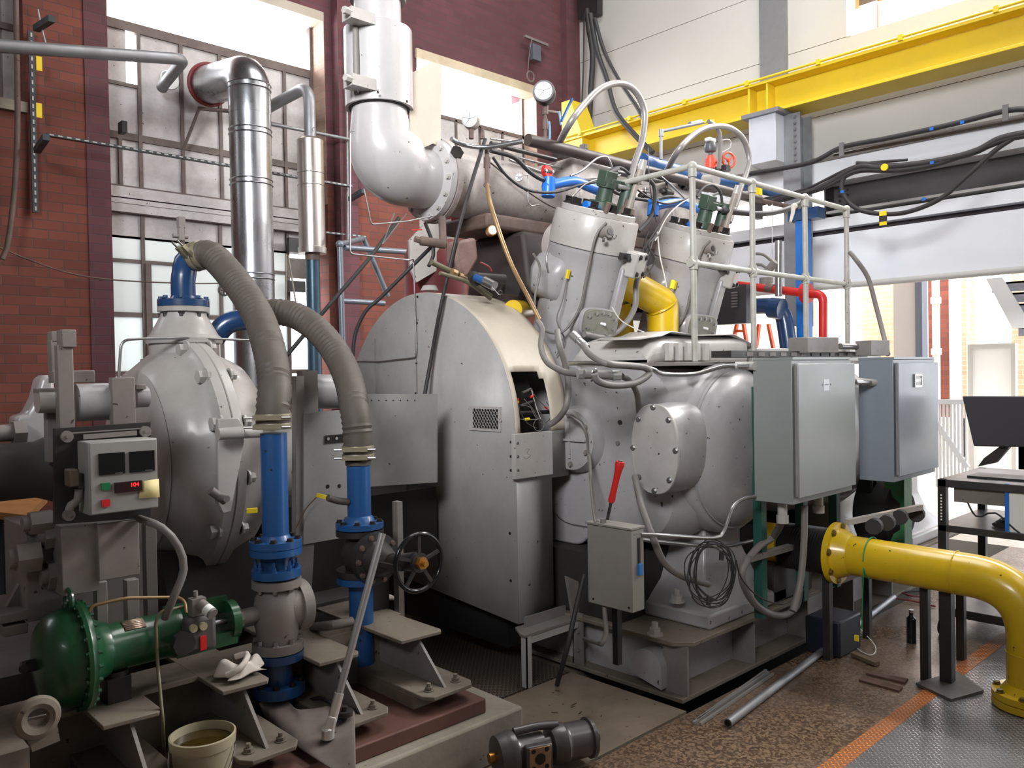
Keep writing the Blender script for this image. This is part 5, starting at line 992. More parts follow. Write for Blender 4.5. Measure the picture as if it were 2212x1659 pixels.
t = thing('red_gear_valve', 'orange-red gear operated valve with spoked handwheel above the second cylinder', 'valve', PY(1535, 350, 3.9))
c = PY(1535, 352, 3.9); MB().cyl(c-V3((0, 0, .05)), c+V3((0, 0, .03)), .05, n=24).cyl(c+V3((0, 0, .03)), c+V3((0, 0, .06)), .035, n=16).build('gearbox', ORA, t)
MB().cyl(PY(1545, 350, 3.9), PY(1562, 350, 3.7), .012, n=10).build('input_shaft', ORA, t); wc = PY(1574, 346, 3.68)
hw = MB().torus(wc, (.35, 1, 0), .062, .009, 32, 10).build('handwheel', ORA, t); u, v, a = frame((.35, 1, 0)); m = MB().cyl(wc-a*.012, wc+a*.012, .014, n=12)
for k in range(3): an = k*2.09+.4; m.bar(wc, wc+u*math.cos(an)*.06+v*math.sin(an)*.06, .014, .008, up=a)
m.build('wheel_spokes', ORA, hw)
t = thing('valve_actuator', 'grey round actuator with white cap standing above the orange-red valve', 'actuator', c+V3((0, 0, .07))); MB().lathe(c+V3((0, 0, .065)), (0, 0, 1), [(0, .02), (.02, .02), (.03, .045), (.06, .055), (.10, .045), (.11, .02)], 24).build('actuator_body', paint('slate_grey', (86, 86, 90), .4, (60, 60, 64), .3, 6), t); MB().box(c+V3((-.05, -.03, .175)), c+V3((.05, .03, .21))).build('white_cap', WHT, t, bev=.012)
MB().tube([c+V3((.1, -.02, .2)), c+V3((.2, -.06, .22)), c+V3((.22, -.06, .16)), c+V3((.12, -.03, .1))], .006, 8).build('signal_hose', GREYL, t)
yt(3.3, [(975, 300, 3.6), (1000, 312, 3.6), (1050, 318, 3.5), (1130, 305)], .014, 'foil_hose', GALV, 'silvery foil covered hose lying over the manifold flange', 'hose')
yt(3.35, [(1060, 325), (1110, 340), (1145, 372), (1180, 390), (1240, 392), (1300, 388)], .013, 'black_hose', RUB, 'thick black hose sagging to the nearer cylinder head, upper one', 'hose')
yt(3.25, [(1065, 340), (1095, 380), (1140, 410), (1200, 415), (1260, 398), (1330, 388)], .0085, 'black_hose', RUB, 'thin black hose sagging below the thick one before the manifold', 'hose')
yt(3.2, [(1398, 385), (1412, 400), (1415, 430), (1405, 470), (1380, 500)], .013, 'black_hose', RUB, 'black hose curving down between the two cylinder heads', 'hose')
yt(3.3, [(1370, 405), (1400, 425), (1440, 440), (1500, 428), (1560, 440)], .007, 'black_cable', RUB, 'thin black cable stretched between the two cylinder heads', 'cable')
yt(3.2, [(1236, 425), (1265, 398), (1300, 385), (1340, 378)], .005, 'steel_tube', STEEL, 'thin steel tube curving over the nearer cylinder head', 'tube')
yt(3.2, [(1232, 380), (1258, 368), (1290, 342), (1312, 340), (1322, 362)], .006, 'steel_tube', STEEL, 'thin bent steel tube looping above the blue manifold', 'tube')
t = thing('red_flange', 'bright red pump flange on the manifold side', 'flange', PY(1185, 370, 3.45)); c = PY(1185, 370, 3.45); MB().prism([c+V3((dx, 0, dz)) for dx, dz in ((-.04, -.0), (-.025, .035), (.02, .035), (.045, .005), (.03, -.035), (-.02, -.035))], (0, .03, 0)).build('flange_plate', RED, t, bev=.004); bolts(t, [c+V3((-.028, 0, .0)), c+V3((.03, 0, .002))], (0, -1, 0), .01, .012, STEEL); MB().cyl(c, c-V3((0, .002, 0)), .012, n=14).build('flange_port', BLACK, t)
t = thing('blue_water_pipe', 'bright blue cast water pipe crossing to the nearer cylinder head', 'pipe', PY(1230, 400, 3.35)); MB().tube(yl(3.35, (1178, 405), (1200, 397), (1240, 392), (1275, 405), (1300, 415)), .03, 16).build('pipe_run', SKYB, t); MB().cyl(PY(1186, 385, 3.35), PY(1184, 425, 3.35), .04, n=18).build('pipe_flange', SKYB, t)
t = thing('blue_water_pipe', 'bright blue cast water pipe crossing to the farther cylinder head', 'pipe', PY(1450, 445, 3.35)); MB().tube(yl(3.35, (1408, 450), (1430, 442), (1470, 438), (1505, 450), (1530, 462)), .03, 16).build('pipe_run', SKYB, t); MB().cyl(PY(1412, 432, 3.35), PY(1410, 466, 3.35), .038, n=18).build('pipe_flange', SKYB, t)
yt(3.15, [(1415, 520), (1440, 470), (1470, 440), (1500, 425)], .004, 'white_cable', WIRE, 'thin white cable rising between the cylinders, left one', 'cable')
yt(3.15, [(1420, 500), (1425, 550), (1434, 590), (1440, 620)], .004, 'white_cable', WIRE, 'thin white cable hanging down between the cylinders', 'cable')
tubeone([PY(1400, 500, 3.2), PY(1392, 530, 3.2), PY(1398, 560, 3.2), PY(1385, 600, 3.15), PY(1410, 520, 3.2)], .006, 'black_wires', RUB, 'bundle of black wires tied between the cylinders', 'cable')
yt(3.1, [(1392, 575), (1375, 610), (1372, 660), (1350, 700), (1310, 728), (1262, 722)], .018, 'grey_conduit', COND, 'grey flexible conduit curving down behind the nearer cylinder', 'conduit')
yt(3.0, [(1322, 664), (1345, 695), (1400, 720), (1450, 722)], .003, 'white_wire', WIRE, 'thin white wire in front of the yellow elbow', 'wire')
tubeone([PY(1052, 400, 3.5), PY(1062, 450, 3.3), PY(1100, 560, 3.2), PY(1140, 640, 3.15), PY(1165, 690, 3.1)], .0125, 'tan_tube', COPPER, 'tan stained copper tube running down from the manifold to the guard', 'tube')
stk('tee_fitting', [(PY(1052, 315, 3.55), PY(1052, 400, 3.52), .014), (PY(1052, 340, 3.55), PY(1052, 362, 3.55), .02), (PY(1048, 398, 3.52), PY(1056, 404, 3.52), .016)], RUSTY, 'rusty pipe fittings above the tan tube', 'pipe fitting')
t = thing('yellow_elbow', 'bright yellow painted mitre elbow between the two cylinders', 'pipe', PY(1430, 725, 3.25))
a, b, c = PY(1340, 605, 3.32), PY(1432, 655, 3.25), PY(1432, 735, 3.25); MB().tube(rnd([a-(b-a)*.4, b, c], .03, 3), .102, 36, smooth=False).build('elbow_body', YEL, t); MB().torus(b+V3((-.02, 0, -.02)), (b-a).normalized()+V3((0, 0, -1)), .108, .004, 32, 6).build('weld_seam', YEL, t)
MB().cyl(PY(1335, 660, 3.5), PY(1345, 735, 3.5), .085, n=30).cyl(PY(1335, 660, 3.5), PY(1300, 620, 3.6), .085, n=30).build('second_elbow', YEL, t)
one(MB().cyl(PY(1454, 606, 3.0), PY(1450, 624, 3.0), .013, n=8), 'yellow_plug', YTAG, 'small yellow thermocouple plug hanging before the second cylinder', 'plug')
# conduits in front of the crankcase
yt(2.5, [(1160, 692, 3.05), (1172, 712, 3.02), (1168, 745, 3.0), (1180, 780, 2.9), (1215, 802, 2.75), (1250, 808, 2.6)], .0155, 'grey_conduit', COND, 'grey flexible conduit hugging the right rim of the flywheel guard', 'conduit', n=14)
yt(2.9, [(1204, 715, 2.95), (1208, 745), (1222, 790), (1228, 840), (1222, 880), (1205, 905, 2.98), (1188, 917, 3.03)], .0165, 'grey_conduit', COND, 'grey flexible conduit feeding the cut-out in the guard rim', 'conduit', n=14)
yt(2.4, [(1260, 745, 2.6), (1275, 765, 2.5), (1310, 785), (1360, 790), (1395, 795), (1402, 808), (1370, 828), (1320, 832), (1290, 822), (1284, 808)], .0165, 'grey_conduit', COND, 'grey flexible conduit looping over the top of the crankcase', 'conduit', n=14)
yt(2.40, [(1225, 785, 3.0), (1290, 785, 2.6), (1400, 795, 2.42), (1430, 808, 2.4), (1500, 808, 2.38), (1560, 792, 2.3), (1590, 790, 2.25)], .0115, 'steel_conduit', STEEL, 'shiny rigid conduit running along the crankcase top to the first cabinet', 'conduit', n=14)
t = thing('conduit_tee', 'grey cast conduit tee box on the crankcase shoulder', 'conduit fitting', PY(1290, 812, 2.5)); MB().cyl(PY(1262, 808, 2.5), PY(1330, 811, 2.42), .021, n=16).build('tee_body', COND, t)
for p in ((1248, 808, 2.55), (1322, 811, 2.43)): c = PY(*p); MB().cyl(c, c+V3((.035, -.02, 0)), .024, n=8).build('connector', FIT, t)
c = PY(1284, 806, 2.46); MB().torus(c, (0, 1, .3), .018, .005, 20, 8).build('connector', FIT, t); c = PY(1250, 735, 2.64); MB().cyl(c, PY(1268, 752, 2.58), .019, n=12).cyl(c, c+V3((-.0, .04, .03)), .022, n=10).build('angled_connector', FIT, t)
t = thing('conduit_fitting', 'silver conduit body joined to the upper left of the first cabinet', 'conduit fitting', PY(1620, 790, 2.2)); MB().tube([PY(1588, 790, 2.25), PY(1612, 790, 2.2), PY(1632, 791, 2.14)], .019, 16, r1=.022).build('body', GREYL, t, ); MB().bar(PY(1593, 790, 2.215), PY(1627, 790, 2.155), .012, .02).build('body_cover', STEEL, t, bev=.003)
yt(2.5, [(1342, 812, 2.45), (1360, 822, 2.5), (1376, 850, 2.55), (1380, 890, 2.6)], .0155, 'grey_conduit', COND, 'grey flexible conduit passing behind the oval cover, upper end', 'conduit', n=14)
yt(2.25, [(1372, 1030, 2.5), (1385, 1090, 2.35), (1410, 1160), (1435, 1215), (1475, 1245), (1530, 1262)], .0165, 'grey_conduit', COND, 'grey flexible conduit falling from the oval cover to the cast foot', 'conduit', n=14)
yt(2.15, [(1385, 1155, 2.2), (1440, 1157), (1540, 1162), (1562, 1150), (1580, 1100), (1600, 1080), (1630, 1072)], .0095, 'steel_conduit', STEEL, 'rigid conduit rising from the small box to the first cabinet', 'conduit', n=12)
yt(2.3, [(1385, 1165), (1440, 1172), (1560, 1180), (1640, 1165)], .0095, 'steel_conduit', STEEL, 'rigid conduit running low under the crosshead bay', 'conduit', n=12)
yt(2.95, [(1215, 890, 3.02), (1250, 905), (1270, 950), (1278, 1050, 2.8), (1285, 1110, 2.6), (1292, 1130, 2.4)], .009, 'grey_cable', COND, 'pair of grey cables running down from the bearing cover to the small box', 'cable')
yt(2.9, [(1225, 895, 3.0), (1262, 925), (1272, 1000), (1280, 1090, 2.65), (1286, 1130, 2.4)], .006, 'grey_cable', COND, 'thinner grey cable beside the thick one near the bearing cover', 'cable')
# small disconnect box with red handled tool
SX = PX(1275, 1127, 2.95); t = thing('switch_box', 'grey switch box with blue lever on its side before the crankcase', 'switch box', PY(1330, 1310, 2.3))
a = PY(1268, 1127, 2.45)
fx = a.x; q0, q1 = PX(1268, 1130, fx), PX(1364, 1145, fx); zt_, zb_ = q0.z, PX(1268, 1300, fx).z; yb = q1.y
x2 = PY(1390, 1140, yb).x
MB().box((fx, yb, zb_), (x2, q0.y, zt_)).build('box_body', paint('switch_grey', (134, 130, 124), .45, (96, 90, 82), .4, 3), t, bev=.003); MB().box((fx-.008, yb-.004, zt_), (x2+.006, q0.y+.004, zt_+.008)).build('lid', MT['switch_grey'], t)
MB().box((fx+.04, yb-.004, zt_-.16), (fx+.055, yb, zt_-.04)).build('lever_slot', BLACK, t); MB().box((fx+.035, yb-.014, zt_-.20), (fx+.06, yb, zt_-.15)).build('blue_lever', paint('lever_blue', (40, 110, 170), .4, (30, 70, 110), .2, 9), t, bev=.002)
bolts(t, [(fx-.0, y, z) for y in (yb+.02, q0.y-.03) for z in (zb_+.02,)], (-1, 0, 0), .004, .002, BLACK, 'screw'); bolts(t, [(fx+.02+.02*i, yb, zt_-.02-.015*j) for i in range(3) for j in range(2)], (0, -1, 0), .003, .003, STEEL, 'screw')
MB().box((fx+.05, (yb+q0.y)/2, .285), (fx+.08, (yb+q0.y)/2+.03, zb_)).build('stand_leg', BLACK, t)
c = V3((fx+.02, q0.y-.09, zt_+.008)); t = thing('red_handled_bar', 'red gripped pry bar standing on the grey switch box', 'tool', c)
g1, g2, g3 = PX(1312, 1122, fx+.03), PX(1320, 1085, fx+.035), PX(1340, 997, fx+.04); MB().cyl(g1, g2, .007, n=10).build('shank', BLK, t); d = g3-g2
MB().lathe(g2, d, [(0, .0125), (.01, .016), (.03, .0145), (d.length*.55, .014), (d.length-.04, .0165), (d.length-.015, .022), (d.length, .018)], 20).build('red_grip', RED, t); MB().cyl(g3, g3+d.normalized()*.006, .010, n=14).build('strike_cap', STEEL, t)
one(MB().cyl(PX(1303, 1131, fx+.02), PX(1303, 1120, fx+.02), .014, n=14), 'pipe_nipple', GREYD, 'short threaded nipple on top of the switch box', 'pipe fitting')
tubeone(rnd([PX(1305, 1305, fx+.03), PX(1310, 1370, fx), PX(1300, 1392, fx-.04), PX(1262, 1380, 3.26)], .05), .011, 'grey_conduit', COND, 'short grey conduit bending from the switch box to the base frame', 'conduit', smooth=False)
tubeone([PX(1262, 1240, 3.1), PX(1245, 1310, 3.05), PX(1225, 1400, 2.98), PZ(1203, 1480, .012)], .0125, 'black_hose', RUB, 'black hose hanging down beside the guard skirt to the floor', 'hose')
# coil of black cable on the foot
t = thing('cable_coil', 'hanging coil of thin black cable on the cast foot', 'cable coil', PY(1535, 1300, 2.2)); random.seed(5)
for k in range(9):
    c = PY(1535+random.uniform(-8, 8), 1240+random.uniform(-6, 6), 2.18-.006*k); rx = .075+random.uniform(-.02, .012); rz = .15+random.uniform(-.03, .01); ph = random.uniform(-.2, .2)
    pts = [c+V3((rx*math.cos(a)*1.05+ph*.1*math.sin(a), -rx*.85*math.cos(a), rz*math.sin(a)+.01*math.sin(3*a+k))) for a in [2*PI*i/20 for i in range(21)]]; MB().tube(pts, .0028, 6).build('cable_turn', RUB, t)
MB().cyl(PY(1559, 1190, 2.15), PY(1558, 1210, 2.15), .011, n=10).cyl(PY(1532, 1288, 2.15), PY(1530, 1308, 2.15), .011, n=10).build('plug', RUB, t)
yt(2.1, [(1590, 1210), (1602, 1250), (1640, 1290), (1690, 1305), (1720, 1290)], .0035, 'black_cable', RUB, 'black cable trailing from the coil under the cabinet', 'cable')
# ================================================================ cabinets, railing, yellow pipe
def cabinet(name, px_c, py_t, py_b, px_r, px_l, Y, mt, label):
    a, b = PY(px_c, py_t, Y), PY(px_c, py_b, Y); xr = PY(px_r, py_t, Y).x; yb = PX(px_l, (py_t+py_b)/2, a.x).y
    t = thing(name, label, 'cabinet', ((a.x+xr)/2, (Y+yb)/2, b.z), 'wall-type control cabinets beside the engine')
    MB().box((a.x, Y, b.z), (xr, yb, a.z)).build('cabinet_body', mt, t, bev=.003)
    MB().box((a.x-.0, Y-.006, a.z), (xr-.02, yb, a.z+.012)).build('drip_lip', mt, t)
    d = MB().box((a.x+.02, Y-.022, b.z+.03), (xr+.0, Y-.004, a.z-.02)).build('door', mt, t, bev=.004); MB().cyl((a.x+.012, Y-.012, b.z+.04), (a.x+.012, Y-.012, a.z-.03), .006, n=10).build('door_hinge', GREYD, d)
    return t, d, a, b, xr, yb
t, d, a, b, xr, yb = cabinet('control_cabinet', 1710, 777, 1092, 1838, 1628, 1.95, BOXG, 'nearer grey control cabinet with a small white maker label')
c = PY(1786, 831, 1.926); MB().box((c.x-.028, 1.9265, c.z-.03), (c.x+.028, 1.93, c.z+.028)).build('maker_label', flat('label_grey', (196, 200, 204), .4), d); textobj('label_text', 'LITTLEFORD', .008, flat('text_dark', (90, 90, 96), .5), V3((c.x, 1.9262, c.z)), (1, 0, 0), (0, 0, 1), t, .0002)
bolts(t, [V3((c.x-.045, 1.928, c.z)), V3((c.x+.045, 1.928, c.z))], (0, -1, 0), .004, .001, BLACK, 'screw')
for px, mt_ in ((1690, GREYL), (1768, GREYL)): q = PY(px, 1094, 2.05); MB().cyl((q.x, 2.05, b.z-.075), (q.x, 2.05, b.z), .024, n=16).cyl((q.x, 2.05, b.z-.11), (q.x, 2.05, b.z-.07), .030, n=12).build('cable_gland', mt_, t)
for x in (a.x+.14, xr-.06): MB().box((x, 2.2, .29), (x+.05, 2.25, 1.5)).build('stand_post', paint('stand_green', (24, 76, 64), .5, (16, 44, 38), .3, 5), t)
MB().box((a.x+.12, 2.16, 1.5), (xr+.3, 2.2, 1.54)).build('stand_rail', GREYD, t); MB().box((a.x+.12, 2.16, .98), (xr+.3, 2.2, 1.02)).build('stand_rail', GREYD, t)
t, d, a, b, xr, yb = cabinet('control_cabinet', 1929, 776, 1043, 2018, 1855, 1.85, BOXB, 'farther blue-grey control cabinet with a metal nameplate')
c = PY(1982, 822, 1.826); npl = MB().box((c.x-.045, 1.822, c.z-.036), (c.x+.045, 1.828, c.z+.036)).build('nameplate', flat('plate_dark', (84, 80, 82), .3, .5), d)
MB().box((c.x-.05, 1.819, c.z+.028), (c.x+.05, 1.828, c.z+.038)).box((c.x-.05, 1.819, c.z-.038), (c.x+.05, 1.828, c.z-.028)).box((c.x-.052, 1.819, c.z-.038), (c.x-.046, 1.828, c.z+.038)).box((c.x+.046, 1.819, c.z-.038), (c.x+.052, 1.828, c.z+.038)).build('plate_frame', CHROME, npl)
textobj('nameplate_text', 'ESSEXITY', .026, CHROME, V3((c.x, 1.8215, c.z)), (.82, 0, 0), (0, 0, 1), t, .0008)
for x in (a.x+.04, xr-.06): MB().box((x, 2.2, .29), (x+.05, 2.25, 1.6)).build('stand_post', MT['stand_green'], t)
t = thing('conduit_fitting', 'silver conduit body between the two cabinets', 'conduit fitting', PY(1868, 825, 2.0)); MB().tube([PY(1840, 822, 2.05), PY(1868, 825, 1.98), PY(1893, 827, 1.95)], .02, 16).build('body', GREYL, t); MB().bar(PY(1850, 824, 1.98), PY(1882, 826, 1.95), .012, .018).build('body_cover', STEEL, t, bev=.003)
# junction boxes and silver conduit on top of the cabinets
one(MB().prism(yl(2.25, (1745, 728), (1812, 728), (1812, 762), (1745, 762)), (0, .12, 0)), 'junction_box', GREYD, 'grey junction box above the nearer cabinet', 'junction box', bev=.003)
one(MB().prism(yl(2.15, (1882, 735), (1922, 735), (1922, 768), (1882, 768)), (0, .1, 0)), 'junction_box', GREYD, 'grey junction box above the farther cabinet', 'junction box', bev=.003)
stk('silver_conduit', [(PY(1815, 748, 2.28), PY(1890, 750, 2.2), .02), (PY(1880, 744, 2.2), PY(1892, 756, 2.2), .026)], STEEL, 'shiny thick conduit joining the two junction boxes', 'conduit')
t = thing('cable_tray', 'black slotted cable tray lying above the cabinets', 'tray', PY(1780, 775, 2.3)); q0 = PY(1565, 762, 2.5); MB().box((3.75, 2.3, 1.655), (5.4, 2.42, 1.69)).build('tray_body', BLK, t); 
for k in range(12): MB().box((3.9+.12*k, 2.296, 1.662), (3.96+.12*k, 2.3, 1.682)).build('tray_slot', GREYD, t)
tubeone([PY(1836, 545, 2.55), PY(1850, 562, 2.5), PY(1875, 600, 2.45), PY(1892, 660, 2.4), PY(1910, 730, 2.3), PY(1918, 765, 2.2)], .016, 'grey_conduit', COND, 'grey conduit sloping from the railing end to the farther cabinet', 'conduit', n=14)
yt(2.2, [(1690, 1125, 2.05), (1670, 1160), (1640, 1180), (1612, 1215), (1602, 1245), (1620, 1290), (1650, 1320), (1690, 1330), (1720, 1310), (1728, 1270)], .019, 'grey_conduit', COND, 'thick grey flexible conduit looping under the nearer cabinet', 'conduit', n=14)
yt(2.0, [(1738, 1092), (1736, 1180), (1728, 1260), (1712, 1320)], .017, 'grey_conduit', COND, 'straight grey conduit dropping from the nearer cabinet', 'conduit', n=14)
t = thing('unistrut', 'grey slotted channel lying under the nearer cabinet', 'channel', PY(1680, 1200, 2.2)); MB().bar(PY(1612, 1208, 2.2), PY(1755, 1168, 2.25), .04, .03).build('channel_body', GREYD, t)
# pipe railing on the deck
t = thing('pipe_railing', 'grey two-bar pipe railing standing on the crankcase deck', 'railing', (4.8, 2.6, 1.64)); RY = 2.6; RP = [(1495, 360), (1624, 398), (1738, 428), (1828, 450)]; RM = [568, 590, 607, 612]
RG = paint('rail_grey', (172, 170, 162), .42, (104, 98, 88), .45, 9, .35)
xs_ = [PY(p[0], p[1], RY).x for p in RP]; zt_ = 2.715; zm = PY(1495, 568, RY).z
for i, x in enumerate(xs_):
    MB().cyl((x, RY, 1.64), (x, RY, zt_), .0175, n=18).build('post', RG, t)
    MB().sph((x, RY, zt_), .028).cyl((x, RY, zt_-.06), (x, RY, zt_), .024, n=16).build('post_fitting', RG, t); MB().cyl((x-.035, RY, zm), (x+.035, RY, zm), .024, n=16).cyl((x, RY, zm-.035), (x, RY, zm+.035), .024, n=16).build('post_fitting', RG, t)
MB().cyl((xs_[0], RY, zt_), (xs_[-1], RY, zt_), .0165, n=16).build('top_rail', RG, t); MB().cyl((xs_[0]-.03, RY, zm), (xs_[-1], RY, zm), .0165, n=16).build('middle_rail', RG, t); MB().cyl((xs_[0], RY, zt_), (xs_[0]+.02, RY+.55, zt_), .0165, n=16).build('top_rail', RG, t)
# yellow gas pipe
YX, YZ = 4.33, .60
fl = PX(1815, 1195, YX); t = thing('yellow_gas_pipe', 'large yellow flanged gas pipe bending down to the floor', 'pipe', (YX, 1.13, 0))
yf = fl.y; zf = fl.z; fy_ = PZ(2180, 1535, .05).y; cxx = PX(2185, 1450, YX)
yv = 1.10
MB().tube(rnd([(YX, yf, zf), (YX, yv, zf-.015), (YX, yv, .04)], .30, 20), .104, 44, smooth=False).build('pipe_run', YEL, t)
MB().cyl((YX, yf+.03, zf), (YX, yf, zf), .165, n=48).lathe((YX, yf, zf), (0, -1, 0), [(0, .135), (.03, .125), (.07, .106)], 44).build('end_flange', YEL, t); bolts(t, circ((YX, yf, zf), (0, 1, 0), .145, 8, .2), (0, -1, 0), .015, .012, paint('bolt_dirty', (110, 92, 30), .5, (50, 40, 20), .6, 12))
MB().lathe((YX, yv, 0.01), (0, 0, 1), [(0, .165), (.03, .165), (.033, .155), (.036, .165), (.065, .165), (.066, .13), (.10, .106)], 44).build('floor_flange', YEL, t); bolts(t, circ((YX, yv, .076), (0, 0, 1), .147, 8), (0, 0, 1), .014, .014, MT['bolt_dirty'])
MB().torus((YX, yv+.32, zf-.008), (0, 1, 0), .105, .003, 36, 6).torus((YX, yv, zf-.33), (0, 0, 1), .105, .003, 36, 6).build('weld_seam', YEL, t)
t = thing('bellows', 'dark ribbed steel bellows joined to the yellow flange', 'bellows', (YX, yf+.2, .45)); m = MB(); pr = [(0, .12)]
for k in range(18): pr += [(.01+.016*k, .128), (.018+.016*k, .112)]
m.lathe((YX, yf+.03, zf), (0, 1, 0), pr, 36).build('bellows_skin', BLK, t); MB().cyl((YX, yf+.33, zf), (YX, yf+.45, zf), .115, n=30).build('bellows_end', YEL, t)
tubeone(circ((YX, yf-.17, zf), (0, 1, 0), .109, 20)+[V3((YX-.109, yf-.17, zf-.1)), V3((YX-.11, yf-.16, zf-.35))], .003, 'green_wire', WIREG, 'green wire wrapped round the yellow pipe and hanging down', 'wire')
one(MB().box((YX-.13, yf-.15, .17), (YX-.12, yf-.13, .2)), 'yellow_tag', YTAG, 'small yellow plug hanging on the green wire', 'plug')
# black stands
def stand(px, py, top, Y=None, r=.02, nm='pipe_support', lab=''):
    f = PZ(px, py, 0); one(MB().box((f.x-r, f.y-r, 0), (f.x+r, f.y+r, top)), nm, BLK, lab, 'support leg', 'black support legs under the pipe')
stand(1789, 1424, .52, lab='black square leg beside the bellows, nearest to the engine base'); stand(1874, 1378, .5, lab='black square leg behind the yellow pipe, next to the engine base')
stand(2000, 1468, .5, lab='black square leg left of the footed post under the yellow pipe'); stand(2077, 1425, .5, lab='black square leg right of the footed post under the yellow pipe')
f = PZ(2047, 1478, 0); t = thing('footed_post', 'black square post on a wide flat foot plate under the yellow pipe', 'post', f); MB().box((f.x-.028, f.y-.028, .012), (f.x+.028, f.y+.028, .50)).build('post_tube', BLK, t); q = [PZ(1978, 1482), PZ(2068, 1456), PZ(2125, 1498), PZ(2055, 1518)]; MB().prism([V3((p.x, p.y, .005)) for p in q], (0, 0, .012)).build('foot_plate', paint('plate_iron', (98, 92, 88), .6, (60, 54, 50), .5, 5), t)
# bench rack with monitor on the right
BT = .78; q0 = PZ(2020, 1012, .98)
t = thing('rack_bench', 'black steel rack bench with lower shelf at the right edge', 'bench', (5.2, 1.2, 0)); rx = 5.15
def rz(px, py, X=rx): return PX(px, py, X)
zt2 = rz(2030, 1035).z; ya = rz(2025, 1040).y; 
MB().box((rx, -.3, zt2-.045), (rx+.75, ya, zt2)).build('bench_top', paint('bench_dark', (46, 45, 48), .35, (90, 86, 80), .4, 3), t, bev=.004)
zs = rz(2050, 1135).z; MB().box((rx, -.3, zs-.04), (rx+.75, ya, zs)).build('shelf', MT['bench_dark'], t, bev=.004); z3 = rz(2080, 1340).z
MB().box((rx, -.3, .12), (rx+.75, ya, .17)).build('shelf', MT['bench_dark'], t, bev=.004)
for x, y in ((rx, ya-.045), (rx+.7, ya-.045), (rx, .3), (rx+.7, .3)): MB().box((x, y, .08), (x+.045, y+.045, zt2)).build('leg', BLK, t)
bolts(t, [(rx-.001, ya-.02, zs+.03+.018*k) for k in range(9)], (-1, 0, 0), .004, .001, WHT, 'slot'); MB().cyl((rx+.02, ya-.04, .045), (rx+.02, ya-.0, .045), .045, n=24).build('caster', BLK, t)
t = thing('monitor', 'black flat monitor seen from behind on the rack bench', 'monitor', (rx+.25, 1.3, zt2)); X_ = rx+.22
q = xl(X_, (2078, 856), (2212, 856), (2300, 860), (2300, 968), (2212, 966), (2103, 964)); MB().prism(q, (.03, 0, 0)).build('screen_panel', paint('monitor_black', (58, 56, 62), .45, (44, 42, 46), .3, 3), t, bev=.006)
q = xl(X_+.04, (2160, 964), (2180, 966), (2150, 1000), (2112, 1008), (2125, 990)); MB().prism(q, (.05, 0, 0)).build('stand_arm', BLK, t); c = xl(X_+.06, (2150, 1006))[0]; MB().box((X_-.05, c.y-.2, zt2), (X_+.15, c.y+.12, zt2+.012)).build('stand_foot', BLK, t)
t = thing('cable_pile', 'pile of grey cables and a blue spool on the rack bench', 'cables', (rx+.1, 1.0, zt2)); random.seed(3)
for k in range(7): c = V3((rx+.12, .98+random.uniform(-.03, .03), zt2+.015+.008*k)); MB().tube([c+V3((.06*math.sin(a), .09*math.cos(a), .01*math.sin(2*a+k))) for a in [2*PI*i/16 for i in range(17)]], .005, 6).build('cable_turn', COND if k % 2 else HOSE, t)
one(MB().cyl((rx+.12, 1.02, zt2+.09), (rx+.1, .9, zt2+.10), .03, n=18), 'spool', paint('spool_blue', (90, 110, 170), .4, (200, 200, 200), .6, 20), 'small blue and white spool on the cable pile', 'spool')
one(MB().box((rx+.05, 1.1, zt2), (rx+.12, 1.2, zt2+.03)), 'plastic_box', WHT, 'small white plastic box on the rack bench', 'box'); one(MB().box((rx+.03, .9, zt2), (rx+.08, 1.08, zt2+.02)), 'power_brick', BLK, 'black power brick on the bench edge', 'power brick')
t = thing('drawer_unit', 'white and blue drawer unit on the lower shelf', 'drawer unit', (rx+.1, .8, zs)); c = rz(2178, 1100); MB().box((rx+.02, -.2, zs), (rx+.4, c.y, zs+.24)).build('drawer_body', WHT, t); MB().box((rx+.01, c.y, zs), (rx+.03, c.y+.02, zs+.27)).build('blue_edge', SKYB, t)
t = thing('hose_coil', 'dark coiled cable lying on the lower shelf', 'coil', (rx+.15, 1.35, zs))
for k in range(5): c = V3((rx+.15, ya-.35, zs+.012+.008*k)); MB().tube([c+V3((.07*math.sin(a), (.10-.01*k)*math.cos(a), 0)) for a in [2*PI*i/16 for i in range(17)]], .006, 6).build('coil_turn', RUB, t)
one(MB().box((rx+.05, .92, zs), (rx+.2, 1.15, zs+.05)).box((rx+.05, .95, zs+.05), (rx+.15, 1.08, zs+.06)), 'yellow_bag', YTAG, 'yellow and clear packet on the lower shelf', 'packet')
tubeone([V3((rx+.1, ya-.1, zt2-.06)), V3((rx+.02, ya-.2, zt2-.2)), V3((rx+.02, ya-.3, zt2-.17)), V3((rx+.02, ya-.45, zt2-.28)), V3((rx+.02, ya-.6, zt2-.2))], .005, 'black_cable', RUB, 'black cables hanging under the rack bench top', 'cable')
one(MB().box((rx+.03, ya-.35, zt2-.13), (rx+.1, ya-.08, zt2-.045)), 'junction_box', GREYD, 'grey junction box hung under the rack bench top', 'junction box')
t = thing('black_motor', 'large black motor behind the second cabinet and yellow pipe', 'motor', (6.0, 2.3, .29)); MB().box((5.2, 2.2, .29), (5.75, 2.3, .92)).build('motor_plate', flat('soot_black', (14, 14, 15), .8), t, bev=.01); MB().lathe((5.35, 2.3, .66), (0, -1, 0), [(0, .2), (.2, .2), (.22, .16), (.26, .14)], 32).build('motor_body', flat('soot_black', (14, 14, 15), .8), t)
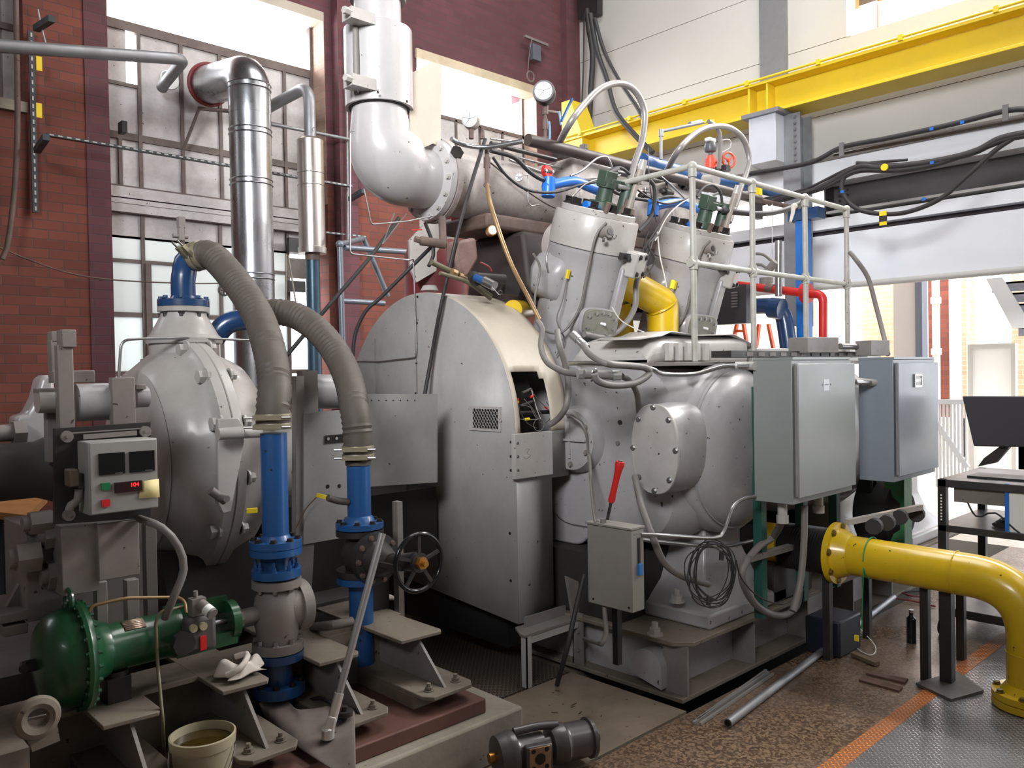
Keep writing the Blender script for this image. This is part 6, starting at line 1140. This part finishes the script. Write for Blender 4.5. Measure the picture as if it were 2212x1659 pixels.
# roller line behind the yellow pipe
t = thing('roller_bar', 'slanted bar with dark rubber rollers behind the yellow pipe', 'roller bar', PY(1880, 1120, 1.9)); MB().bar(PY(1830, 1128, 2.0), PY(1990, 1095, 1.8), .03, .03).build('bar', GREYL, t)
for px, py in ((1882, 1138), (1910, 1130), (1938, 1118), (1975, 1112)): c = PY(px, py, 1.85); MB().cyl(c-V3((.0, .01, 0)), c+V3((.05, .0, 0)), .042, n=20).build('roller', RUB, t)
one(MB().box(PZ(1955, 1235, .32), PZ(1955, 1235, .32)+V3((.12, .12, .6))), 'green_post', paint('post_green', (60, 120, 80), .5, (40, 70, 50), .4, 6), 'green and grey post behind the yellow pipe', 'post')
MB().bar(PY(1930, 1050, 2.1), PY(1940, 1160, 2.1), .12, .03).build('perforated_plate', BLK, t)
# floor items
t = thing('floor_pipe', 'long thin galvanised pipe lying on the floor', 'pipe', PZ(1575, 1560)); a, b = PZ(1572, 1562, .02), PZ(1930, 1290, .02); MB().cyl(a, b, .020, n=22).build('pipe_run', GALVD, t); d = (a-b).normalized(); MB().cyl(a, a+d*.0015, .015, n=20).build('pipe_bore', BLACK, t)
for k, (p, q) in enumerate((((1498, 1562), (1660, 1452)), ((1512, 1564), (1670, 1456)), ((1505, 1556), (1655, 1448)))):
    a, b = PZ(*p, .008), PZ(*q, .008); one(MB().bar(a, b, .012, .012), 'steel_strip', flat('bright_strip', (178, 176, 174), .35, .5), ['shiny steel strip on the floor, left of the three', 'shiny steel strip on the floor, right of the three', 'shiny steel strip on the floor, middle of the three'][k], 'steel strip', 'steel strips on the floor')
for q, lab in (([(1855, 1472), (1862, 1464), (1950, 1488), (1942, 1496)], 'rusty flat plate lying on the floor, nearer of the pair'), ([(1870, 1458), (1878, 1454), (1962, 1470), (1955, 1478)], 'rusty flat plate lying on the floor, farther of the pair')):
    one(MB().prism([PZ(*p, .001) for p in q], (0, 0, .01)), 'rusty_plate', paint('rust_plate', (104, 76, 64), .8, (60, 42, 36), .6, 9), lab, 'metal plate')
t = thing('brush', 'small wooden brush lying on the floor', 'brush', PZ(1870, 1420)); MB().bar(PZ(1842, 1412, .015), PZ(1895, 1434, .015), .035, .02).build('brush_block', paint('brush_wood', (110, 92, 70), .8, (70, 56, 44), .5, 12), t)
tubeone([PZ(1800, 1330, .01), PZ(1840, 1390, .006), PZ(1880, 1415, .006), PZ(1890, 1395, .006), PZ(1850, 1350, .03)], .003, 'string', WIRE, 'thin pale string curling on the floor by the brush', 'string')
f = PZ(1969, 1388); t = thing('black_bottle', 'black bottle with silver cap standing on the floor', 'bottle', f); MB().lathe(f, (0, 0, 1), [(0, .026), (.14, .026), (.155, .013), (.175, .012)], 20).build('bottle_body', flat('bottle_black', (16, 16, 18), .15), t); MB().cyl(f+V3((0, 0, .174)), f+V3((0, 0, .19)), .014, n=14).build('bottle_cap', FIT, t)
for k, (pts, mt_) in enumerate((([(1890, 1275), (1920, 1262), (1960, 1285), (2010, 1290)], REDP), ([(1880, 1290), (1940, 1280), (2000, 1275)], RUB), ([(1860, 1300), (1920, 1292), (1980, 1300), (2020, 1310)], REDP))):
    tubeone([PZ(*p, .012) for p in pts], .006, 'floor_cable', mt_, ['red cable on the floor beyond the bottle, farthest loop', 'black cable on the floor beyond the bottle', 'red cable on the floor beyond the bottle, nearer strand'][k], 'cable')
# hydraulic pump on the slab
pc = PZ(1110, 1640, .085); pc = V3((2.24, 2.37, .10)); A2 = PZ(1120, 1625, .10); B2 = PZ(1285, 1590, .10)
t = thing('hydraulic_pump', 'dark grey greasy hydraulic pump and motor lying on the slab', 'pump', V3((A2.x, A2.y, 0)))
PG = paint('pump_grey', (72, 68, 68), .38, (54, 44, 38), .6, 7, wet=.3); d = (B2-A2).normalized(); ln = (B2-A2).length
MB().lathe(A2-d*.10, d, [(0, .05), (.005, .078), (.03, .085), (.05, .088), (.055, .09), (.075, .09), (.08, .07), (.10, .062), (.2, .062), (.205, .05), (.23, .05), (.235, .07), (.26, .08), (.29, .082), (.30, .075), (.31, .074), (.38, .072), (ln+.06, .07), (ln+.065, .08), (ln+.08, .08), (ln+.082, .03), (ln+.11, .028)], 40).build('pump_body', PG, t)
MB().cyl(A2-d*.125, A2-d*.10, .02, n=14).build('shaft_end', BRASS, t); s = d.cross(V3((0, 0, 1))).normalized()
if s.dot(cv) > 0: s = -s
pp = A2+d*.055+s*.066; MB().obox(pp, s, (.018, .055, .05)).build('port_block', PG, t, bev=.006); MB().obox(pp+s*.018, s, (.003, .045, .045)).build('port_face', paint('port_tan', (140, 106, 74), .5, (90, 60, 40), .5, 12), t, bev=.002)
MB().cyl(pp+s*.02, pp+s*.0225, .022, n=24).build('port_hole', BLACK, t); bolts(t, [pp+s*.0212+d*a_+V3((0, 0, b_)) for a_ in (-.028, .028) for b_ in (-.033, .033)], s, .007, .001, BLACK, 'port_screw_hole')
one(MB().tube([A2-d*.02+V3((0, 0, .085)), A2+d*.08+V3((0, 0, .088)), A2+d*.17+V3((0, 0, .08))], .016, 12), 'pump_cap_bar', PG, 'dark rounded bar resting on the hydraulic pump', 'bar')

# ================================================================ ducts and things on the left wall
dx, dy = PY(541, 300, 6.3).x, 6.3
t = thing('exhaust_duct', 'large shiny galvanised round duct rising to an elbow through the window', 'duct', (dx, dy, 1.3)); R_ = .165
ze = PY(520, 165, dy).z
pth = [V3((dx, dy, 1.0)), V3((dx, dy, ze-.30))]; m = MB(); m.cyl(pth[0], pth[1]+V3((0, 0, .02)), R_, n=48).build('duct_riser', GALV, t)
tgt = V3((PY(455, 170, 7.25).x, 7.3, PY(455, 180, 7.25).z))
e0 = V3((dx, dy, ze-.30)); e1 = V3((dx, dy, ze+.02)); hd = (tgt-e1).normalized()
arc = rnd([e0, e1, e1+hd*.36], .30, 4); MB().tube(arc, R_+.002, 48, smooth=False).build('gored_elbow', GALV, t)
MB().cyl(e1+hd*.34, tgt, R_, n=48).build('duct_branch', GALV, t)
for py in (190, 287, 395, 598): z = PY(541, py, dy).z; MB().lathe((dx, dy, z-.03), (0, 0, 1), [(0, R_+.001), (.006, R_+.008), (.012, R_+.001), (.04, R_+.001), (.046, R_+.008), (.052, R_+.001)], 48).build('duct_joint', GALV, t)
MB().torus(tgt-hd*.02, hd, R_+.01, .02, 40, 8).build('wall_collar', REDP, t)
ky = 6.6; kx = PY(672, 400, ky).x
t = thing('silencer', 'tall shiny steel silencer cylinder on a blue-grey pipe', 'silencer', (kx, ky, 1.0))
z1, z0 = PY(672, 300, ky).z, PY(675, 548, ky).z; MB().lathe((kx, ky, z0), (0, 0, 1), [(0, .10), (0, .125), (.05, .128), (.055, .118), (z1-z0-.02, .118), (z1-z0, .10), (z1-z0, .05)], 40).build('silencer_shell', paint('stainless', (196, 190, 186), .28, (150, 140, 134), .4, 5, metal=.9), t)
for py in (352, 378): MB().torus((kx, ky, PY(672, py, ky).z-.1), (0, 0, 1), .119, .004, 36, 6).build('strap', STEEL, t)
MB().cyl((kx, ky, 1.0), (kx, ky, z0-.05), .062, n=28).build('lower_pipe', paint('steel_blue', (60, 84, 100), .3, (40, 54, 66), .4, 5, metal=.4), t); MB().cyl((kx, ky, z0-.06), (kx, ky, z0+.01), .066, n=28).build('scorched_joint', RUSTY, t)
zk = PY(668, 185, ky).z; tp = rnd([V3((kx, ky, z1-.02)), V3((kx, ky, zk)), PY(575, 235, 7.3)], .16, 10); MB().tube(tp, .052, 28, smooth=False).build('upper_elbow', GALVD, t); MB().torus((kx+.03, ky-.03, z1+.05), (1, -1, 0), .05, .004, 20, 6, 0, PI).build('lifting_hoop', STEEL, t)
tp = rnd([PY(-20, 98, 6.4), PY(398, 128, 6.4), PY(352, 185, 7.25)], .10, 8); t = thing('vent_pipe', 'grey steel pipe crossing the top left and turning into the window', 'pipe', tp[0]); MB().tube(tp, .045, 28, smooth=False).build('pipe_run', GALVD, t)
a, b = PY(362, 165, 7.1), PY(350, 190, 7.3); MB().cyl(a, b, .047, n=24).build('sleeve', GALVD, t)
one(MB().cyl(PY(366, 172, 7.44), PY(366, 172, 7.44)-V3((0, .004, 0)), .085, n=30), 'hole_light_disc', WHT, 'white disc coloured for the bright round hole in the painted pane behind the vent pipe', 'opening')  # solid white disc carries the brightness of the hole in its colour
# slotted channels
def strut(name, p, q, label, w=.041, parent=None, slots=20):
    t = thing(name, label, 'channel', p); d = (q-p); MB().bar(p, q, w, .02).build('channel_body', paint('strut_dark', (74, 78, 82), .4, (48, 48, 50), .5, 7, metal=.4), t); m = MB(); s = V3((0, -1, 0)) if abs(d.z) > abs(d.x) else V3((0, -1, 0))
    n = int(d.length/.06)
    for k in range(n): c = p+d*((k+.5)/n)+V3((0, -.0125 if abs(d.z) > abs(d.x) else -(w/2+.001), 0)); m.obox(c, d, (.016, .002, .005) if abs(d.z) < abs(d.x) else (.016, .006, .002), (0, 0, 1) if abs(d.z) < abs(d.x) else (0, 1, 0))
    m.build('slots', PANEL, t)['kind'] = 'stuff'; return t
SY = 6.95
strut('slotted_channel', PY(100, 291, SY), PY(760, 403, SY), 'long dark slotted channel running across the left window')
q = PY(84, 455, SY+.1); p = PY(78, 60, SY+.1); strut('slotted_channel', V3((q.x, SY+.2, q.z)), V3((q.x, SY+.2, p.z)), 'vertical slotted channel fixed to the left brick pier')
strut('slotted_channel', PY(700, 502, 7.1), PY(790, 512, 7.1), 'short slotted channel on the brick between silencer and exhaust')
for a, b, lab in (((78, 62), (112, 40), 'short dark bracket arm at the upper end of the vertical channel'), ((80, 325), (100, 296), 'short dark bracket arm at the middle of the vertical channel'), ((757, 430), (786, 412), 'short dark bracket arm left of the exhaust elbow')): one(MB().bar(PY(*a, 7.0), PY(*b, 6.6), .045, .045), 'bracket_arm', paint('bracket_dark', (58, 66, 72), .5, (40, 44, 48), .4, 7), lab, 'bracket')
for py in (138, 239): c = PY(84, py, 7.05); one(MB().box(c+V3((-.02, -.01, -.055)), c+V3((.02, 0, .055))), 'yellow_tag', YTAG, ['upper yellow sticker on the vertical channel', 'lower yellow sticker on the vertical channel'][py > 200], 'sticker')
one(MB().tube(yl(6.9, (82, 20), (90, 60), (104, 110), (106, 112)), .006, 8), 'hanger_strap', GALVD, 'thin strap hanging the vent pipe', 'strap')
tubeone(yl(7.0, (34, -10), (38, 250), (32, 400), (18, 520), (5, 560)), .02, 'black_cables', RUSTY, 'dark cable bundle hanging at the far left of the wall', 'cable'); tubeone(yl(7.0, (0, 535), (60, 560), (150, 590), (250, 605), (400, 612), (485, 612)), .006, 'thin_cable', RUSTY, 'thin dark cable strung along the brick and the left window', 'cable')
stk('wall_conduit', [(PY(585, 268, 7.0), PY(760, 302, 7.0), .016)], GALVD, 'grey conduit crossing the right part of the left window', 'conduit'); stk('wall_conduit', [(PY(748, 60, 7.05), PY(752, 530, 7.05), .012)], GALVD, 'vertical grey conduit on the brick beside the exhaust', 'conduit')
one(MB().box(PY(255, 290, 7.3), PY(275, 262, 7.2)), 'dark_box', BLK, 'small dark box on the window bar', 'box'); stk('sash_rod', [(PY(428, 234, 7.2), PY(496, 240, 7.2), .018), (PY(430, 235, 7.2), PY(395, 325, 7.35), .014)], STEELW, 'rusty window opening rod in front of the left window', 'rod')
# wall gear right of window 2
t = thing('wall_bracket', 'small grey bracket with hanging box and wire coil on the brick wall', 'bracket', PY(1160, 110, 7.1)); MB().bar(PY(1133, 78, 7.1), PY(1183, 98, 7.1), .03, .03).build('bracket_bar', GREYD, t); c = PY(1160, 112, 7.05); MB().box(c+V3((-.07, 0, -.10)), c+V3((.07, .06, .09))).build('hanging_box', paint('box_slate', (92, 96, 104), .5, (70, 70, 76), .3, 6), t)
MB().torus(PY(1146, 165, 7.08), (0, 1, 0), .06, .009, 24, 6).build('wire_coil', COND, t); MB().tube(yl(7.08, (1148, 85), (1142, 130), (1140, 160)), .005, 6).build('wire', COND, t)
# black cables in the corner and over the right opening
t = thing('corner_cables', 'bundle of black cables dropping from the upper corner', 'cables', PY(1275, 60, 6.8)); KY = 6.9
for pts, r in (([(1268, 20), (1272, 60), (1280, 120), (1276, 200), (1272, 290)], .035), ([(1275, 30), (1290, 110), (1310, 170), (1330, 240), (1370, 290), (1410, 330)], .03), ([(1285, 40), (1305, 110), (1335, 170), (1375, 230), (1390, 258)], .022), ([(1262, 25), (1260, 150), (1255, 270)], .01)):
    MB().tube([PX(a, b, 7.85) if a < 1282 and b < 300 and r != .03 else PX(a, b, 7.3) for a, b in pts], r, 12).build('cable', RUB, t)
one(MB().prism(xl(7.9, (1245, -20), (1290, -20), (1290, 28), (1248, 40)), (.1, 0, 0)), 'corner_box', BLK, 'dark bracket box in the upper corner', 'box')
XC = 7.2
t = thing('overhead_cables', 'black cable bundle strung under the crane beam to the right', 'cables', PX(1900, 350, XC))
def xt(pts, r, nm='cable', X=XC): MB().tube([PX(a, b, X) for a, b in pts], r, 12).build(nm, RUB, t)
xt([(1620, 375), (1700, 362), (1760, 348), (1820, 318), (1920, 298), (2050, 270), (2170, 240), (2230, 236)], .022); xt([(1640, 440), (1760, 410), (1850, 362), (1900, 362), (2000, 352), (2100, 330), (2160, 300), (2230, 285)], .028); xt([(1660, 440), (1780, 405), (1850, 370), (1940, 368), (2020, 355), (2110, 325), (2170, 302), (2230, 290)], .024)
xt([(1850, 352), (1960, 355), (2060, 338), (2150, 308), (2230, 280)], .016); xt([(1838, 368), (1820, 390), (1822, 420), (1850, 450), (1900, 462), (1960, 458), (2030, 430), (2090, 380), (2150, 325), (2200, 292)], .02); xt([(1640, 432), (1740, 408), (1850, 358), (1960, 345)], .012)
for px, py in ((1910, 361),): c = PX(px, py, XC-.04); MB().cyl(c, c+V3((.02, 0, 0)), .03, n=16).build('yellow_tape', YTAG, t)
c = PX(1907, 461, XC-.03); MB().box(c+V3((0, -.03, -.10)), c+V3((.01, .03, .02))).build('yellow_tape', YTAG, t); MB().box(c+V3((-.003, -.031, -.07)), c+V3((.012, .031, -.02))).build('black_tape', BLK, t)
for px, py in ((2012, 278), (2078, 264), (2013, 351), (1819, 414), (1995, 430)): c = PX(px, py, XC-.028); MB().box(c+V3((0, -.015, -.012)), c+V3((.006, .015, .012))).build('blue_tape', SKYB, t)
stk('rail_rod', [(PX(1800, 328, 7.9), PX(2212, 250, 7.9), .016)], GREYD, 'thin grey rod below the upper black cable', 'rod')
for px, py in ((1817, 320), (2171, 240)): one(MB().box(PX(px, py, XC-.04)+V3((0, -.02, -.07)), PX(px, py, XC-.04)+V3((.02, .02, .05))), 'cable_clip', STEEL, ['steel clip on the upper cable near the column', 'steel clip on the upper cable at the right edge'][px > 2000], 'clip')
# pipes in the next bay, seen through the railing
BY = 6.6
t = thing('red_fire_pipe', 'red pipe with flange turning down beyond the railing', 'pipe', PX(1770, 740, BY)); MB().tube(rnd([PX(1560, 612, BY), PX(1745, 634, BY), PX(1778, 636, BY), PX(1778, 760, BY), V3((BY, PX(1778, 760, BY).y, 0))], .07), .036, 20, smooth=False).build('pipe_run', RED, t); a = PX(1744, 633, BY); MB().cyl(a-V3((0, .02, 0)), a+V3((0, .04, 0)), .085, n=24).build('pipe_flange', RED, t)
MB().cyl(PX(1655, 622, BY), PX(1672, 624, BY), .04, n=20).build('dirty_joint', RUSTY, t)
t = thing('blue_elbow_pipe', 'thick blue pipe bending down beyond the railing', 'pipe', PX(1700, 740, BY+.3)); MB().tube(rnd([PX(1610, 662, BY+.3), PX(1690, 660, BY+.3), PX(1705, 760, BY+.3), V3((BY+.3, PX(1705, 760, BY+.3).y, 0))], .16), .075, 28, smooth=False).build('pipe_run', NAVY, t); a, b = PX(1665, 665, BY+.2), PX(1690, 668, BY+.2); MB().cyl(a, b, .095, n=28).build('pipe_reducer', NAVY, t)
t = thing('blue_column', 'bright blue square steel post beyond the railing', 'post', PX(1732, 740, 7.0)); a, b = PX(1721, 760, 7.0), PX(1741, 462, 7.0); MB().box((7.0, b.y, 0), (7.1, a.y, b.z)).build('post_tube', paint('post_blue', (34, 108, 190), .4, (28, 70, 130), .3, 3), t); MB().box((6.98, b.y-.12, b.z-.05), (7.12, a.y+.06, b.z+.05)).build('head_plate', NAVY, t)
t = thing('grey_panel_box', 'dark panel board with switches behind the second cylinder', 'panel board', PX(1590, 740, 6.3)); MB().prism(xl(6.3, (1570, 614), (1612, 614), (1612, 698), (1540, 702)), (.1, 0, 0)).build('panel_body', paint('panel_dark', (64, 62, 66), .4, (44, 42, 46), .4, 5), t)
for k in range(6): c = PX(1587, 632+k*6, 6.29); MB().box(c+V3((-.004, -.03, -.007)), c+V3((0, .03, .006))).build('switch_row', STEEL, t)
t = thing('step_ladder', 'orange step ladder standing beyond the second cylinder', 'ladder', PX(1600, 745, 8.6)); 
for a, b in (((1592, 700), (1580, 760)), ((1606, 698), (1616, 760)), ((1640, 700), (1632, 760)), ((1660, 700), (1672, 760))): MB().bar(PX(*a, 8.6), PX(*b, 8.6), .05, .03).build('ladder_rail', paint('ladder_orange', (220, 92, 44), .5, (170, 70, 36), .2, 5), t)
for k in range(2): MB().bar(PX(1586, 715+20*k, 8.6), PX(1610, 715+20*k, 8.6), .02, .03).build('ladder_step', MT['ladder_orange'], t)
t = thing('white_cloth', 'white rag hanging on the railing end', 'cloth', PY(1715, 470, 2.75)); MB().sph(PY(1716, 445, 2.62), .024, (1.1, .8, .8)).build('cloth_knot', CLOTH, t); MB().tube(yl(2.62, (1714, 446), (1712, 462), (1707, 480)), .016, 10, r1=.008).build('cloth_tail', CLOTH, t)
for a, b, r, mt_, lab in (((1668, 440), (1668, 560), .004, STEEL, 'thin steel rod hanging beyond the railing'), ((1682, 520), (1682, 640), .03, STEEL, 'perforated steel channel beyond the railing')): p, q = PX(*a, 6.4), PX(*b, 6.4); stk('hanging_rod', [(p, q, r)], mt_, lab, 'rod')
t = thing('camera_fitting', 'brown pipe fitting with two grey hoses beyond the railing', 'fitting', PX(1665, 580, 5.6)); MB().cyl(PX(1655, 590, 5.6), PX(1675, 565, 5.6), .03, n=14).cyl(PX(1655, 600, 5.6), PX(1655, 612, 5.6), .05, n=18).build('fitting_body', GREYD, t); MB().tube([PX(a, b, 5.6) for a, b in ((1632, 548), (1650, 550), (1670, 566))], .012, 10).tube([PX(a, b, 5.6) for a, b in ((1632, 572), (1645, 572), (1660, 582))], .012, 10).build('hoses', COND, t)
t = thing('transmitter', 'round grey junction head below the blue header', 'instrument', PY(1530, 388, 3.6)); MB().cyl(PY(1520, 390, 3.62), PY(1545, 390, 3.52), .045, n=24).cyl(PY(1541, 390, 3.53), PY(1548, 390, 3.5), .05, n=10).build('head', GREYL, t)
stk('crossing_hose', [(PY(1480, 545, 3.3), PY(1540, 610, 3.3), .006)], RUB, 'thin black hose along the second cylinder', 'hose')
# blue stair handrail behind on the left
t = thing('stair_handrail', 'grey-blue tubular handrail behind the flywheel guard', 'handrail', PY(735, 760, 6.0)); HM = paint('rail_slate', (116, 122, 132), .35, (84, 88, 96), .4, 5, metal=.4); HY = 6.2
MB().cyl(PY(734, 526, HY), PY(742, 800, HY), .026, n=16).build('post', HM, t); MB().tube(rnd([PY(734, 528, HY), PY(785, 515, 6.6), PY(838, 640, 6.6)], .03, 4), .026, 16, smooth=False).build('sloping_rail', HM, t); MB().cyl(PY(745, 535, HY), PY(890, 545, HY), .026, n=16).build('side_rail', HM, t); MB().cyl(PY(740, 650, HY), PY(830, 655, HY), .024, n=16).build('side_rail', HM, t); MB().sph(PY(734, 528, HY), .036).build('corner_fitting', HM, t)
# objects seen in the gap between duct and brick
t = thing('unit_heater', 'dark unit heater and beam beyond the window gap', 'heater', PY(640, 540, 7.25)); MB().box(PY(620, 545, 7.35), PY(648, 515, 7.3)).build('heater_body', BLK, t); MB().box(PY(618, 630, 7.4), PY(660, 608, 7.35)).build('beam', BLK, t); MB().box(PY(618, 600, 7.45), PY(660, 560, 7.42)).build('duct_end', GREYD, t)
for a, b in (((618, 550), (618, 655)), ((622, 550), (640, 660))): MB().cyl(PY(*a, 7.2), PY(*b, 7.2), .008, n=8).build('hanger_rod', CREAM, t)

# ---------------------------------------------------------------- small fittings crowded over the engine
def small(name, mat, label, cat_, mb): return one(mb, name, mat, label, cat_)
small('capped_nipple', BLUE, 'blue capped nipple behind the brown header, left of the two', 'pipe cap', MB().cyl(PY(1252, 345, 3.9), PY(1252, 326, 3.9), .03, n=16).cyl(PY(1252, 340, 3.9), PY(1252, 334, 3.9), .04, n=16))
small('capped_nipple', BLUE, 'blue capped nipple behind the brown header, right of the two', 'pipe cap', MB().cyl(PY(1286, 348, 3.9), PY(1286, 330, 3.9), .03, n=16).cyl(PY(1286, 344, 3.9), PY(1286, 338, 3.9), .04, n=16))
small('grey_solenoid', GREYD, 'small grey solenoid standing on the brown header', 'solenoid', MB().box(PY(1262, 340, 3.55), PY(1262, 340, 3.55)+V3((.04, .04, .09))).cyl(PY(1266, 322, 3.55), PY(1266, 312, 3.55), .012, n=10))
for k, (px, py, w_, h_) in enumerate(((1330, 405, .05, .07), (1395, 425, .06, .05), (1440, 415, .05, .08), (1478, 400, .06, .05))):
    c = PY(px, py, 3.55); t = thing('black_valve', 'small black valve below the brown header, '+['first from the left', 'second from the left', 'third from the left', 'fourth from the left'][k], 'valve', c, 'small black valves below the brown header')
    MB().cyl(c-V3((.07, 0, 0)), c+V3((.07, 0, 0)), .018, n=12).cyl(c-V3((.03, 0, 0)), c+V3((.03, 0, 0)), w_*.6, n=12).build('valve_body', BLK, t); MB().cyl(c, c+V3((0, 0, h_)), .009, n=10).cyl(c+V3((0, 0, h_)), c+V3((0, 0, h_+.012)), .022, n=14).build('valve_knob', STEEL if k % 2 else RUSTY, t)
yt(3.45, [(1300, 395), (1340, 420), (1400, 432), (1450, 425), (1495, 440)], .012, 'black_hose', RUB, 'black hose running behind the nearer cylinder head to the right', 'hose')
yt(3.4, [(1420, 375), (1450, 400), (1490, 440), (1520, 470)], .006, 'steel_tube', STEEL, 'thin steel tube slanting behind the railing corner', 'tube')
yt(3.6, [(1060, 352), (1120, 400), (1180, 440), (1215, 455)], .005, 'steel_tube', HOSE, 'thin dark tube across the manifold side', 'tube')
yt(3.3, [(1310, 395), (1318, 370), (1340, 362), (1362, 378)], .010, 'black_hose', RUB, 'short black hose loop on top of the nearer cylinder head', 'hose')
yt(3.25, [(1505, 425), (1520, 405), (1540, 400), (1556, 415), (1560, 440)], .010, 'black_hose', RUB, 'short black hose loop on top of the farther cylinder head', 'hose')
yt(3.1, [(1425, 505), (1400, 530), (1415, 560), (1400, 590), (1390, 600)], .005, 'black_wires', RUB, 'tangled thin black wires hanging between the cylinders, nearer strand', 'cable')
yt(3.12, [(1440, 455), (1415, 500), (1385, 545), (1405, 520), (1380, 580)], .005, 'black_wires', RUB, 'tangled thin black wires hanging between the cylinders, farther strand', 'cable')
yt(3.15, [(1400, 320, 3.3), (1402, 380), (1408, 430), (1418, 480)], .003, 'black_wires', RUB, 'single thin black wire beside the braided hose', 'cable')
yt(3.55, [(1122, 385), (1140, 378), (1142, 440), (1165, 442)], .004, 'gauge_tube', STEEL, 'thin square-bent tube beside the small manifold gauge', 'tube')
yt(3.1, [(1185, 590), (1180, 560), (1188, 530)], .006, 'sensor_probe', STEEL, 'silvery probe sticking to the left flank of the nearer cylinder', 'probe')
stk('relief_pipe', [(PY(1445, 395, 3.7), PY(1530, 410, 3.7), .022), (PY(1470, 395, 3.7), PY(1470, 380, 3.7), .03)], BLK, 'black pipe stub beside the orange-red valve', 'pipe')
stk('second_header', [(PY(1500, 402, 3.6), PY(1720, 450, 3.6), .02)], RUSTY, 'thin brown pipe running behind the railing top bar', 'pipe')
one(MB().box(PY(1640, 420, 3.5), PY(1640, 420, 3.5)+V3((.05, .05, .09))), 'yellow_tag', YTAG, 'yellow tag on a black bracket behind the railing', 'tag')
one(MB().box(PY(1632, 470, 3.55), PY(1632, 470, 3.55)+V3((.12, .05, .17))), 'black_bracket', BLK, 'black bracket behind the railing under the yellow tag', 'bracket')
tubeone([PX(1560, 455, 4.9), PX(1640, 462, 5.2), PX(1700, 452, 5.6), PX(1740, 430, 6)], .02, 'black_cables', RUB, 'bundle of black cables lying behind the railing posts', 'cable')
one(MB().box(PY(1545, 372, 3.7), PY(1578, 358, 3.6)), 'black_bracket', BLK, 'black bracket arm beside the orange-red valve', 'bracket')
for px, py, l in ((1213, 262, 'left'), (1448, 362, 'right')):
    c = PY(px, py, 3.45); d = V3((.10, 0, .16)); one(MB().bar(c, c+d, .018, .01), 'hose_valve_lever', BLUE, 'blue valve lever at the foot of the braided hose, '+('nearer hose' if l == 'left' else 'farther hose'), 'valve lever')
t = thing('small_handwheel', 'tiny black handwheel in front of the left window', 'handwheel', PY(484, 627, 6.9)); MB().torus(PY(484, 627, 6.9), (.6, 1, 0), .045, .008, 20, 6).build('wheel_rim', BLK, t); MB().bar(PY(484, 615, 6.9), PY(484, 640, 6.9), .01, .01).bar(PY(478, 627, 6.9), PY(490, 627, 6.9), .01, .01).build('wheel_spokes', BLK, t)
# debris on the slab
random.seed(11)
for k in range(6): c = PZ(1180+random.uniform(0, 120), 1490+random.uniform(0, 60), .002); one(MB().bar(c, c+V3((random.uniform(-.04, .04), random.uniform(-.03, .03), .002)), .003, .002), 'metal_sliver', CAP, 'small dark metal sliver lying on the concrete slab', 'debris', 'slivers on the slab')

# top-level cleanup of helper values
for o in bpy.data.objects:
    if '_o' in o: del o['_o']
